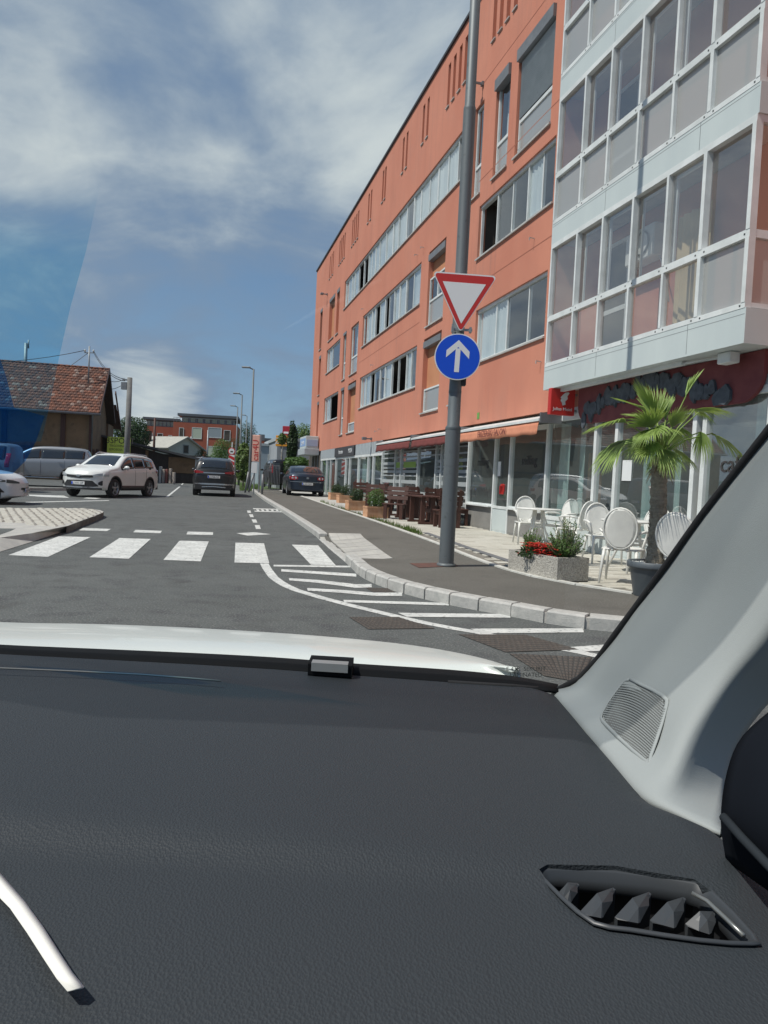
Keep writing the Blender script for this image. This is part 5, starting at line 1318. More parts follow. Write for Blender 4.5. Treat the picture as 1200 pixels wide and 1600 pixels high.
# ---- palm in a grey pot
pp = G(1019, 931, .118)
pot = thing('plant_pot', 'round grey pot with white gravel holding the fan palm', 'pot', tuple(pp))
m = MB(); m.lathe([(.20, 0), (.205, .01), (.255, .30), (.262, .31), (.285, .315), (.29, .33), (.29, .375), (.28, .385), (.262, .38), (.255, .33), (0, .33)], 40, tuple(pp)); part('bowl', m, K['potgrey'], pot)
m = MB(); rr_ = random.Random(2)
for _ in range(520):
    a = rr_.uniform(0, 6.3); q = .25*sqrt(rr_.random()); s = rr_.uniform(.008, .018); c = pp+Vector((q*cos(a), q*sin(a), .34+rr_.uniform(0, .022)))
    m.add([tuple(c+Vector(v)*s) for v in ((1,0,0),(0,1,0),(-1,0,0),(0,-1,0),(0,0,.8),(0,0,-.8))], [(0,1,4),(1,2,4),(2,3,4),(3,0,4),(1,0,5),(2,1,5),(3,2,5),(0,3,5)])
o = part('white_gravel', m, mat('white_gravel', (.66, .66, .62), .9), pot); o['kind'] = 'stuff'
pal = thing('fan_palm', 'fan palm with a shaggy trunk and wide green leaves growing in the grey pot', 'palm', tuple(pp+Vector((0, 0, .34))))
m = MB(); tb = pp+Vector((0, 0, .33)); crown = W(1033, 715, pp.y+.02)
pts = []; rad = []
for i in range(34):
    t = i/33; c = tb.lerp(crown, t)+Vector((.012*sin(t*5), 0, 0)); pts.append(c); rad.append((.098-.016*t)*(1+.07*((i % 3)-1)+.03*sin(i*2.7)))
m.tube(pts, rad, 18)
for i in range(330):      # leaf-base stubs and fibres
    t = rr_.random(); a = rr_.uniform(0, 6.3); c = tb.lerp(crown, t); R1 = .09-.014*t; o_ = Vector((cos(a), sin(a), 0)); w = Vector((-sin(a), cos(a), 0))*rr_.uniform(.008, .022)
    m.add([tuple(c+o_*R1*.95-w), tuple(c+o_*R1*.95+w), tuple(c+o_*(R1+rr_.uniform(.008, .028))+Vector((0, 0, rr_.uniform(.02, .07))))], [(0, 1, 2)])
part('trunk', m, K['bark'], pal)
k2 = pp.y/FPX
def frond(tipx, tipy, hubx, huby, dy0, dy1, spread, R, droop=.25, nseg=30):
    spread *= 1.25
    """leaf hub and tip seen in the photo, each with its own depth offset"""
    hub = W(hubx, huby, pp.y+dy0); tip = W(tipx, tipy, pp.y+dy1); ax = (tip-hub); Ln = ax.length; ax.normalize()
    st = crown+Vector((0, 0, .03)); mm = MB(); mid = st.lerp(hub, .5)+Vector((0, 0, .05)); mm.tube([st, mid, hub], [.012, .009, .006], 5)
    ref = Vector((0, 0, 1)); sidev = ax.cross(ref)
    if sidev.length < .25: sidev = ax.cross(Vector((0, 1, 0)))
    sidev.normalize(); nrm = sidev.cross(ax).normalized()
    tw = rr_.uniform(-.5, .5); sv = (sidev*cos(tw)+nrm*sin(tw)).normalized(); nrm = sv.cross(ax).normalized()
    lf = MB()
    for k in range(nseg):
        a = -spread+2*spread*k/(nseg-1)+rr_.uniform(-.02, .02); d = (ax*cos(a)+sv*sin(a)).normalized(); L_ = Ln*(1-.28*(abs(a)/spread)**2)*rr_.uniform(.88, 1.03)
        wv = (sv*cos(a)-ax*sin(a)).normalized(); w = .0085*Ln/.4; pts = []
        cup = nrm*(.10*Ln*(abs(a)/spread)**1.5)
        for t, ww in ((.0, .5), (.25, 1.35), (.5, 1.1), (.78, .6), (1., .05)):
            c = hub+d*L_*t+cup*t-Vector((0, 0, droop*Ln*t*t*t))+wv*rr_.uniform(-.003, .003); pts.append((c, w*ww))
        vs = []
        for c, ww in pts: vs += [tuple(c-wv*ww+nrm*ww*.55), tuple(c), tuple(c+wv*ww+nrm*ww*.55)]
        b = 0; fs = []
        for q in range(4): o_ = q*3; fs += [(o_, o_+1, o_+4, o_+3), (o_+1, o_+2, o_+5, o_+4)]
        lf.add(vs, fs)
    p = part('frond', lf, K['palm'], pal); part('stalk', mm, K['palm'], p)
FR = [(990,585,1022,650,-.05,-.1,.62,0,.05),(955,615,1008,642,-.1,-.2,.7,0,.1),(912,660,978,660,-.15,-.35,.55,0,.22),(928,722,978,688,-.2,-.4,.33,0,.3),(1098,577,1072,618,.1,.25,.22,0,.0),
      (1140,645,1085,640,.1,.25,.85,0,.15),(1120,655,1092,644,.0,.0,.9,0,.4),(1162,700,1110,678,.1,.3,.5,0,.35),(1100,712,1095,675,.05,.1,.8,0,.5),(1060,738,1036,702,-.25,-.45,.62,0,.25),
      (1015,725,1020,690,-.2,-.35,.8,0,.2),(1000,690,1020,670,-.2,-.5,.95,0,.2),(1015,600,1026,655,.15,.35,.55,0,.0),(1060,640,1040,665,.2,.5,.9,0,.2),(975,640,1005,655,.15,.4,.7,0,.15),(1048,612,1040,655,.2,.4,.3,0,.1),
      (985,712,1005,684,.1,.3,.7,0,.3),(1070,690,1050,672,.2,.45,.8,0,.4),(1050,668,1035,672,-.25,-.55,1.0,0,.3)]
FR += [(965,690,1015,700,-.1,-.3,.6,0,.35),(1090,720,1048,700,.1,.2,.6,0,.35),(1025,745,1030,708,.1,.1,.6,0,.3),(1075,625,1050,668,-.1,-.2,.7,0,.15),(1000,628,1020,668,-.15,-.4,.8,0,.15),(945,690,1000,690,.1,.3,.5,0,.3)]
for a in FR: frond(*a)
lf = MB()
for k in range(26):
    a = rr_.uniform(0, 6.3); b0 = crown+Vector((.05*cos(a), .05*sin(a), -.02-.1*rr_.random())); e0 = b0+Vector((.10*cos(a), .10*sin(a), -.08-.10*rr_.random())); lf.tube([b0, (b0+e0)/2+Vector((0, 0, .02)), e0], [.008, .005, .002], 4)
part('dead_leaf_bases', lf, mat('dry_leaf', (.25, .16, .07), .9, var=(.16, .1, .05), vscale=20), pal)
# ---- terracotta planters with clipped bushes
def make_tp():
    t = thing('terracotta_planter', 'x', 'planter', (0,0,0)); m = MB(); w, d_, h = .34, .22, .33
    for z0, z1, e in ((0, h-.05, -.012), (h-.05, h, 0)):
        for x0, x1, y0, y1 in ((-w-e, w+e, -d_-e, -d_+.03), (-w-e, w+e, d_-.03, d_+e), (-w-e, -w+.03, -d_+.031, d_-.031), (w-.03, w+e, -d_+.031, d_-.031)): m.box(x0, x1, y0, y1, z0, z1-(.001 if z0 == 0 else 0))
    part('box', m, K['terra'], t, False); m = MB(); m.box(-w+.03, w-.03, -d_+.03, d_-.03, .05, h-.04); part('soil', m, K['soil'], t, False); return t
tp0 = make_tp(); index_kids()
TPP = [(521, 781), (535, 786), (551, 797.5), (581, 809)]
tl = ['smallest terracotta planter beside the rear of the dark blue saloon', 'second terracotta planter counted from the dark blue saloon', 'terracotta planter third from the saloon, next to the nearest one', 'nearest terracotta planter beside the dark wooden chairs']
bl = ['round clipped bush in the planter beside the dark blue saloon', 'clipped bush in the second planter counted from the saloon', 'dark clipped bush in the planter next to the nearest one', 'loose round bush in the nearest terracotta planter']
def bush(nm, label, cat, c, rad, n, size, mt, group=None, trunk=.0, core=True):
    t = thing(nm, label, cat, (c[0], c[1], c[2]-rad[2]), group=group); m = MB(); rb_ = random.Random(hash(label) % 1000 if False else int(abs(c[0]*37+c[1]*11)) % 9973)
    for k in range(n):
        th = rb_.uniform(0, 2*pi); u = rb_.uniform(-1, 1); rr = rb_.random()**.35; s = sqrt(1-u*u); v = Vector((s*cos(th), s*sin(th), u)); lump = 1+.28*mnoise.noise(v*2.1+Vector(c))+.12*mnoise.noise(v*5.+Vector(c))
        p = Vector(c)+Vector((v.x*rad[0], v.y*rad[1], v.z*rad[2]))*rr*lump
        d = (v+Vector((rb_.gauss(0, .7), rb_.gauss(0, .7), rb_.gauss(.3, .6)))).normalized(); sz = size*rb_.uniform(.6, 1.3); a = (Matrix.Rotation(rb_.uniform(0, 6.3), 3, d) @ d.orthogonal().normalized()); b = d.cross(a)*.6
        m.add([tuple(p-a*sz), tuple(p+b*sz), tuple(p+a*sz), tuple(p-b*sz)], [(0, 1, 2, 3)])
    part('foliage' if cat != 'tree' else 'crown', m, mt, t)
    mm = MB(); z0 = c[2]-rad[2]-trunk; r0_ = max(.015, rad[0]*.09); top = Vector((c[0], c[1], c[2]+rad[2]*.4)); b0 = Vector((c[0], c[1], z0)); mm.tube([b0, b0.lerp(top, .5)+Vector((r0_*.5, 0, 0)), top], [r0_*1.3, r0_, r0_*.3], 7)
    for k in range(5):
        a = 2*pi*k/5; s = b0.lerp(top, .45+.08*k); mm.tube([s, s+Vector((cos(a)*rad[0]*.6, sin(a)*rad[1]*.6, rad[2]*.45))], [r0_*.5, r0_*.1], 5)
    part('trunk', mm, K['bark'], t)
    return t
for i, (px, py) in enumerate(TPP):
    q = G(px, py, .118); q = q+Vector((.1, .25, 0)); rz = TH+pi/2+.12
    sc_ = 1.0 if i < 3 else .98
    if i == 0: tp0.location = q; tp0.rotation_euler = (0, 0, TH+.1); tp0['label'] = tl[0]; tp0['group'] = 'terracotta planters along the white edging'; WM[tp0.name] = Matrix.Translation(q)
    else: clone(tp0, tuple(q), TH+.1, tl[i], 'terracotta planters along the white edging', sc_)
    rd = (.24, .24, .26) if i != 3 else (.27, .26, .30)
    bush('clipped_bush', bl[i], 'bush', (q.x, q.y, q.z+.30+rd[2]*.85), rd, 1500, .022, K['leafd'] if i != 3 else K['leaf'], 'clipped bushes in the terracotta planters')
# ---- dark wooden garden furniture
def make_wt():
    t = thing('wooden_table', 'x', 'table', (0,0,0))
    for k in range(6): m = MB(); m.cbox(-.75, .75, -.39+k*.132, -.39+k*.132+.12, .70, .74, .006); part('plank', m, K['wood'], t, False)
    for s in (-1, 1):
        m = MB(); x = s*.5
        m.cbox(x-.04, x+.04, -.33, -.21, .06, .699, .006); m.cbox(x-.04, x+.04, .21, .33, .06, .699, .006); m.cbox(x-.04, x+.04, -.06, .06, .06, .699, .006); m.cbox(x-.045, x+.045, -.38, .38, 0, .06, .006)
        part('leg', m, K['wood'], t, False)
    m = MB(); m.cbox(-.455, .455, -.04, .04, .3, .4, .006); part('rail', m, K['wood'], t, False); return t
def make_wc(wd):
    t = thing('wooden_bench' if wd > 1 else 'wooden_armchair', 'x', 'bench' if wd > 1 else 'chair', (0,0,0)); h = wd/2
    for k in range(4): m = MB(); m.cbox(-h, h, -.22+k*.115, -.22+k*.115+.105, .41, .44, .005); part('seat_plank', m, K['wood'], t, False)
    for k in range(3): m = MB(); z = .55+k*.13; y = -.25-.03*k; m.add([(x, y+dy, zz) for x in (-h, h) for dy, zz in ((0, z), (.03, z), (0, z+.11), (-.03, z+.11))], [(0,1,2,3),(7,6,5,4),(0,4,5,1),(1,5,6,2),(2,6,7,3),(3,7,4,0)]); part('back_plank', m, K['wood'], t, False)
    for s in (-1, 1):
        x = s*(h-.08)
        m = MB(); m.bar((x, -.22, 0), (x, -.22, .42), .07, .09, (1,0,0)); m.bar((x, -.22, .42), (x, -.34, .94), .05, .07, (1,0,0)); part('leg', m, K['wood'], t, False)
        m = MB(); m.bar((x, .19, 0), (x, .19, .41), .07, .09, (1,0,0)); part('leg', m, K['wood'], t, False)
        m = MB(); m.bar((x, -.22, .36), (x, .19, .36), .05, .09); part('side_rail', m, K['wood'], t, False)
    return t
wt0 = make_wt(); wc0 = make_wc(.62); wb0 = make_wc(1.3); index_kids()
gw = 'dark wooden tables outside the striped windows'; gc = 'dark wooden chairs and benches outside the striped windows'
rS = TH+pi/2
def first_or(o, used=set()): 
    if o.name in used: return None
    used.add(o.name); return o
def put(src, s, n, rz, label, grp):
    p = at_sn(s, n); f1 = first_or(src)
    if f1: f1.location = p; f1.rotation_euler = (0, 0, rz); f1['label'] = label; f1['group'] = grp; return
    clone(src, p, rz, label, grp)
put(wt0, 18.9, 6.0, rS, 'dark wooden table nearest the grey pole', gw)
put(wt0, 21.6, 6.1, rS, 'dark wooden table in the middle, behind the nearest planter', gw)
put(wt0, 25.4, 6.0, rS, 'dark wooden table farthest from the pole, behind the farther planters', gw)
put(wb0, 18.9, 6.72, rS+pi, 'dark wooden bench with its back to the window, beyond the table nearest the pole', gc)
put(wc0, 17.55, 6.1, TH+0.0, 'dark wooden chair directly right of the grey pole by the low wall', gc)
put(wc0, 20.35, 5.5, TH+pi-.5, 'dark wooden chair with its back to the nearest terracotta planter', gc)
put(wb0, 19.0, 5.3, rS, 'low dark bench on the pavement side of the table nearest the pole', gc) if False else None
put(wc0, 20.15, 6.75, TH+pi+.2, 'reddish wooden chair against the striped window left of the pole', gc)
put(wb0, 21.9, 6.78, rS+pi, 'dark wooden bench with its back to the window, middle table', gc)
put(wc0, 23.3, 5.6, TH+pi-.3, 'dark wooden chair behind the middle planter bushes', gc)
put(wb0, 25.4, 6.75, rS+pi, 'dark wooden bench at the farthest table', gc)
put(wc0, 26.9, 6.0, TH+pi, 'dark wooden chair at the far end of the farthest table', gc)
bb_ = thing('parasol_base', 'white folded board leaning under the wooden table by the pole', 'board', at_sn(18.4, 6.3)); m = MB(lambda a, b, z: SN(18.3+a, 6.25+b, .118+z)); m.cbox(-.25, .25, 0, .03, 0, .5, .005); m.cbox(-.25, .25, .1, .13, 0, .45, .005); part('panel', m, K['plastic'], bb_); bb_.name = 'white_board'; WM['white_board'] = WM.get('parasol_base', Matrix.Identity(4))
# weeds by the edging
m = MB(); r_ = random.Random(17)
for _ in range(500):
    s = r_.choice((r_.uniform(15, 19.5), r_.uniform(15.5, 16.5), r_.uniform(19, 31))); p = SN(s, bf(s)+.12+r_.random()*.12, .118); h = r_.uniform(.04, .16); d = Vector((r_.gauss(0, .4), r_.gauss(0, .4), 1)).normalized(); w = Vector((.008, .004, 0))
    m.add([tuple(p-w), tuple(p+w), tuple(p+d*h)], [(0, 1, 2)])
o = part('weeds', m, K['leafy']); o['kind'] = 'stuff'; o['label'] = 'weeds sprouting along the white edging'
# ------------------------------------------------------------ the far side and the distance
# old tiled house, street-aligned
c0 = W(151, 645, 50); ox, oy = c0.x, c0.y; gzh = gz(50)+.1; ev = c0.z
def HF(u, v, z): p = Vector((ox, oy, 0))-nS*u+dS*v; return Vector((p.x, p.y, z))
hs = thing('old_house', 'old brown rendered house with a patched red tiled roof', 'house', tuple(HF(6, 4, gzh)), TH+pi/2)
LH = 22
wl = mat('brown_render', (.26, .17, .095), .95, var=(.19, .125, .07), vscale=1.1, var2=((.12, .085, .055), 2.5, .58, .75))
rz_ = W(158.5, 577, 50+4.6).z
m = MB(HF); m.box(.35, LH, .5, 8.6, gzh-.2, ev+.15); m.add([(.35,.5,ev+.15),(.35,8.6,ev+.15),(.35,4.55,rz_-.3)], [(0,1,2)]); m.add([(LH,.5,ev+.15),(LH,8.6,ev+.15),(LH,4.55,rz_-.3)], [(0,1,2)]); part('wall', m, wl, hs)
m = MB(HF); t_ = .12
m.add([(-.2,-.15,ev-.05),(LH,-.15,ev-.05),(LH,4.55,rz_-.08),(-.2,4.55,rz_-.08),(-.2,-.15,ev-.2),(LH,-.15,ev-.2),(LH,4.55,rz_-.22),(-.2,4.55,rz_-.22)], [(0,1,2,3),(7,6,5,4),(0,4,5,1),(3,0,4,7)])
m.add([(-.2,9.25,ev-.05),(LH,9.25,ev-.05),(LH,4.55,rz_-.08),(-.2,4.55,rz_-.08),(-.2,9.25,ev-.2),(LH,9.25,ev-.2),(LH,4.55,rz_-.22),(-.2,4.55,rz_-.22)], [(3,2,1,0),(4,5,6,7),(0,4,5,1),(3,0,4,7)]); rf = part('roof', m, mat('roof_timber', (.05, .035, .025), .9), hs)
tmats = [mat('tile_'+k, c, .85, var=tuple(x*.7 for x in c), vscale=3) for k, c in (('red', (.19, .075, .045)), ('brown', (.12, .055, .038)), ('pale', (.26, .18, .145)))]
tm = [MB(HF) for _ in range(3)]; r_ = random.Random(9); NR = 17
for j in range(NR):
    f0, f1 = j/NR, (j+1.12)/NR
    for i in range(88):
        u = -.25+i*.25+(.125 if j % 2 else 0); k = 0 if r_.random() < .5 else (1 if r_.random() < .78 else 2)
        v0, v1 = -.25+4.8*f0, -.25+4.8*min(f1, 1); z0 = ev-.05+(rz_-ev+.02)*f0+.05; z1 = ev-.05+(rz_-ev+.02)*min(f1, 1); l = r_.uniform(-.01, .02)
        tm[k].add([(u,v0,z0+l),(u+.125,v0,z0+.045+l),(u+.235,v0,z0+l),(u+.235,v1,z1),(u+.125,v1,z1+.035),(u,v1,z1),(u,v0,z0-.05),(u+.235,v0,z0-.05)], [(0,1,4,5),(1,2,3,4),(6,7,2,1,0)])
for k in range(3): o = part('roof_tiles', tm[k], tmats[k], rf); o['kind'] = 'stuff'
m = MB(HF)
for i in range(60): u = -.2+i*.37; m.tube([(u, 4.55, rz_+.0), (u+.38, 4.55, rz_+.02)], .09, 6)
o = part('ridge_tiles', m, tmats[0], rf); o['kind'] = 'stuff'
m = MB(HF); m.bar((-.22, -.25, ev-.06), (-.22, 4.55, rz_+.0), .06, .26); m.bar((-.22, 9.3, ev-.06), (-.22, 4.55, rz_+.0), .06, .26); part('verge_board', m, K['wood'], rf)
m = MB(HF); m.tube([(-.3, -.28, ev-.12), (LH, -.28, ev-.12)], .08, 8); m.tube([(.2, -.25, ev-.15), (.3, .42, ev-.5), (.3, .42, gzh)], .05, 6); part('gutter', m, K['greybox'], hs)
m = MB(HF); m.box(2.0, 2.3, .38, .49, gzh, ev-.1); m.box(.36, .5, .36, .49, gzh, ev-.05); m.box(5.6, 5.9, .35, .49, gzh, ev-.1); part('timber_post', m, K['wood'], hs)
m = MB(HF); m.box(2.8, 9.8, .2, .49, gzh+2.0, gzh+2.12); m.box(2.8, 9.8, .2, .49, gzh+1.5, gzh+1.62); m.box(2.8, 9.8, .2, .49, gzh+1.0, gzh+1.12); part('dark_shelf', m, K['room'], hs)
m = MB(HF); m.box(7.6, 8.6, .44, .49, gzh+3.2, ev-.3); part('window', m, K['room'], hs)
m = MB(HF); m.box(.29, .34, 1.2, 2.4, gzh+.0, gzh+2.1); m.box(.29, .34, 3.2, 4.2, gzh+1.0, gzh+2.2); part('door', m, K['wood'], hs)
# lower annexe behind the gable
m = MB(HF); m.box(.2, 5, 8.7, 12.5, gzh-.2, ev-.2); an = part('annexe_wall', m, wl, hs)
m = MB(HF); m.add([(-.35,8.5,ev+1.3),(5,8.5,ev+1.3),(5,13,ev-.4),(-.35,13,ev-.4)], [(0,1,2,3)]); m.bar((-.35,7.8,ev+2.2), (-.35,13,ev-.5), .08, .24); part('annexe_roof', m, tmats[1], hs)
# roof mast with stays and wires
mt_ = HF(3.0, 2.6, 0); zb_ = ev+(rz_-ev)*.58; mz = W(138, 543, 52.6).z
ms = W(138, 600, 52.4); ms_b = Vector((ms.x, ms.y, zb_)); 
t = thing('roof_mast', 'thin grey electricity mast standing on the red tiled roof', 'mast', tuple(ms_b))
top = W(138.5, 541, 52.4)
m = MB(); m.tube([ms_b, Vector((ms_b.x, ms_b.y, top.z))], .055, 8); m.bar((ms_b.x-.35, ms_b.y, top.z-.45), (ms_b.x+.35, ms_b.y, top.z-.45), .06, .06); part('pole', m, K['galv'], t)
m = MB()
for s in (-.3, .3): m.lathe([(.0, 0), (.07, .03), (.05, .1), (.08, .14), (0, .2)], 8, (ms_b.x+s, ms_b.y, top.z-.42))
part('insulator', m, K['plastic'], t)
m = MB(); bpos = W(110, 572, 53); m.bar((ms_b.x, ms_b.y, top.z-.4), bpos, .03, .03); part('stay', m, K['greybox'], t)
wires = MB()
def wire(a, b, sag, r=.02):
    a = Vector(a); b = Vector(b); wires.tube([a.lerp(b, k/10)-Vector((0, 0, sag*4*(k/10)*(1-k/10))) for k in range(11)], r, 4)
up_b = G(200, 706, 0)
UPx = W(200, 707, 46); UPt = W(203, 590, 46)
up = thing('utility_pole', 'thick pale concrete pole beside the yellow shop banner', 'pole', (UPx.x, UPx.y, gz(46)))
m = MB(); m.tube([(UPt.x-.05, UPx.y, gz(46)), (UPt.x, UPx.y, UPt.z)], [.2, .15], 12); part('shaft', m, mat('pole_concrete', (.2, .2, .19), .9, var=(.15, .15, .145), vscale=3), up)
m = MB(); m.bar((UPt.x-.45, UPx.y, UPt.z-.15), (UPt.x+.1, UPx.y, UPt.z-.15), .08, .08); m.box(UPt.x-.5, UPt.x-.15, UPx.y-.1, UPx.y+.1, UPt.z-.75, UPt.z-.3); part('crossarm', m, K['greybox'], up)
for dz in (0, .12): wire((ms_b.x+.3, ms_b.y, top.z-.3-dz), (UPt.x-.3, UPx.y, UPt.z-.1-dz), .45, .022)
wire((ms_b.x-.3, ms_b.y, top.z-.3), W(-140, 562, 52), .5, .022); wire(W(168, 594, 60), (UPt.x-.3, UPx.y, UPt.z-.1), .15, .02); wire(W(171, 608, 60), (UPt.x-.35, UPx.y, UPt.z-.4), .1, .02)
o = part('overhead_wires', wires, K['black']); tagm(o, 'thin black wires from the roof mast to the concrete pole', 'wires')
o = thing('flue', 'thin pale metal flue rising behind the roof of the old house', 'flue', tuple(W(39.5, 600, 58)))
a = W(39.5, 575, 58); b = W(40, 536, 58); m = MB(); m.tube([Vector((a.x, a.y, a.z-2)), Vector((a.x, a.y, b.z))], .13, 8); m.tube([Vector((a.x+.2, a.y, b.z-.4)), Vector((a.x+.2, a.y, b.z+.25))], .06, 6); part('pipe', m, K['galv'], o)
# generic house in the distance
def far_frame(px, py, Y, ang=TH):
    c = W(px, py, Y); d1 = Vector((-sin(ang), cos(ang), 0)); n1 = Vector((cos(ang), sin(ang), 0))
    return c, (lambda u, v, z: Vector((c.x, c.y, 0))+n1*u+d1*v+Vector((0, 0, z)))
# dark timber shed with the yellow banner
c, SF = far_frame(165, 700, 56); zt = W(170, 684, 56).z; zr = W(243, 716, 62).z; g = gz(56)
sh = thing('timber_shed', 'low dark timber shed with a sloping roof behind the utility pole', 'shed', tuple(SF(3, 2, g)), TH)
m = MB(SF); m.box(.2, 7.8, 0, 6, g, zt-1.0); m.add([(.2,0,zt-1.0),(4.2,0,zt-1.0),(.2,0,zt-.1)], [(0,1,2)]); part('wall', m, mat('dark_boards', (.06, .055, .05), .9, var=(.04, .036, .033), vscale=4, stretch=(4, 4, .3)), sh)
m = MB(SF); m.add([(-.6,-.5,zt+.25),(8.6,-.5,zt-1.5),(8.6,6.2,zt-1.5),(-.6,6.2,zt+.25),(-.6,-.5,zt+.1),(8.6,-.5,zt-1.68),(8.6,6.2,zt-1.68),(-.6,6.2,zt+.1)], [(0,1,2,3),(7,6,5,4),(0,4,5,1),(1,5,6,2),(3,7,4,0)]); part('roof', m, mat('dark_sheet', (.07, .075, .08), .7), sh)
m = MB(SF); m.box(4.6, 6.6, -.06, -.005, g+.8, g+2.0); m.box(6.8, 7.2, -.25, -.05, g, zt-1.4); m.box(2.9, 3.1, -.2, -.05, g, zt-.8); part('grey_door', m, wl, sh)
m = MB(SF); m.box(6.6, 7.4, -.12, -.07, g+1.2, g+2.1); part('white_notice', m, K['white'], sh)
yb = thing('shop_banner', 'yellow-green banner with dark lettering on the shed behind the concrete pole', 'sign', tuple(W(186, 697, 52)))
a = W(167, 708, 52); b = W(204, 684, 52); ybm = mat('banner_yellow', (.68, .80, .12), .7)
m = MB(); m.box(a.x, b.x, a.y, a.y+.05, a.z, b.z); part('banner', m, ybm, yb)
hh = b.z-a.z
text('lettering', '3SPORT', .58, K['text'], frame4((a.x+.93, a.y-.005, b.z-.27), (1,0,0), (0,0,1), (0,-1,0)), yb, .004)
text('lettering', 'TRGOVINA', .22, K['text'], frame4((a.x+.72, a.y-.005, b.z-.62), (1,0,0), (0,0,1), (0,-1,0)), yb, .004)
text('lettering', 'IZPOSOJA', .22, K['text'], frame4((a.x+.62, a.y-.005, b.z-.88), (1,0,0), (0,0,1), (0,-1,0)), yb, .004)
st_ = thing('people_group', 'x', 'x'); bpy.data.objects.remove(st_)
# stacked wares and a white board by the shed
a = W(231, 745, 55); b = W(240, 725, 55)
o = thing('goods_stand', 'pale clutter of goods stacked at the front of the timber shed', 'goods', (a.x, a.y, gz(55)))
r_ = random.Random(6)
for k in range(9):
    m = MB(); x = a.x+.25*k-.2; w = r_.uniform(.1, .2); h = r_.uniform(.5, 1.5); m.cbox(x, x+w, a.y, a.y+.3, gz(55), gz(55)+h, .02); part('crate', m, mat('goods', r_.choice([(.4,.35,.3),(.12,.1,.09),(.3,.12,.1),(.5,.5,.46)]), .8), o)
a = W(243, 734, 62); b = W(256.5, 716, 62)
o = thing('white_board_sign', 'white rectangular board standing left of the white house', 'board', tuple(a)); m = MB(); m.box(a.x, b.x, a.y, a.y+.05, a.z, b.z); part('panel', m, K['white'], o); m = MB(); m.box(a.x+.1, a.x+.2, a.y+.06, a.y+.12, gz(62), b.z); m.box(b.x-.2, b.x-.1, a.y+.06, a.y+.12, gz(62), b.z); part('post', m, K['galv'], o)
a = W(255, 735, 60); b = W(278, 722, 60)
o = thing('skip_container', 'dark open container with a slanted top in front of the white house', 'container', (a.x, a.y, gz(60))); m = MB(); m.prism([(a.x, a.z+.1), (b.x, a.z), (b.x, b.z+.15), (a.x, b.z-.25)], lambda u, v, t: (u, a.y+t, v), 0, 1.8); part('tub', m, K['greybox'] if False else mat('dark_tub', (.035, .03, .028), .7), o); m = MB(); m.bar((a.x-.05, a.y-.02, b.z-.2), (b.x+.05, a.y-.02, b.z+.2), .1, .08); part('rim', m, K['alu'], o)
# white house, its corner towards the viewer
c = W(264, 697, 80); g = gz(80); a_ = radians(55); n1_ = Vector((cos(a_), sin(a_), 0)); d1_ = Vector((-sin(a_), cos(a_), 0)); e_ = c.z
WF = lambda u, v, z: Vector((c.x, c.y, 0))+n1_*u+d1_*v+Vector((0, 0, z))
wh = thing('white_house', 'small white house with pale pitched roof and dark chimney where the road ends', 'house', tuple(WF(2.2, 3.5, g)), a_)
wm = mat('white_render', (.5, .5, .44), .9, var=(.42, .42, .37), vscale=1)
m = MB(WF); m.box(0, 4.5, 0, 7.5, g-1, e_); m.add([(0,0,e_),(4.5,0,e_),(2.25,0,e_+1.1)], [(0,1,2)]); part('wall', m, wm, wh)
m = MB(WF); m.shell([[(-.5,-.4,e_-.2),(-.5,8,e_-.2)],[(2.25,-.4,e_+1.2),(2.25,8,e_+1.2)],[(5.0,-.4,e_-.2),(5.0,8,e_-.2)]], .12, False); part('roof', m, mat('pale_roof', (.42, .41, .36), .85, var=(.36, .35, .31), vscale=2), wh)
m = MB(WF); m.box(.6, 1.1, 4.4, 4.9, e_+.2, e_+1.7); part('chimney', m, K['wood'], wh)
m = MB(WF); m.box(2.0, 2.6, -.03, -.004, e_-.6, e_+.2); w_ = part('window', m, K['room'], wh); m = MB(WF); frame_rect(m, 1.92, 2.68, e_-.68, e_+.28, .07, -.05, -.031); part('frame', m, K['greybox'], w_)
for x in (.6, 3.0): m = MB(WF); m.box(-.03, -.004, x, x+.8, g+1.0, g+2.2); part('window', m, K['room'], wh)
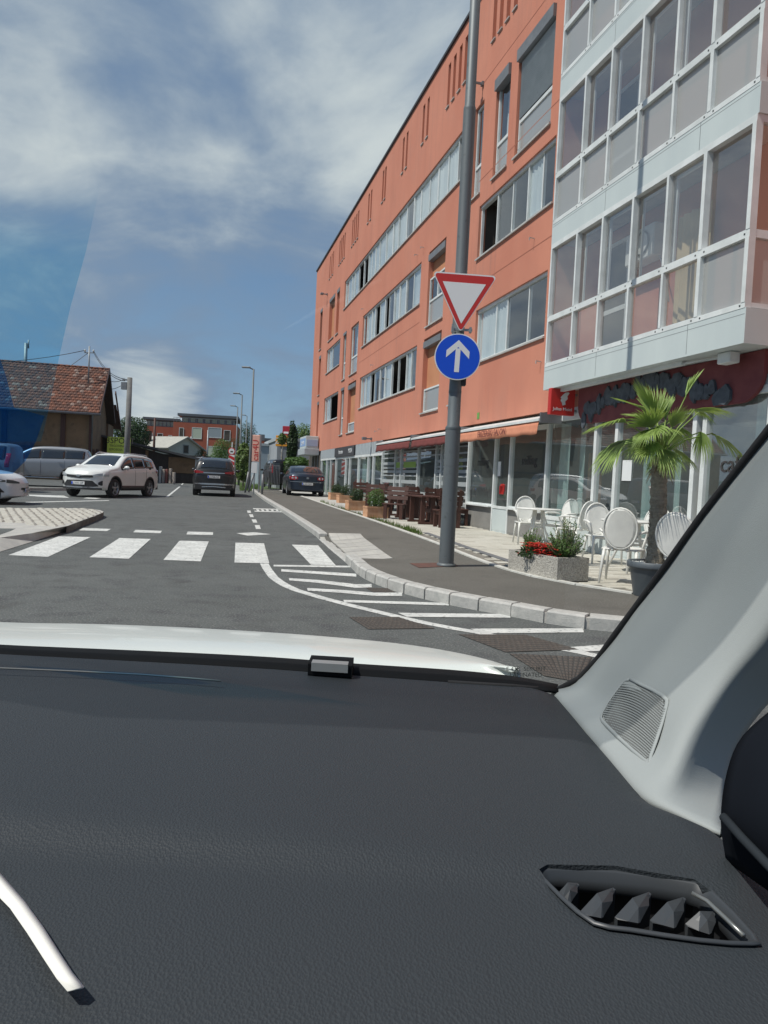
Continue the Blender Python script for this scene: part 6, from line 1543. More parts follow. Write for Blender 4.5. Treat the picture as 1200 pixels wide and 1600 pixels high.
# distant red apartment buildings
rm_ = mat('brick_red', (.36, .10, .06), .9, var=(.3, .085, .05), vscale=.5); gr_ = mat('penthouse_grey', (.2, .21, .23), .7)
def redblock(nm, label, x0, x1, ytop, yroof, ybot, Y, ang, dep, wins, penthouse):
    a = W(x0, ytop, Y); b = W(x1, ytop, Y); g = gz(Y); wdt = (b.x-a.x)/cos(ang)
    d1 = Vector((-sin(ang), cos(ang), 0)); n1 = Vector((cos(ang), sin(ang), 0)); f = lambda u, v, z: Vector((a.x, a.y, 0))+n1*u+d1*v+Vector((0, 0, z))
    t = thing(nm, label, 'building', tuple(f(wdt/2, dep/2, g)), ang); m = MB(f); m.box(0, wdt, 0, dep, g-1, a.z); part('wall', m, rm_, t)
    p0, p1 = penthouse; zt = W((x0+x1)/2, yroof, Y).z
    m = MB(f); m.box(p0*wdt, p1*wdt, 1.2, dep-1, a.z, zt-.5); pn = part('penthouse', m, gr_, t)
    m = MB(f); m.box(p0*wdt-.8, p1*wdt+1.2, .2, dep, zt-.5, zt); part('flat_roof', m, mat('roof_edge', (.1, .11, .125), .6), pn)
    m = MB(f)
    for k in range(7): u = (p0+(p1-p0)*(k+.2)/7)*wdt; m.box(u, u+(p1-p0)*wdt*.09, 1.12, 1.19, a.z+.2, zt-.8)
    part('window', m, mat('pale_glazing', (.4, .46, .36), .4), pn)
    m = MB(f); m.box(0, wdt, -.02, .06, a.z+.9, a.z+.98); 
    for k in range(20): m.box(wdt*k/20, wdt*k/20+.06, -.02, .05, a.z, a.z+.9)
    part('balustrade', m, K['greybox'], t)
    for u, v, w, h, k in wins:
        m = MB(f); z = a.z-v*1.0; m.box(u*wdt, (u+w)*wdt, -.06, -.005, z-h, z); wn = part('window', m, {'d': K['room'], 'l': mat('loggia', (.45, .5, .4), .6), 'g': mat('glz', (.3, .34, .36), .3)}[k], t)
        m = MB(f); frame_rect(m, u*wdt-.1, (u+w)*wdt+.1, z-h-.1, z+.1, .1, -.1, -.061); part('frame', m, K['alu'], wn)
    return t
redblock('apartment_building', 'distant brick red apartment building with a grey penthouse, straight up the road', 271, 368, 659, 647, 705, 150, TH-.1, 16,
         [(.30,1.0,.14,2.1,'l'),(.55,.8,.2,1.9,'g'),(.80,1.2,.09,2.0,'d'),(.30,5.0,.14,2.1,'g'),(.55,4.6,.2,2.1,'l'),(.80,5.2,.09,2.2,'l'),(.1,1.2,.06,2,'d'),(.1,5.,.06,2,'d'),(.55,8.4,.2,2.2,'g'),(.3,8.8,.14,2.1,'d')], (.12, .92))
redblock('apartment_building', 'lower wing of the distant red apartments behind the white house', 226, 270, 665, 652, 705, 165, TH-.05, 14, [(.45,1.6,.16,3.0,'d'),(.82,1.9,.1,2.6,'l'),(.12,1.6,.14,2.6,'d'),(.45,6.4,.16,3,'d')], (.05, .98))
# car sign, its post and the low posts
cs = W(400, 700, 39.5); cg = gz(39.5)
t = thing('pylon_sign', 'narrow salmon pylon sign with sideways lettering beside the pavement', 'sign', (cs.x, cs.y, cg))
a = W(393, 721, 39.5); b = W(406.5, 680, 39.5); sal = mat('salmon_panel', (.74, .42, .33), .6)
m = MB(); m.cbox(a.x, b.x, a.y, a.y+.14, a.z, b.z, .02); pn = part('panel', m, sal, t)
m = MB(); m.cbox(b.x+.002, b.x+.07, a.y, a.y+.12, cg, b.z, .01); m.cbox(a.x-.01, a.x-.003, a.y, a.y+.12, a.z, b.z, .002); part('frame_post', m, K['galv'], t)
text('lettering', 'car4U', .46, K['red'], frame4(((a.x+b.x)/2, a.y-.006, (a.z+b.z)/2-.1), (0,0,1), (-1,0,0), (0,-1,0)), t, .004)
a2 = W(392.5, 739, 39.5); b2 = W(402, 722.5, 39.5); m = MB(); m.cbox(a2.x, b2.x, a.y+.02, a.y+.08, a2.z, b2.z, .01); part('notice_panel', m, K['white'], t)
m = MB(); m.bar(((a2.x+b2.x)/2, a.y+.1, cg), ((a2.x+b2.x)/2, a.y+.1, a2.z+.2), .06, .06); part('frame_post', m, K['galv'], t)
gp_ = 'grey posts around the pylon sign'
for x, y0, y1, Y, lb, tl_ in ((409.5, 768, 741, 36.5, 'short grey post nearest the road, right of the pylon sign', 0), (383.5, 757, 737, 42, 'leaning grey post left of the pylon sign', .25), (389, 757, 741, 43, 'second leaning post just left of the pylon sign', .4)):
    p = W(x, y0, Y); q = W(x, y1, Y); t = thing('steel_post', lb, 'post', (p.x, p.y, gz(Y)+.05), group=gp_); m = MB(); m.tube([(p.x, p.y, gz(Y)), (p.x+tl_*.6, p.y, q.z)], .055, 8); part('shaft', m, K['greybox'], t)
# thin metal railing in front of the black van
a = W(412, 757, 44); b = W(436, 757, 44); zt_ = W(420, 727, 44).z
t = thing('metal_railing', 'thin vertical-bar railing in front of the black van', 'railing', (a.x, a.y, gz(44)))
for k in range(11): m = MB(); x = a.x+(b.x-a.x)*k/10; m.bar((x, a.y, gz(44)+.05), (x, a.y, zt_), .022, .022); part('bar', m, K['greybox'], t)
m = MB(); m.bar((a.x, a.y, zt_), (b.x, a.y, zt_), .03, .03); part('rail', m, K['greybox'], t)
# chevron board with round sign
a = W(356.5, 733, 58); b = W(366.5, 711, 58)
t = thing('chevron_board', 'red and white striped warning board beside the road ahead', 'road sign', (a.x, a.y, gz(58)))
m = MB(); m.box(a.x, b.x, a.y, a.y+.04, a.z, b.z); part('board', m, K['white'], t)
w = b.x-a.x; h = b.z-a.z; m = MB()
for k in range(3):
    z = a.z+h*(k-.05)/3; m.prism([(a.x, max(a.z, z+.18)), (b.x, max(a.z, z-.05)), (b.x, min(b.z, z+.2)), (a.x, min(b.z, z+.43))], lambda u, v, t_: (u, a.y-t_, v), .001, .006)
part('red_stripe', m, K['red'], t); m = MB(); m.tube([((a.x+b.x)/2, a.y+.08, gz(58)), ((a.x+b.x)/2, a.y+.08, b.z+1.0)], .04, 8); part('post', m, K['galv'], t)
c = W(362, 705, 58); t = thing('round_road_sign', 'round white road sign with a red ring above the striped board', 'road sign', tuple(c))
m = MB(); m.prism([(c.x+.29*cos(q), c.z+.29*sin(q)) for q in [2*pi*k/24 for k in range(24)]], lambda u, v, t_: (u, a.y-t_, v), -.02, 0.); part('red_ring', m, K['red'], t)
m = MB(); m.prism([(c.x+.22*cos(q), c.z+.22*sin(q)) for q in [2*pi*k/24 for k in range(24)]], lambda u, v, t_: (u, a.y-t_, v), .001, 0.004); part('white_field', m, K['white'], t)
m = MB(); m.box(c.x-.1, c.x+.1, a.y-.01, a.y-.006, c.z-.08, c.z+.02); part('black_figure', m, K['text'], t)
# street lamps
def lamp(px, ptop, Y, label):
    p = W(px, ptop, Y); g = gz(Y); t = thing('street_lamp', label, 'street lamp', (p.x, p.y, g), group='street lamps along the right of the road')
    m = MB(); m.tube([(p.x, p.y, g), (p.x, p.y, g+1), (p.x, p.y, p.z)], [.10, .085, .05], 10); part('pole', m, K['polegrey'], t)
    m = MB(); m.tube([(p.x, p.y, p.z-.03), (p.x-.25, p.y, p.z+.08), (p.x-.4, p.y, p.z+.09)], .035, 6); part('arm', m, K['polegrey'], t)
    m = MB(); m.cbox(p.x-1.0*.62-.12, p.x-.2, p.y-.11, p.y+.11, p.z+.05, p.z+.15, .03); part('lantern', m, K['galv'], t)
lamp(396.5, 577, 46, 'tallest grey street lamp just right of the centre, nearest of the row')
lamp(378.5, 617, 60, 'second street lamp, left of the tallest one')
lamp(371.5, 636, 74, 'third street lamp, the leftmost of the row')
lamp(386, 650, 86, 'farthest and lowest street lamp of the row')
# posts by the far road
for x, y0, y1, Y, lb in ((240, 716, 653, 64, 'dark wooden pole left of the white house'), (323, 730, 672, 95, 'thin grey pole in front of the red apartments'), (297, 733, 682, 90, 'thin pole between the grey house and the bushes')):
    p = W(x, y0, Y); q = W(x, y1, Y); t = thing('wooden_pole', lb, 'pole', (p.x, p.y, gz(Y)), group='thin poles in the distance'); m = MB(); m.tube([(p.x, p.y, gz(Y)), (p.x, p.y, q.z)], [.13, .09], 8); part('shaft', m, K['wood'] if x == 240 else K['galv'], t)
# vegetation
def tree_px(nm, label, cat, px, py, rx, ry, Y, n, mt, group=None, size=None, ground=True):
    c = W(px, py, Y); k = Y/FPX; rad = (rx*k, rx*k*.9, ry*k); tr_ = max(.05, c.z-rad[2]-gz(Y)) if ground else .1
    return bush(nm, label, cat, (c.x, c.y, c.z), rad, n, size or rx*k*.06, mt, group, tr_)
tree_px('deciduous_tree', 'round dark green tree behind the shed and utility pole', 'tree', 206, 678, 29, 27, 75, 5200, K['leafd'])
tree_px('deciduous_tree', 'dark tree rising behind the street lamps', 'tree', 386, 682, 16, 24, 100, 2600, K['leafd'])
tree_px('deciduous_tree', 'light green tree behind the ivy column at the block end', 'tree', 474, 682, 20, 20, 95, 3200, K['leafy'])
tree_px('bush', 'dark green bush right of the grey house', 'bush', 309, 715, 17, 15, 84, 2600, K['leafd'])
tree_px('bush', 'broad green bush below the red apartments', 'bush', 347, 706, 17, 20, 88, 3000, K['leaf'])
tree_px('bush', 'small green bush at the far bend of the road', 'bush', 330, 722, 12, 12, 92, 1600, K['leaf'])
tree_px('bush', 'bush filling the gap behind the striped board', 'bush', 366, 700, 10, 18, 80, 1800, K['leafd'])
tree_px('hedge', 'tall bright green hedge to the left of the pylon sign', 'hedge', 381, 722, 11.5, 29, 47, 4200, K['leafy'], size=.10)
tree_px('ivy_column', 'column of dark ivy climbing a post beside the block', 'ivy', 457, 695, 8.5, 33, 52, 4200, K['leafd'], size=.09)
tree_px('ivy_shoot', 'loose ivy shoots hanging left of the ivy column', 'ivy', 441, 686, 7, 9, 52, 700, K['leafy'], size=.08)
tree_px('bush', 'low green bush behind the blue saloon by the canopy', 'bush', 464, 724, 20, 10, 50, 3000, K['leaf'], size=.09)
tree_px('bush', 'dark bush at the foot of the ivy column', 'bush', 450, 735, 7, 10, 49, 1200, K['leafd'], size=.08)
for k, (x, y) in enumerate(((378, 756), (388, 759), (398, 763), (372, 752))):
    pass
m = MB(); r_ = random.Random(19)
for _ in range(1500):
    p = G(r_.uniform(375, 404), 0+r_.uniform(753, 767), .02)
    if p.y > 60 or p.x*1.0 > 20: continue
    h = r_.uniform(.08, .35); d = Vector((r_.gauss(0, .3), r_.gauss(0, .3), 1)).normalized(); w = Vector((.02, 0, 0)); m.add([tuple(p-w), tuple(p+w), tuple(p+d*h)], [(0, 1, 2)])
o = part('verge_grass', m, K['leafy']); o['kind'] = 'stuff'; o['label'] = 'uncut grass by the kerb under the pylon sign'
m = MB()
for _ in range(2600):
    p = SN(r_.uniform(70, 95), r_.uniform(-19, -11.5), 0); h = r_.uniform(.3, .9); d = Vector((r_.gauss(0, .4), r_.gauss(0, .4), 1)).normalized(); w = Vector((.08, 0, 0)); m.add([tuple(p-w), tuple(p+w), tuple(p+d*h)], [(0, 1, 2)])
o = part('verge_grass', m, K['leafy']); o['kind'] = 'stuff'; o['label'] = 'bright grass at the far bend of the road'
# low pale-blue buildings and roadside signs beyond the block
c, BF = far_frame(404, 725, 62, TH); g = gz(62); zt = W(420, 697, 62).z
wb = thing('workshop', 'low pale blue-grey workshop building behind the black van', 'building', tuple(BF(3, 3, g)), TH)
pbm = mat('pale_blue_wall', (.3, .36, .42), .8, var=(.26, .31, .37), vscale=1)
m = MB(BF); m.box(0, 7.5, 0, 10, g-.5, zt); part('wall', m, pbm, wb); m = MB(BF); m.box(-.1, 7.6, -.1, 10.1, zt, zt+.2); part('roof', m, K['shutter'], wb)
for x in (.8, 2.4, 4.6): m = MB(BF); m.box(x, x+.8, -.03, -.004, g+1.6, g+2.6); w_ = part('window', m, K['room'], wb); m = MB(BF); frame_rect(m, x-.06, x+.86, g+1.54, g+2.66, .06, -.06, -.031); part('frame', m, K['alu'], w_)
c, BF2 = far_frame(432, 725, 56, TH); zt2 = W(470, 690, 56).z
wb2 = thing('workshop', 'taller pale grey workshop building beside the end of the block', 'building', tuple(BF2(3, 3, g)), TH)
m = MB(BF2); m.box(0, 7.0, 0, 10, g-.5, zt2); part('wall', m, mat('pale_grey_wall', (.36, .38, .41), .8, var=(.3, .33, .36), vscale=1), wb2); m = MB(BF2); m.box(-.1, 7.1, -.1, 10.1, zt2, zt2+.25); part('roof', m, K['shutter'], wb2)
m = MB(BF2); m.box(.8, 1.6, -.03, -.004, g+1.3, g+2.3); m.box(3.6, 4.6, -.03, -.004, g+1.3, g+2.3); part('window', m, K['room'], wb2)
c = W(410, 712, 110); o = redblock('apartment_building', 'sliver of a far red building between the pylon sign and the workshop', 404, 413, 688, 684, 715, 120, TH, 10, [(.3, .6, .3, 1.2, 'd')], (.1, .9))
a = W(430, 708, 54); b = W(452, 681, 54); t = thing('orange_sign', 'yellow and orange sign cube behind the ivy column', 'sign', (a.x, a.y, gz(54)))
m = MB(); m.cbox(a.x, b.x, a.y, a.y+.25, W(430, 697, 54).z, b.z, .02); part('panel', m, mat('orange_yellow', (.75, .33, .03), .5), t)
text('lettering', 'ZAN', .62, K['white'], frame4(((a.x+b.x)/2+.1, a.y-.004, W(440, 689.5, 54).z), (1,0,0), (0,0,1), (0,-1,0)), t, .003)
m = MB(); m.tube([((a.x+b.x)/2, a.y+.12, gz(54)), ((a.x+b.x)/2, a.y+.12, b.z)], .08, 8); part('post', m, K['galv'], t)
a = W(441, 682, 60); b = W(453, 666, 60); t = thing('red_sign', 'dark red square sign above the orange one', 'sign', (a.x, a.y, gz(60)))
m = MB(); m.cbox(a.x, b.x, a.y, a.y+.25, a.z, b.z, .02); part('panel', m, mat('dark_red_panel', (.35, .015, .03), .5), t); m = MB(); m.box(a.x+.1, b.x-.1, a.y-.01, a.y-.002, a.z+.25, a.z+.4); part('white_band', m, K['white'], t)
m = MB(); m.tube([((a.x+b.x)/2, a.y+.15, gz(60)), ((a.x+b.x)/2, a.y+.15, b.z)], .08, 8); part('post', m, K['galv'], t)
# far hills and ground cover at the horizon
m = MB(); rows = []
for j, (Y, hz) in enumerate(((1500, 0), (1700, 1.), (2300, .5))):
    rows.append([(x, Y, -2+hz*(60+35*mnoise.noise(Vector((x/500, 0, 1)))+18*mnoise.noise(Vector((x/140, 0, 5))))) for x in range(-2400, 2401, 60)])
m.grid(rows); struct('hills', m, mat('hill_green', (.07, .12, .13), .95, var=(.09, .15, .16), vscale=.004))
# roofs and trees farther left, seen past the old house
tree_px('deciduous_tree', 'dark tree behind the left end of the old house', 'tree', -60, 660, 60, 60, 78, 2500, K['leafd'])

# ------------------------------------------------------------ our own car: dashboard, pillar, windscreen, bonnet
def PX(x, y, Y): return W(x, y, Y)
def refine(P, k=2, iters=1):
    """Catmull-Rom resampling of a point grid"""
    def cr(a, b, c, d, t): return ((b*2)+(c-a)*t+(a*2-b*5+c*4-d)*t*t+(b*3-a-c*3+d)*t*t*t)*.5
    def line(L_):
        out = []
        for i in range(len(L_)-1):
            a = L_[i-1] if i > 0 else L_[0]*2-L_[1]; b, c = L_[i], L_[i+1]; d = L_[i+2] if i+2 < len(L_) else L_[-1]*2-L_[-2]
            for q in range(k): out.append(cr(a, b, c, d, q/k))
        out.append(L_[-1]); return out
    P = [line(r) for r in P]; T = [list(c) for c in zip(*P)]; T = [line(r) for r in T]; return [list(c) for c in zip(*T)]
DROP = .36
dashm = mat('dash_grain', (.029, .035, .040), .62, spec=.35)
nt = dashm.node_tree; N = nt.nodes; L = nt.links
vo = N.new('ShaderNodeTexVoronoi'); vo.inputs['Scale'].default_value = 420; tc = N.new('ShaderNodeTexCoord'); mp = N.new('ShaderNodeMapping'); mp.inputs['Scale'].default_value = (1, .75, 1); L.new(tc.outputs['Object'], mp.inputs[0]); L.new(mp.outputs[0], vo.inputs['Vector'])
ns = N.new('ShaderNodeTexNoise'); ns.inputs['Scale'].default_value = 900; L.new(tc.outputs['Object'], ns.inputs['Vector'])
ad = N.new('ShaderNodeMath'); ad.operation = 'ADD'; L.new(vo.outputs['Distance'], ad.inputs[0]); ml = N.new('ShaderNodeMath'); ml.operation = 'MULTIPLY'; ml.inputs[1].default_value = .5; L.new(ns.outputs[0], ml.inputs[0]); L.new(ml.outputs[0], ad.inputs[1])
bp = N.new('ShaderNodeBump'); bp.inputs['Strength'].default_value = .55; bp.inputs['Distance'].default_value = .0012; L.new(ad.outputs[0], bp.inputs['Height']); L.new(bp.outputs[0], N['Principled BSDF'].inputs['Normal'])
def horizon(x): return 751.6+.048*(x-600)
def dz(x, y):
    """sheet drop below the eye for dashboard outline points"""
    return DROP
def dash_pt(x, y, drop=DROP):
    v = pix_ray(x, y); t = -drop/v.z; return Vector((0, 0, EYE))+v*t
own = thing('car', 'our own white car seen from inside, with dark dashboard and grey pillar', 'car', (-.3, 0, 0))
dash = own
# outline along the windscreen base and the pillar, from left to right
far = [(-900, 1000), (-500, 1004), (-100, 1014), (0, 1022), (150, 1030), (300, 1038), (430, 1046), (560, 1056), (700, 1066), (800, 1072), (872, 1080)]
right = [(872, 1080), (890, 1102), (915, 1132), (950, 1170), (980, 1204), (1005, 1236), (1022, 1248), (1045, 1258), (1080, 1272), (1110, 1286), (1150, 1320), (1200, 1372), (1260, 1440)]
farP = [dash_pt(*p) for p in far]; rightP = [dash_pt(*p) for p in right]
def yfar(x): 
    for a, b in zip(farP, farP[1:]):
        if a.x <= x <= b.x: return a.y+(b.y-a.y)*(x-a.x)/(b.x-a.x)
    return farP[-1].y if x > farP[-1].x else farP[0].y
def xright(y):
    if y >= rightP[0].y: return rightP[0].x
    for a, b in zip(rightP, rightP[1:]):
        if b.y <= y <= a.y: return a.x+(b.x-a.x)*(a.y-y)/(a.y-b.y)
    return rightP[-1].x
ymin = .30
ventq = [(842, 1366), (855, 1361), (960, 1364), (1085, 1382), (1115, 1398), (1178, 1464), (1170, 1476), (1090, 1470), (985, 1454), (930, 1444), (880, 1405)]
ventP = [dash_pt(*p) for p in ventq]
def surf(x, y):
    z = EYE-DROP
    z -= .012*max(0, (y-yfar(x)+.25)/.25)**2*0
    # soft crease across the dash and gentle fall towards the windscreen
    yc = .705-.06*x
    q_ = y-yc; z += (.011*exp(-(q_/.16)**2) if q_ > 0 else .011-.014*min(1, (-q_)/.045)**1.3)*(1-.35*max(0, min(1, (x+.1)/.4)))
    if y < .60: z -= .35*(.60-y)**2
    ex = xright(y)-x
    if ex < .05: z -= .012*(1-ex/.05)**2
    return z
rows = []; NYD, NXD = 60, 70
xr0 = max(p.x for p in rightP); XL = -1.15
def yfar2(x): return yfar(x) if x < farP[-1].x else None
for j in range(NYD+1):
    r = []
    for i in range(NXD+1):
        u = i/NXD; v = j/NYD
        # transfinite: columns run from the near edge to the far edge; the right boundary follows the pillar foot
        y = ymin+v*(rightP[0].y-ymin); xe = xright(y); x = XL+(xe-XL)*(1-(1-u)**1.6); extra = (yfar(x)-rightP[0].y) if x < farP[-1].x else 0; yy = y+extra*v**3
        r.append(Vector((x, yy, surf(x, yy))))
    rows.append(r)
def in_poly(p, poly):
    c = False; j = len(poly)-1
    for i in range(len(poly)):
        a, b = poly[i], poly[j]
        if (a.y > p[1]) != (b.y > p[1]) and p[0] < (b.x-a.x)*(p[1]-a.y)/(b.y-a.y)+a.x: c = not c
        j = i
    return c
# the sheet with the vent opening cut out by a boolean
m = MB(); m.shell(rows, -.012)
da = part('dashboard', m, dashm, dash, label='dark grained dashboard top with a side vent')
dash = da
cut = MB(); cut.prism([(p.x, p.y) for p in ventP], lambda u, v, t: (u, v, EYE-DROP+t), -.06, .05)
cme = bpy.data.meshes.new('cut'); iv = WM[own.name].inverted(); cme.from_pydata([tuple(v) for v in cut.v], [], cut.f); bmc = bmesh.new(); bmc.from_mesh(cme); bmesh.ops.recalc_face_normals(bmc, faces=bmc.faces); bmc.to_mesh(cme); bmc.free()
co = bpy.data.objects.new('cutter', cme); C.objects.link(co); bm = bmesh.new(); bm.from_mesh(da.data); bmesh.ops.recalc_face_normals(bm, faces=bm.faces); bm.to_mesh(da.data); bm.free()
md = da.modifiers.new('b', 'BOOLEAN'); md.operation = 'DIFFERENCE'; md.object = co; md.solver = 'EXACT'; bpy.context.view_layer.update()
nm = bpy.data.meshes.new_from_object(da.evaluated_get(bpy.context.evaluated_depsgraph_get())); da.modifiers.clear(); da.data = nm if len(nm.polygons) > 100 else da.data
for p_ in da.data.polygons: p_.use_smooth = True
try: da.data.set_sharp_from_angle(angle=radians(40))
except Exception: pass
bpy.data.objects.remove(co)
m = MB(); m.shell([[Vector((XL, ymin, EYE-DROP-.012)), Vector((.45, ymin, EYE-DROP-.012))], [Vector((XL, ymin-.05, EYE-DROP-.06)), Vector((.45, ymin-.05, EYE-DROP-.06))], [Vector((XL, ymin-.06, EYE-DROP-.4)), Vector((.45, ymin-.06, EYE-DROP-.4))]], .01); part('dash_front', m, dashm, dash)
# side defroster vent: lip, louvres, well
vcen = sum(ventP, Vector())/len(ventP)
ring = []
for p in ventP+[ventP[0]]:
    o_ = (p-vcen); o_.z = 0; o_.normalize(); ring.append([p-o_*.010+Vector((0, 0, -.016)), p-o_*.002+Vector((0, 0, .001)), p+o_*.001+Vector((0, 0, .0022)), p+o_*.003+Vector((0, 0, .0002))])
ventm = mat('vent_plastic', (.04, .045, .05), .42)
m = MB(); m.shell(refine(ring, 2), .002); vt = part('vent_frame', m, ventm, dash)
m = MB(); zb0 = EYE-DROP-.05; m.add([(p.x, p.y, zb0) for p in ventP], [tuple(range(len(ventP)))]); m.add([(p.x, p.y, zb0) for p in ventP]+[(p.x, p.y, EYE-DROP-.003) for p in ventP], [(i, (i+1) % len(ventP), len(ventP)+(i+1) % len(ventP), len(ventP)+i) for i in range(len(ventP))]); part('vent_well', m, K['black'], dash)
LV2 = [((874,1401),(905,1383),(888,1413)), ((910,1429),(962,1390),(938,1437)), ((965,1437),(1018,1397),(996,1445)), ((1020,1442),(1072,1405),(1052,1453)), ((1075,1448),(1118,1428),(1108,1461))]
for a, b, c in LV2:
    A = dash_pt(*a, DROP+.012); B = dash_pt(*b, DROP+.004); Cc = dash_pt(*c, DROP+.014); m = MB(); D_ = A.lerp(B, .5)+Vector((0, 0, .006))
    m.shell([[A-Vector((0, 0, .02)), A, Cc.lerp(A, .5), Cc], [D_-Vector((0, 0, .03)), D_, Cc.lerp(D_, .5)+Vector((0, 0, .003)), Cc.lerp(D_, .1)], [B-Vector((0, 0, .03)), B, Cc.lerp(B, .6), Cc.lerp(B, .25)]], .003, False); part('louvre', m, ventm, dash)
m = MB(); tr_ = [dash_pt(*q, DROP-.001) for q in ((1082, 1396), (1105, 1408), (1135, 1436), (1162, 1462))]; m.tube(tr_, .0022, 6); part('bright_lip', m, mat('lip_metal', (.25, .26, .25), .3, metal=.6), dash)
# a strip of white paper lying on the dash
pw = [((-40,1315),(-30,1340)), ((0,1366),(-14,1390)), ((38,1410),(16,1420)), ((67,1450),(43,1459)), ((92,1490),(68,1498)), ((113,1522),(89,1530)), ((131,1544),(106,1550))]
m = MB(); m.shell([[dash_pt(*a, DROP-.004), dash_pt((a[0]+b[0])/2, (a[1]+b[1])/2, DROP-.006), dash_pt(*b, DROP-.004)] for a, b in pw], .001)
o = part('paper_strip', m, mat('paper', (.82, .82, .76), .8)); tagm(o, 'curved strip of white paper lying on the dashboard at lower left', 'paper strip')
# A-pillar trim, rising to the right
PG = [[(858,1092,1.345),(898,1136,1.19),(952,1200,1.015),(1000,1256,.90),(1056,1286,.855),(1124,1314,.815)],
      [(866,1078,1.33),(905,1120,1.175),(960,1184,1.0),(1008,1240,.885),(1062,1268,.84),(1126,1296,.80)],
      [(896,1064,1.32),(945,1098,1.17),(1008,1158,1.0),(1044,1205,.90),(1082,1232,.90),(1134,1245,.93)],
      [(938,1020,1.27),(985,1045,1.14),(1040,1090,1.02),(1080,1135,.93),(1112,1160,.95),(1152,1168,1.0)],
      [(984,958,1.21),(1035,985,1.10),(1090,1026,1.01),(1132,1064,.94),(1165,1085,.97),(1206,1094,1.02)],
      [(1034,890,1.15),(1088,922,1.06),(1145,962,.98),(1190,1000,.92),(1228,1020,.95),(1285,1034,1.0)],
      [(1096,804,1.08),(1153,840,1.0),(1210,877,.94),(1258,912,.88),(1300,932,.91),(1365,945,.96)],
      [(1196,676,.99),(1262,716,.92),(1320,754,.87),(1370,788,.82),(1415,806,.85),(1485,820,.9)],
      [(1396,424,.86),(1470,468,.80),(1530,503,.76),(1590,538,.72),(1635,556,.75),(1700,564,.8)]]
pil = own
grid = refine([[PX(*q) for q in r] for r in PG], 4)
pm_ = mat('pillar_trim', (.30, .325, .32), .7, spec=.3, bump=.1, bscale=700)
m = MB(); m.shell(grid, -.01); pt_ = part('pillar_trim', m, pm_, pil, label='pale grey windscreen pillar trim with a speaker grille'); pil = pt_
# speaker grille set in the trim: rounded quad with rows of small holes
def bil_pillar(x, y):
    """point on the trim under a photo position: nearest grid cell by projection"""
    best = None
    for r in grid:
        for p in r:
            v = p-Vector((0, 0, EYE)); d = v.dot(fw); px = 600+FPX*v.dot(rt)/d; py = 800-FPX*v.dot(upv)/d; e = (px-x)**2+(py-y)**2
            if best is None or e < best[0]: best = (e, p, v.y)
    # weight the four nearest depths
    cand = []
    for r in grid:
        for p in r:
            v = p-Vector((0, 0, EYE)); d = v.dot(fw); px = 600+FPX*v.dot(rt)/d; py = 800-FPX*v.dot(upv)/d; cand.append(((px-x)**2+(py-y)**2+4, p.y))
    cand.sort(); cand = cand[:5]; w = sum(1/c[0] for c in cand); return W(x, y, sum(c[1]/c[0] for c in cand)/w)
gq = [(985,1062),(1036,1088),(1040,1110),(1018,1180),(1008,1188),(950,1135),(942,1115),(972,1070)]
gpts = [bil_pillar(*q) for q in gq]; gcen = sum(gpts, Vector())/len(gpts)
gn = Vector((0, 0, 0))
for i in range(len(gpts)): gn += (gpts[i]-gcen).cross(gpts[(i+1) % len(gpts)]-gcen)
gn.normalize()
if gn.dot(Vector((0, 0, EYE))-gcen) < 0: gn = -gn
ring = []
for p in gpts+[gpts[0]]: o_ = (p-gcen).normalized(); ring.append([p+o_*.0028-gn*.0006, p+gn*.0009, p-o_*.0014+gn*.0002])
m = MB(); m.shell(refine(ring, 3), .002); sg_ = part('grille_rim', m, pm_, pil)
m = MB(); m.add([tuple(p+gn*.0006) for p in gpts], [tuple(range(len(gpts)))]); part('grille_back', m, mat('grille_shadow', (.12, .125, .12), .9), pil)
m = MB()
def lerp2(a, b, t): return (a[0]+(b[0]-a[0])*t, a[1]+(b[1]-a[1])*t)
TLq, TRq, BRq, BLq = (968,1040), (1060,1085), (1026,1200), (930,1140)
polyq = [Vector((x, y, 0)) for x, y in gq]
for j in range(30):      # curved ribs, dotted along
    for i in range(40):
        u = (i+.5)/40; v = (j+.5)/30; a = lerp2(TLq, TRq, u); b = lerp2(BLq, BRq, u); x, y = lerp2(a, b, v); y -= 16*sin(pi*u)*(1-.3*v); y += 7
        if not in_poly((x, y), polyq): continue
        v_ = pix_ray(x, y); t = (gcen-Vector((0, 0, EYE))).dot(gn)/v_.dot(gn); c = Vector((0, 0, EYE))+v_*t+gn*.0010
        r1 = (gpts[1]-gpts[0]).normalized(); r2 = gn.cross(r1); s = .0013
        m.add([tuple(c+(r1*p+r2*q)*s) for p, q in ((-1.3,-.75),(1.3,-.75),(1.3,.75),(-1.3,.75))]+[tuple(c+(r1*p+r2*q)*s*.6+gn*.0013) for p, q in ((-1.3,-.7),(1.3,-.7),(1.3,.7),(-1.3,.7))], [(4,5,6,7),(0,1,5,4),(1,2,6,5),(2,3,7,6),(3,0,4,7)])
o = part('grille_mesh', m, pm_, pil); o['kind'] = 'stuff'
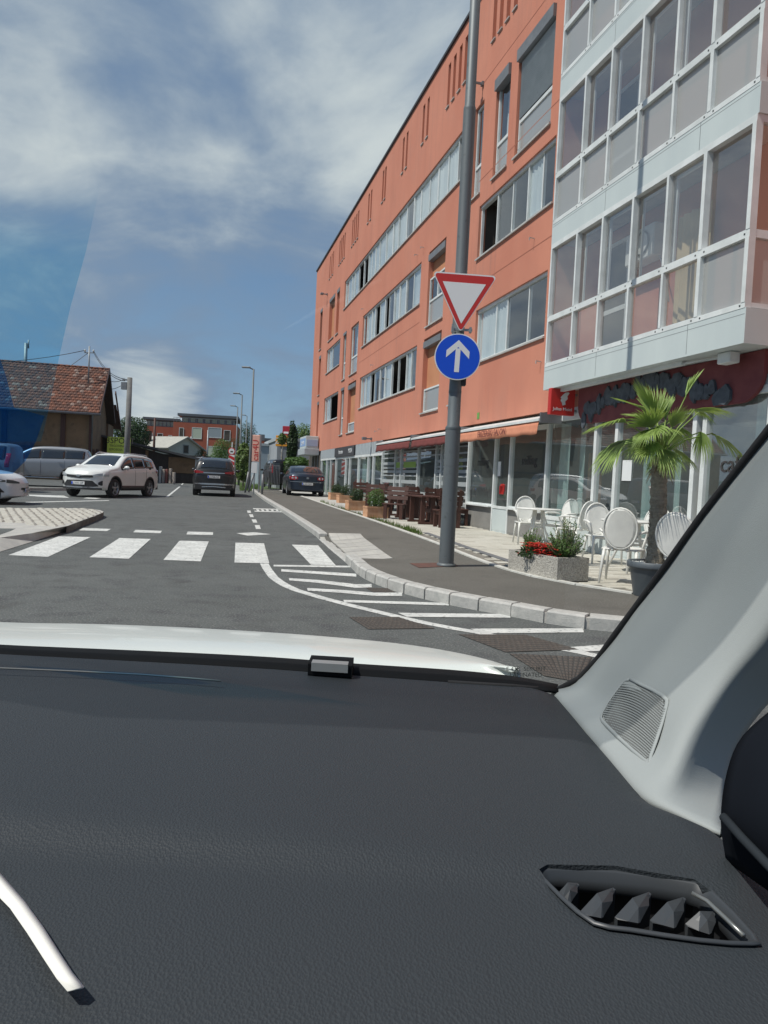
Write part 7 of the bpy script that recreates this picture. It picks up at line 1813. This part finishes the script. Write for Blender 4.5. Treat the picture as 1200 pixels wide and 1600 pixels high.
# dark door mirror housing seen past the pillar
dm = own
m = MB(); m.shell(refine([[PX(1215,1100,.74),PX(1240,1100,.72),PX(1300,1110,.7)],[PX(1160,1150,.72),PX(1215,1160,.66),PX(1300,1170,.64)],[PX(1136,1205,.70),PX(1200,1215,.63),PX(1300,1225,.6)],[PX(1126,1280,.68),PX(1195,1300,.61),PX(1300,1320,.58)],[PX(1134,1345,.72),PX(1200,1392,.62),PX(1300,1460,.58)]], 4), .01); dm = part('door_trim', m, mat('door_black', (.008, .010, .014), .95, spec=.05), dm)
m = MB(); m.tube([PX(1130, 1276, .66), PX(1160, 1310, .63), PX(1200, 1352, .59), PX(1270, 1420, .54)], .004, 8); part('seal', m, mat('door_seal', (.02, .025, .03), .8, spec=.2), dm)
# windscreen glass between the seal edge and the left
edgeR = [(872,1078,1.34),(905,1060,1.32),(935,1028,1.285),(962,990,1.245),(992,950,1.21),(1040,884,1.15),(1100,800,1.085),(1200,672,.995),(1400,420,.865),(1600,160,.75),(1800,-120,.66)]
def dY(x, y): return dash_pt(x, y).y
baseL = [(x, y-9, dY(x, y)+.03) for x, y in far]
wsc = own
NB = 24; rows = []
bl_ = [PX(*q) for q in baseL]
def along(pts, t):
    Ls = [0.]
    for a, b in zip(pts, pts[1:]): Ls.append(Ls[-1]+(b-a).length)
    d = t*Ls[-1]
    for i in range(len(pts)-1):
        if d <= Ls[i+1]+1e-9: return pts[i].lerp(pts[i+1], (d-Ls[i])/(Ls[i+1]-Ls[i]))
    return pts[-1]
er = [PX(*q) for q in edgeR]; topL = PX(-900, -350, .75)
left_edge = [bl_[0], bl_[0].lerp(topL, .5)+Vector((0, .05, .05)), topL]
for j in range(NB+1):
    t = j/NB; R1 = along(er, t); L1 = along(left_edge, t); r = []
    B0 = bl_; 
    for i in range(NB+1):
        u = i/NB; b = along(bl_, u); flat0 = bl_[0].lerp(bl_[-1], u); p = L1.lerp(R1, u)+(b-flat0)*(1-t)**2+Vector((0, .06*sin(pi*u)*t, 0)); r.append(p)
    rows.append(r)
m = MB(); m.grid(rows); wg = part('windscreen', m, glass('windscreen_glass', (.965, .975, .97), .025, .0), wsc); wsc = wg
sealm = mat('black_band', (.008, .009, .010), .75, spec=.12)
def offp(pts, w):
    """row of points moved towards the glass centre within the picture plane at the same depth"""
    out = []
    for k, q in enumerate(pts):
        a = pts[max(k-1, 0)]; b = pts[min(k+1, len(pts)-1)]; dx, dy = b[0]-a[0], b[1]-a[1]; l = math.hypot(dx, dy); out.append(PX(q[0]+dy/l*w, q[1]-dx/l*w, q[2]))
    return out
m = MB(); m.shell([list(c) for c in zip(offp(edgeR, 3), offp(edgeR, -5), [p+Vector((0, .006, 0)) for p in offp(edgeR, -11)])], .002); part('black_band', m, sealm, wsc)
FY = [992, 994, 999, 1007, 1013.5, 1020, 1027, 1037, 1046, 1056, 1069]
m = MB(); m.shell(refine([[dash_pt(*far[i], DROP+.002)+Vector((0, -.004, 0)), PX(far[i][0], (far[i][1]+FY[i])/2, farP[i].y+.02), PX(far[i][0], FY[i], farP[i].y+.06)] for i in range(len(far))], 3), .004); part('cowl_band', m, sealm, wsc)
m = MB(); m.tube([PX(q[0], q[1], q[2]-.012) for q in edgeR], .0055, 8); m.tube([PX(700,1066,dY(700,1066)), PX(800,1072,dY(800,1072)), PX(872,1079,1.33)], .004, 8); part('rubber_seal', m, K['rubber'], wsc)
m = MB(); m.tube([dash_pt(x, y, DROP-.0125) for x, y in ((-200,1038),(0,1044),(120,1049),(220,1054),(300,1060),(345,1064))], .0016, 5); part('defroster_slot', m, mat('slot_edge', (.16, .165, .16), .7), own)
# bracket at the base of the glass
m = MB(); A = PX(484, 1029, 1.36); B = PX(552, 1033, 1.35); u = (B-A); 
f = lambda a, b, z: A+u*a+Vector((0, b, z)); 
m2 = MB(f); m2.cbox(0, 1, -.03, .02, -.022, .001, .003) if False else m2.cbox(0, 1, -.03, .03, -.024, .0, .002)
wb_ = wsc; part('sensor_clip', m2, sealm, wsc); m2 = MB(f); m2.box(.08, .90, -.034, -.01, -.014, .0012); part('clip_face', m2, mat('clip_grey', (.3, .31, .3), .4), wb_)
# stamped marks in the lower right corner of the glass
m4 = frame4(PX(822, 1050, 1.3), rt, upv, -fw)
text('glass_stamp', 'E 43R  SEKURIT\nLAMINATED', .0105, mat('stamp_grey', (.05, .055, .05), .7), m4, wsc, .0002)
# blue reflection at the left side of the glass, painted as tinted see-through sheets
def glass_pt(x, y, off=.004):
    best = None
    v = pix_ray(x, y)
    for j in range(NB):
        for i in range(NB):
            a, b, c = rows[j][i], rows[j][i+1], rows[j+1][i]
            n_ = (b-a).cross(c-a); dn = v.dot(n_)
            if abs(dn) < 1e-9: continue
            t = (a-Vector((0, 0, EYE))).dot(n_)/dn; p = Vector((0, 0, EYE))+v*t
            e1 = b-a; e2 = c-a; w = p-a; d11 = e1.dot(e1); d12 = e1.dot(e2); d22 = e2.dot(e2); q1 = w.dot(e1); q2 = w.dot(e2); dt = d11*d22-d12*d12
            uu = (d22*q1-d12*q2)/dt; vv = (d11*q2-d12*q1)/dt
            if -.02 <= uu <= 1.02 and -.02 <= vv <= 1.02: return Vector((0, 0, EYE))+v*(t*(1-off))
    return W(x, y, 1.1)
def film(nm, pts, mt):  # lays a sheet on the glass to carry the painted reflection
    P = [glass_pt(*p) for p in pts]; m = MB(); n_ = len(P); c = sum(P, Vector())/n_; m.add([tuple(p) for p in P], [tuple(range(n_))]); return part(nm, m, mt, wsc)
def reflection_mat(name, tint, col, w):
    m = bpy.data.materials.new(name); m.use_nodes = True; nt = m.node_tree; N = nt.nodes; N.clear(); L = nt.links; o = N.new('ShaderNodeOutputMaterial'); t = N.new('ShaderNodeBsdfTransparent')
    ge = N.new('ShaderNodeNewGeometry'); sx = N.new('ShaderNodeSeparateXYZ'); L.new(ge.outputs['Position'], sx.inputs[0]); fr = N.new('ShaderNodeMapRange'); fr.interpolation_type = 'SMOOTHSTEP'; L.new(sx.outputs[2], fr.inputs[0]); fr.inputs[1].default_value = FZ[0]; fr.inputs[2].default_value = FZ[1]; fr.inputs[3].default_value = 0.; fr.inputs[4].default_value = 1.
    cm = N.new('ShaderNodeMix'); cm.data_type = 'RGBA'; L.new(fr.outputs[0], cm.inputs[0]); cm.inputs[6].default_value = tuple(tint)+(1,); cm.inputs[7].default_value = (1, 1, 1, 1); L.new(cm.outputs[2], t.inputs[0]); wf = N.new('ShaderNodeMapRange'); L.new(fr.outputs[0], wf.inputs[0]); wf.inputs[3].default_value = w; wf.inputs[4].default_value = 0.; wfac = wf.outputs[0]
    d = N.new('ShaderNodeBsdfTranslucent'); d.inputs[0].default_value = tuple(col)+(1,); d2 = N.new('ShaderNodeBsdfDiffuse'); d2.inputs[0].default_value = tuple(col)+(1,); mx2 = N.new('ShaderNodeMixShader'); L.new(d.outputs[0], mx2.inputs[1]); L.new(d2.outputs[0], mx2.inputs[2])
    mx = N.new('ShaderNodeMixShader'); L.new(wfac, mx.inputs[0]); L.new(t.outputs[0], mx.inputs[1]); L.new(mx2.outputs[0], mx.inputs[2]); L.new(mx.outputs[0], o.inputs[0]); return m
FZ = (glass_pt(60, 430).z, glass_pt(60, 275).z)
film('blue_reflection', [(-200,180),(0,245),(100,270),(156,290),(135,390),(110,480),(92,560),(76,640),(64,690),(-200,690)], reflection_mat('blue_reflection', (.62, .9, 1.0), (.03, .3, .6), .1))
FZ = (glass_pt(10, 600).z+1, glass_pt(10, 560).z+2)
film('deep_blue_reflection', [(-200,470),(0,560),(10,590),(22,637),(70,650),(56,690),(40,720),(20,740),(-200,745)], reflection_mat('deep_blue_reflection', (.32, .6, .92), (.0, .15, .65), .16))  # deeper part of the painted reflection
# bonnet
HBp = [[(-700,940,3.0),(-300,958,2.6),(0,972,2.4),(150,975,2.3),(300,981,2.22),(450,990,2.12),(560,999,2.0),(650,1009,1.88),(720,1021,1.75),(770,1033,1.62),(806,1045,1.5)],
       [(-700,960,2.2),(-300,975,2.1),(0,986,1.98),(150,990,1.94),(300,996,1.88),(450,1004,1.82),(560,1012,1.75),(650,1021,1.68),(720,1030,1.6),(770,1039,1.52),(808,1048,1.44)],
       [(-700,985,1.9),(-300,998,1.85),(0,1010,1.76),(150,1014,1.74),(300,1019,1.70),(450,1026,1.66),(560,1033,1.6),(650,1040,1.56),(720,1045,1.53),(770,1049,1.51),(812,1052,1.48)],
       [(-700,1040,1.75),(-300,1050,1.7),(0,1050,1.62),(150,1054,1.6),(300,1059,1.58),(450,1066,1.55),(560,1073,1.52),(650,1080,1.5),(720,1085,1.48),(770,1089,1.46),(812,1092,1.44)]]
bn = own
gridb = refine([[PX(*q) for q in r] for r in HBp], 4)
gridb = [[p+Vector((0, .30, -.45)) for p in gridb[0]], [p+Vector((0, .16, -.10)) for p in gridb[0]], [p+Vector((0, .05, -.015)) for p in gridb[0]]]+gridb
m = MB(); m.shell(gridb, .006); part('bonnet', m, mat('bonnet_white', (.6, .635, .6), .34, coat=.3, spec=.4), bn)

# unseen roof added to darken the pillar trim, right door and rear of the cabin (behind the lens)
m = MB(); m.shell(refine([[Vector((-1.15, .10, EYE+.33)), Vector((-.3, .12, EYE+.38)), Vector((.55, .10, EYE+.33))], [Vector((-1.15, -.8, EYE+.34)), Vector((-.3, -.8, EYE+.40)), Vector((.55, -.8, EYE+.34))], [Vector((-1.15, -2.0, EYE+.2)), Vector((-.3, -2.1, EYE+.25)), Vector((.55, -2.0, EYE+.2))]], 4), .03); part('roof', m, mat('headliner', (.35, .36, .35), .9), own)  # added unseen roof, darkens the pillar trim
m = MB(); m.cbox(.62, .70, -1.1, .40, .45, EYE-.32, .02); m.cbox(-1.3, -1.22, -1.1, .40, .45, EYE-.32, .02); part('door', m, K['black'], own)
m = MB(); m.cbox(-1.2, .6, -1.6, -1.3, .4, EYE+.1, .05); part('rear_seat', m, K['black'], own)
# lettering becomes plain mesh
bpy.context.view_layer.update(); dg = bpy.context.evaluated_depsgraph_get()
for o in [o for o in C.objects if o.type == 'FONT']:
    me = bpy.data.meshes.new_from_object(o.evaluated_get(dg)); n_ = bpy.data.objects.new('lettering' if not o.name.startswith('glass') else 'glass_stamp', me); ml_ = o.matrix_local.copy(); par = o.parent; nm_ = o.name.split('.')[0]
    C.objects.link(n_); n_.parent = par; n_.matrix_local = ml_; bpy.data.objects.remove(o); n_.name = nm_
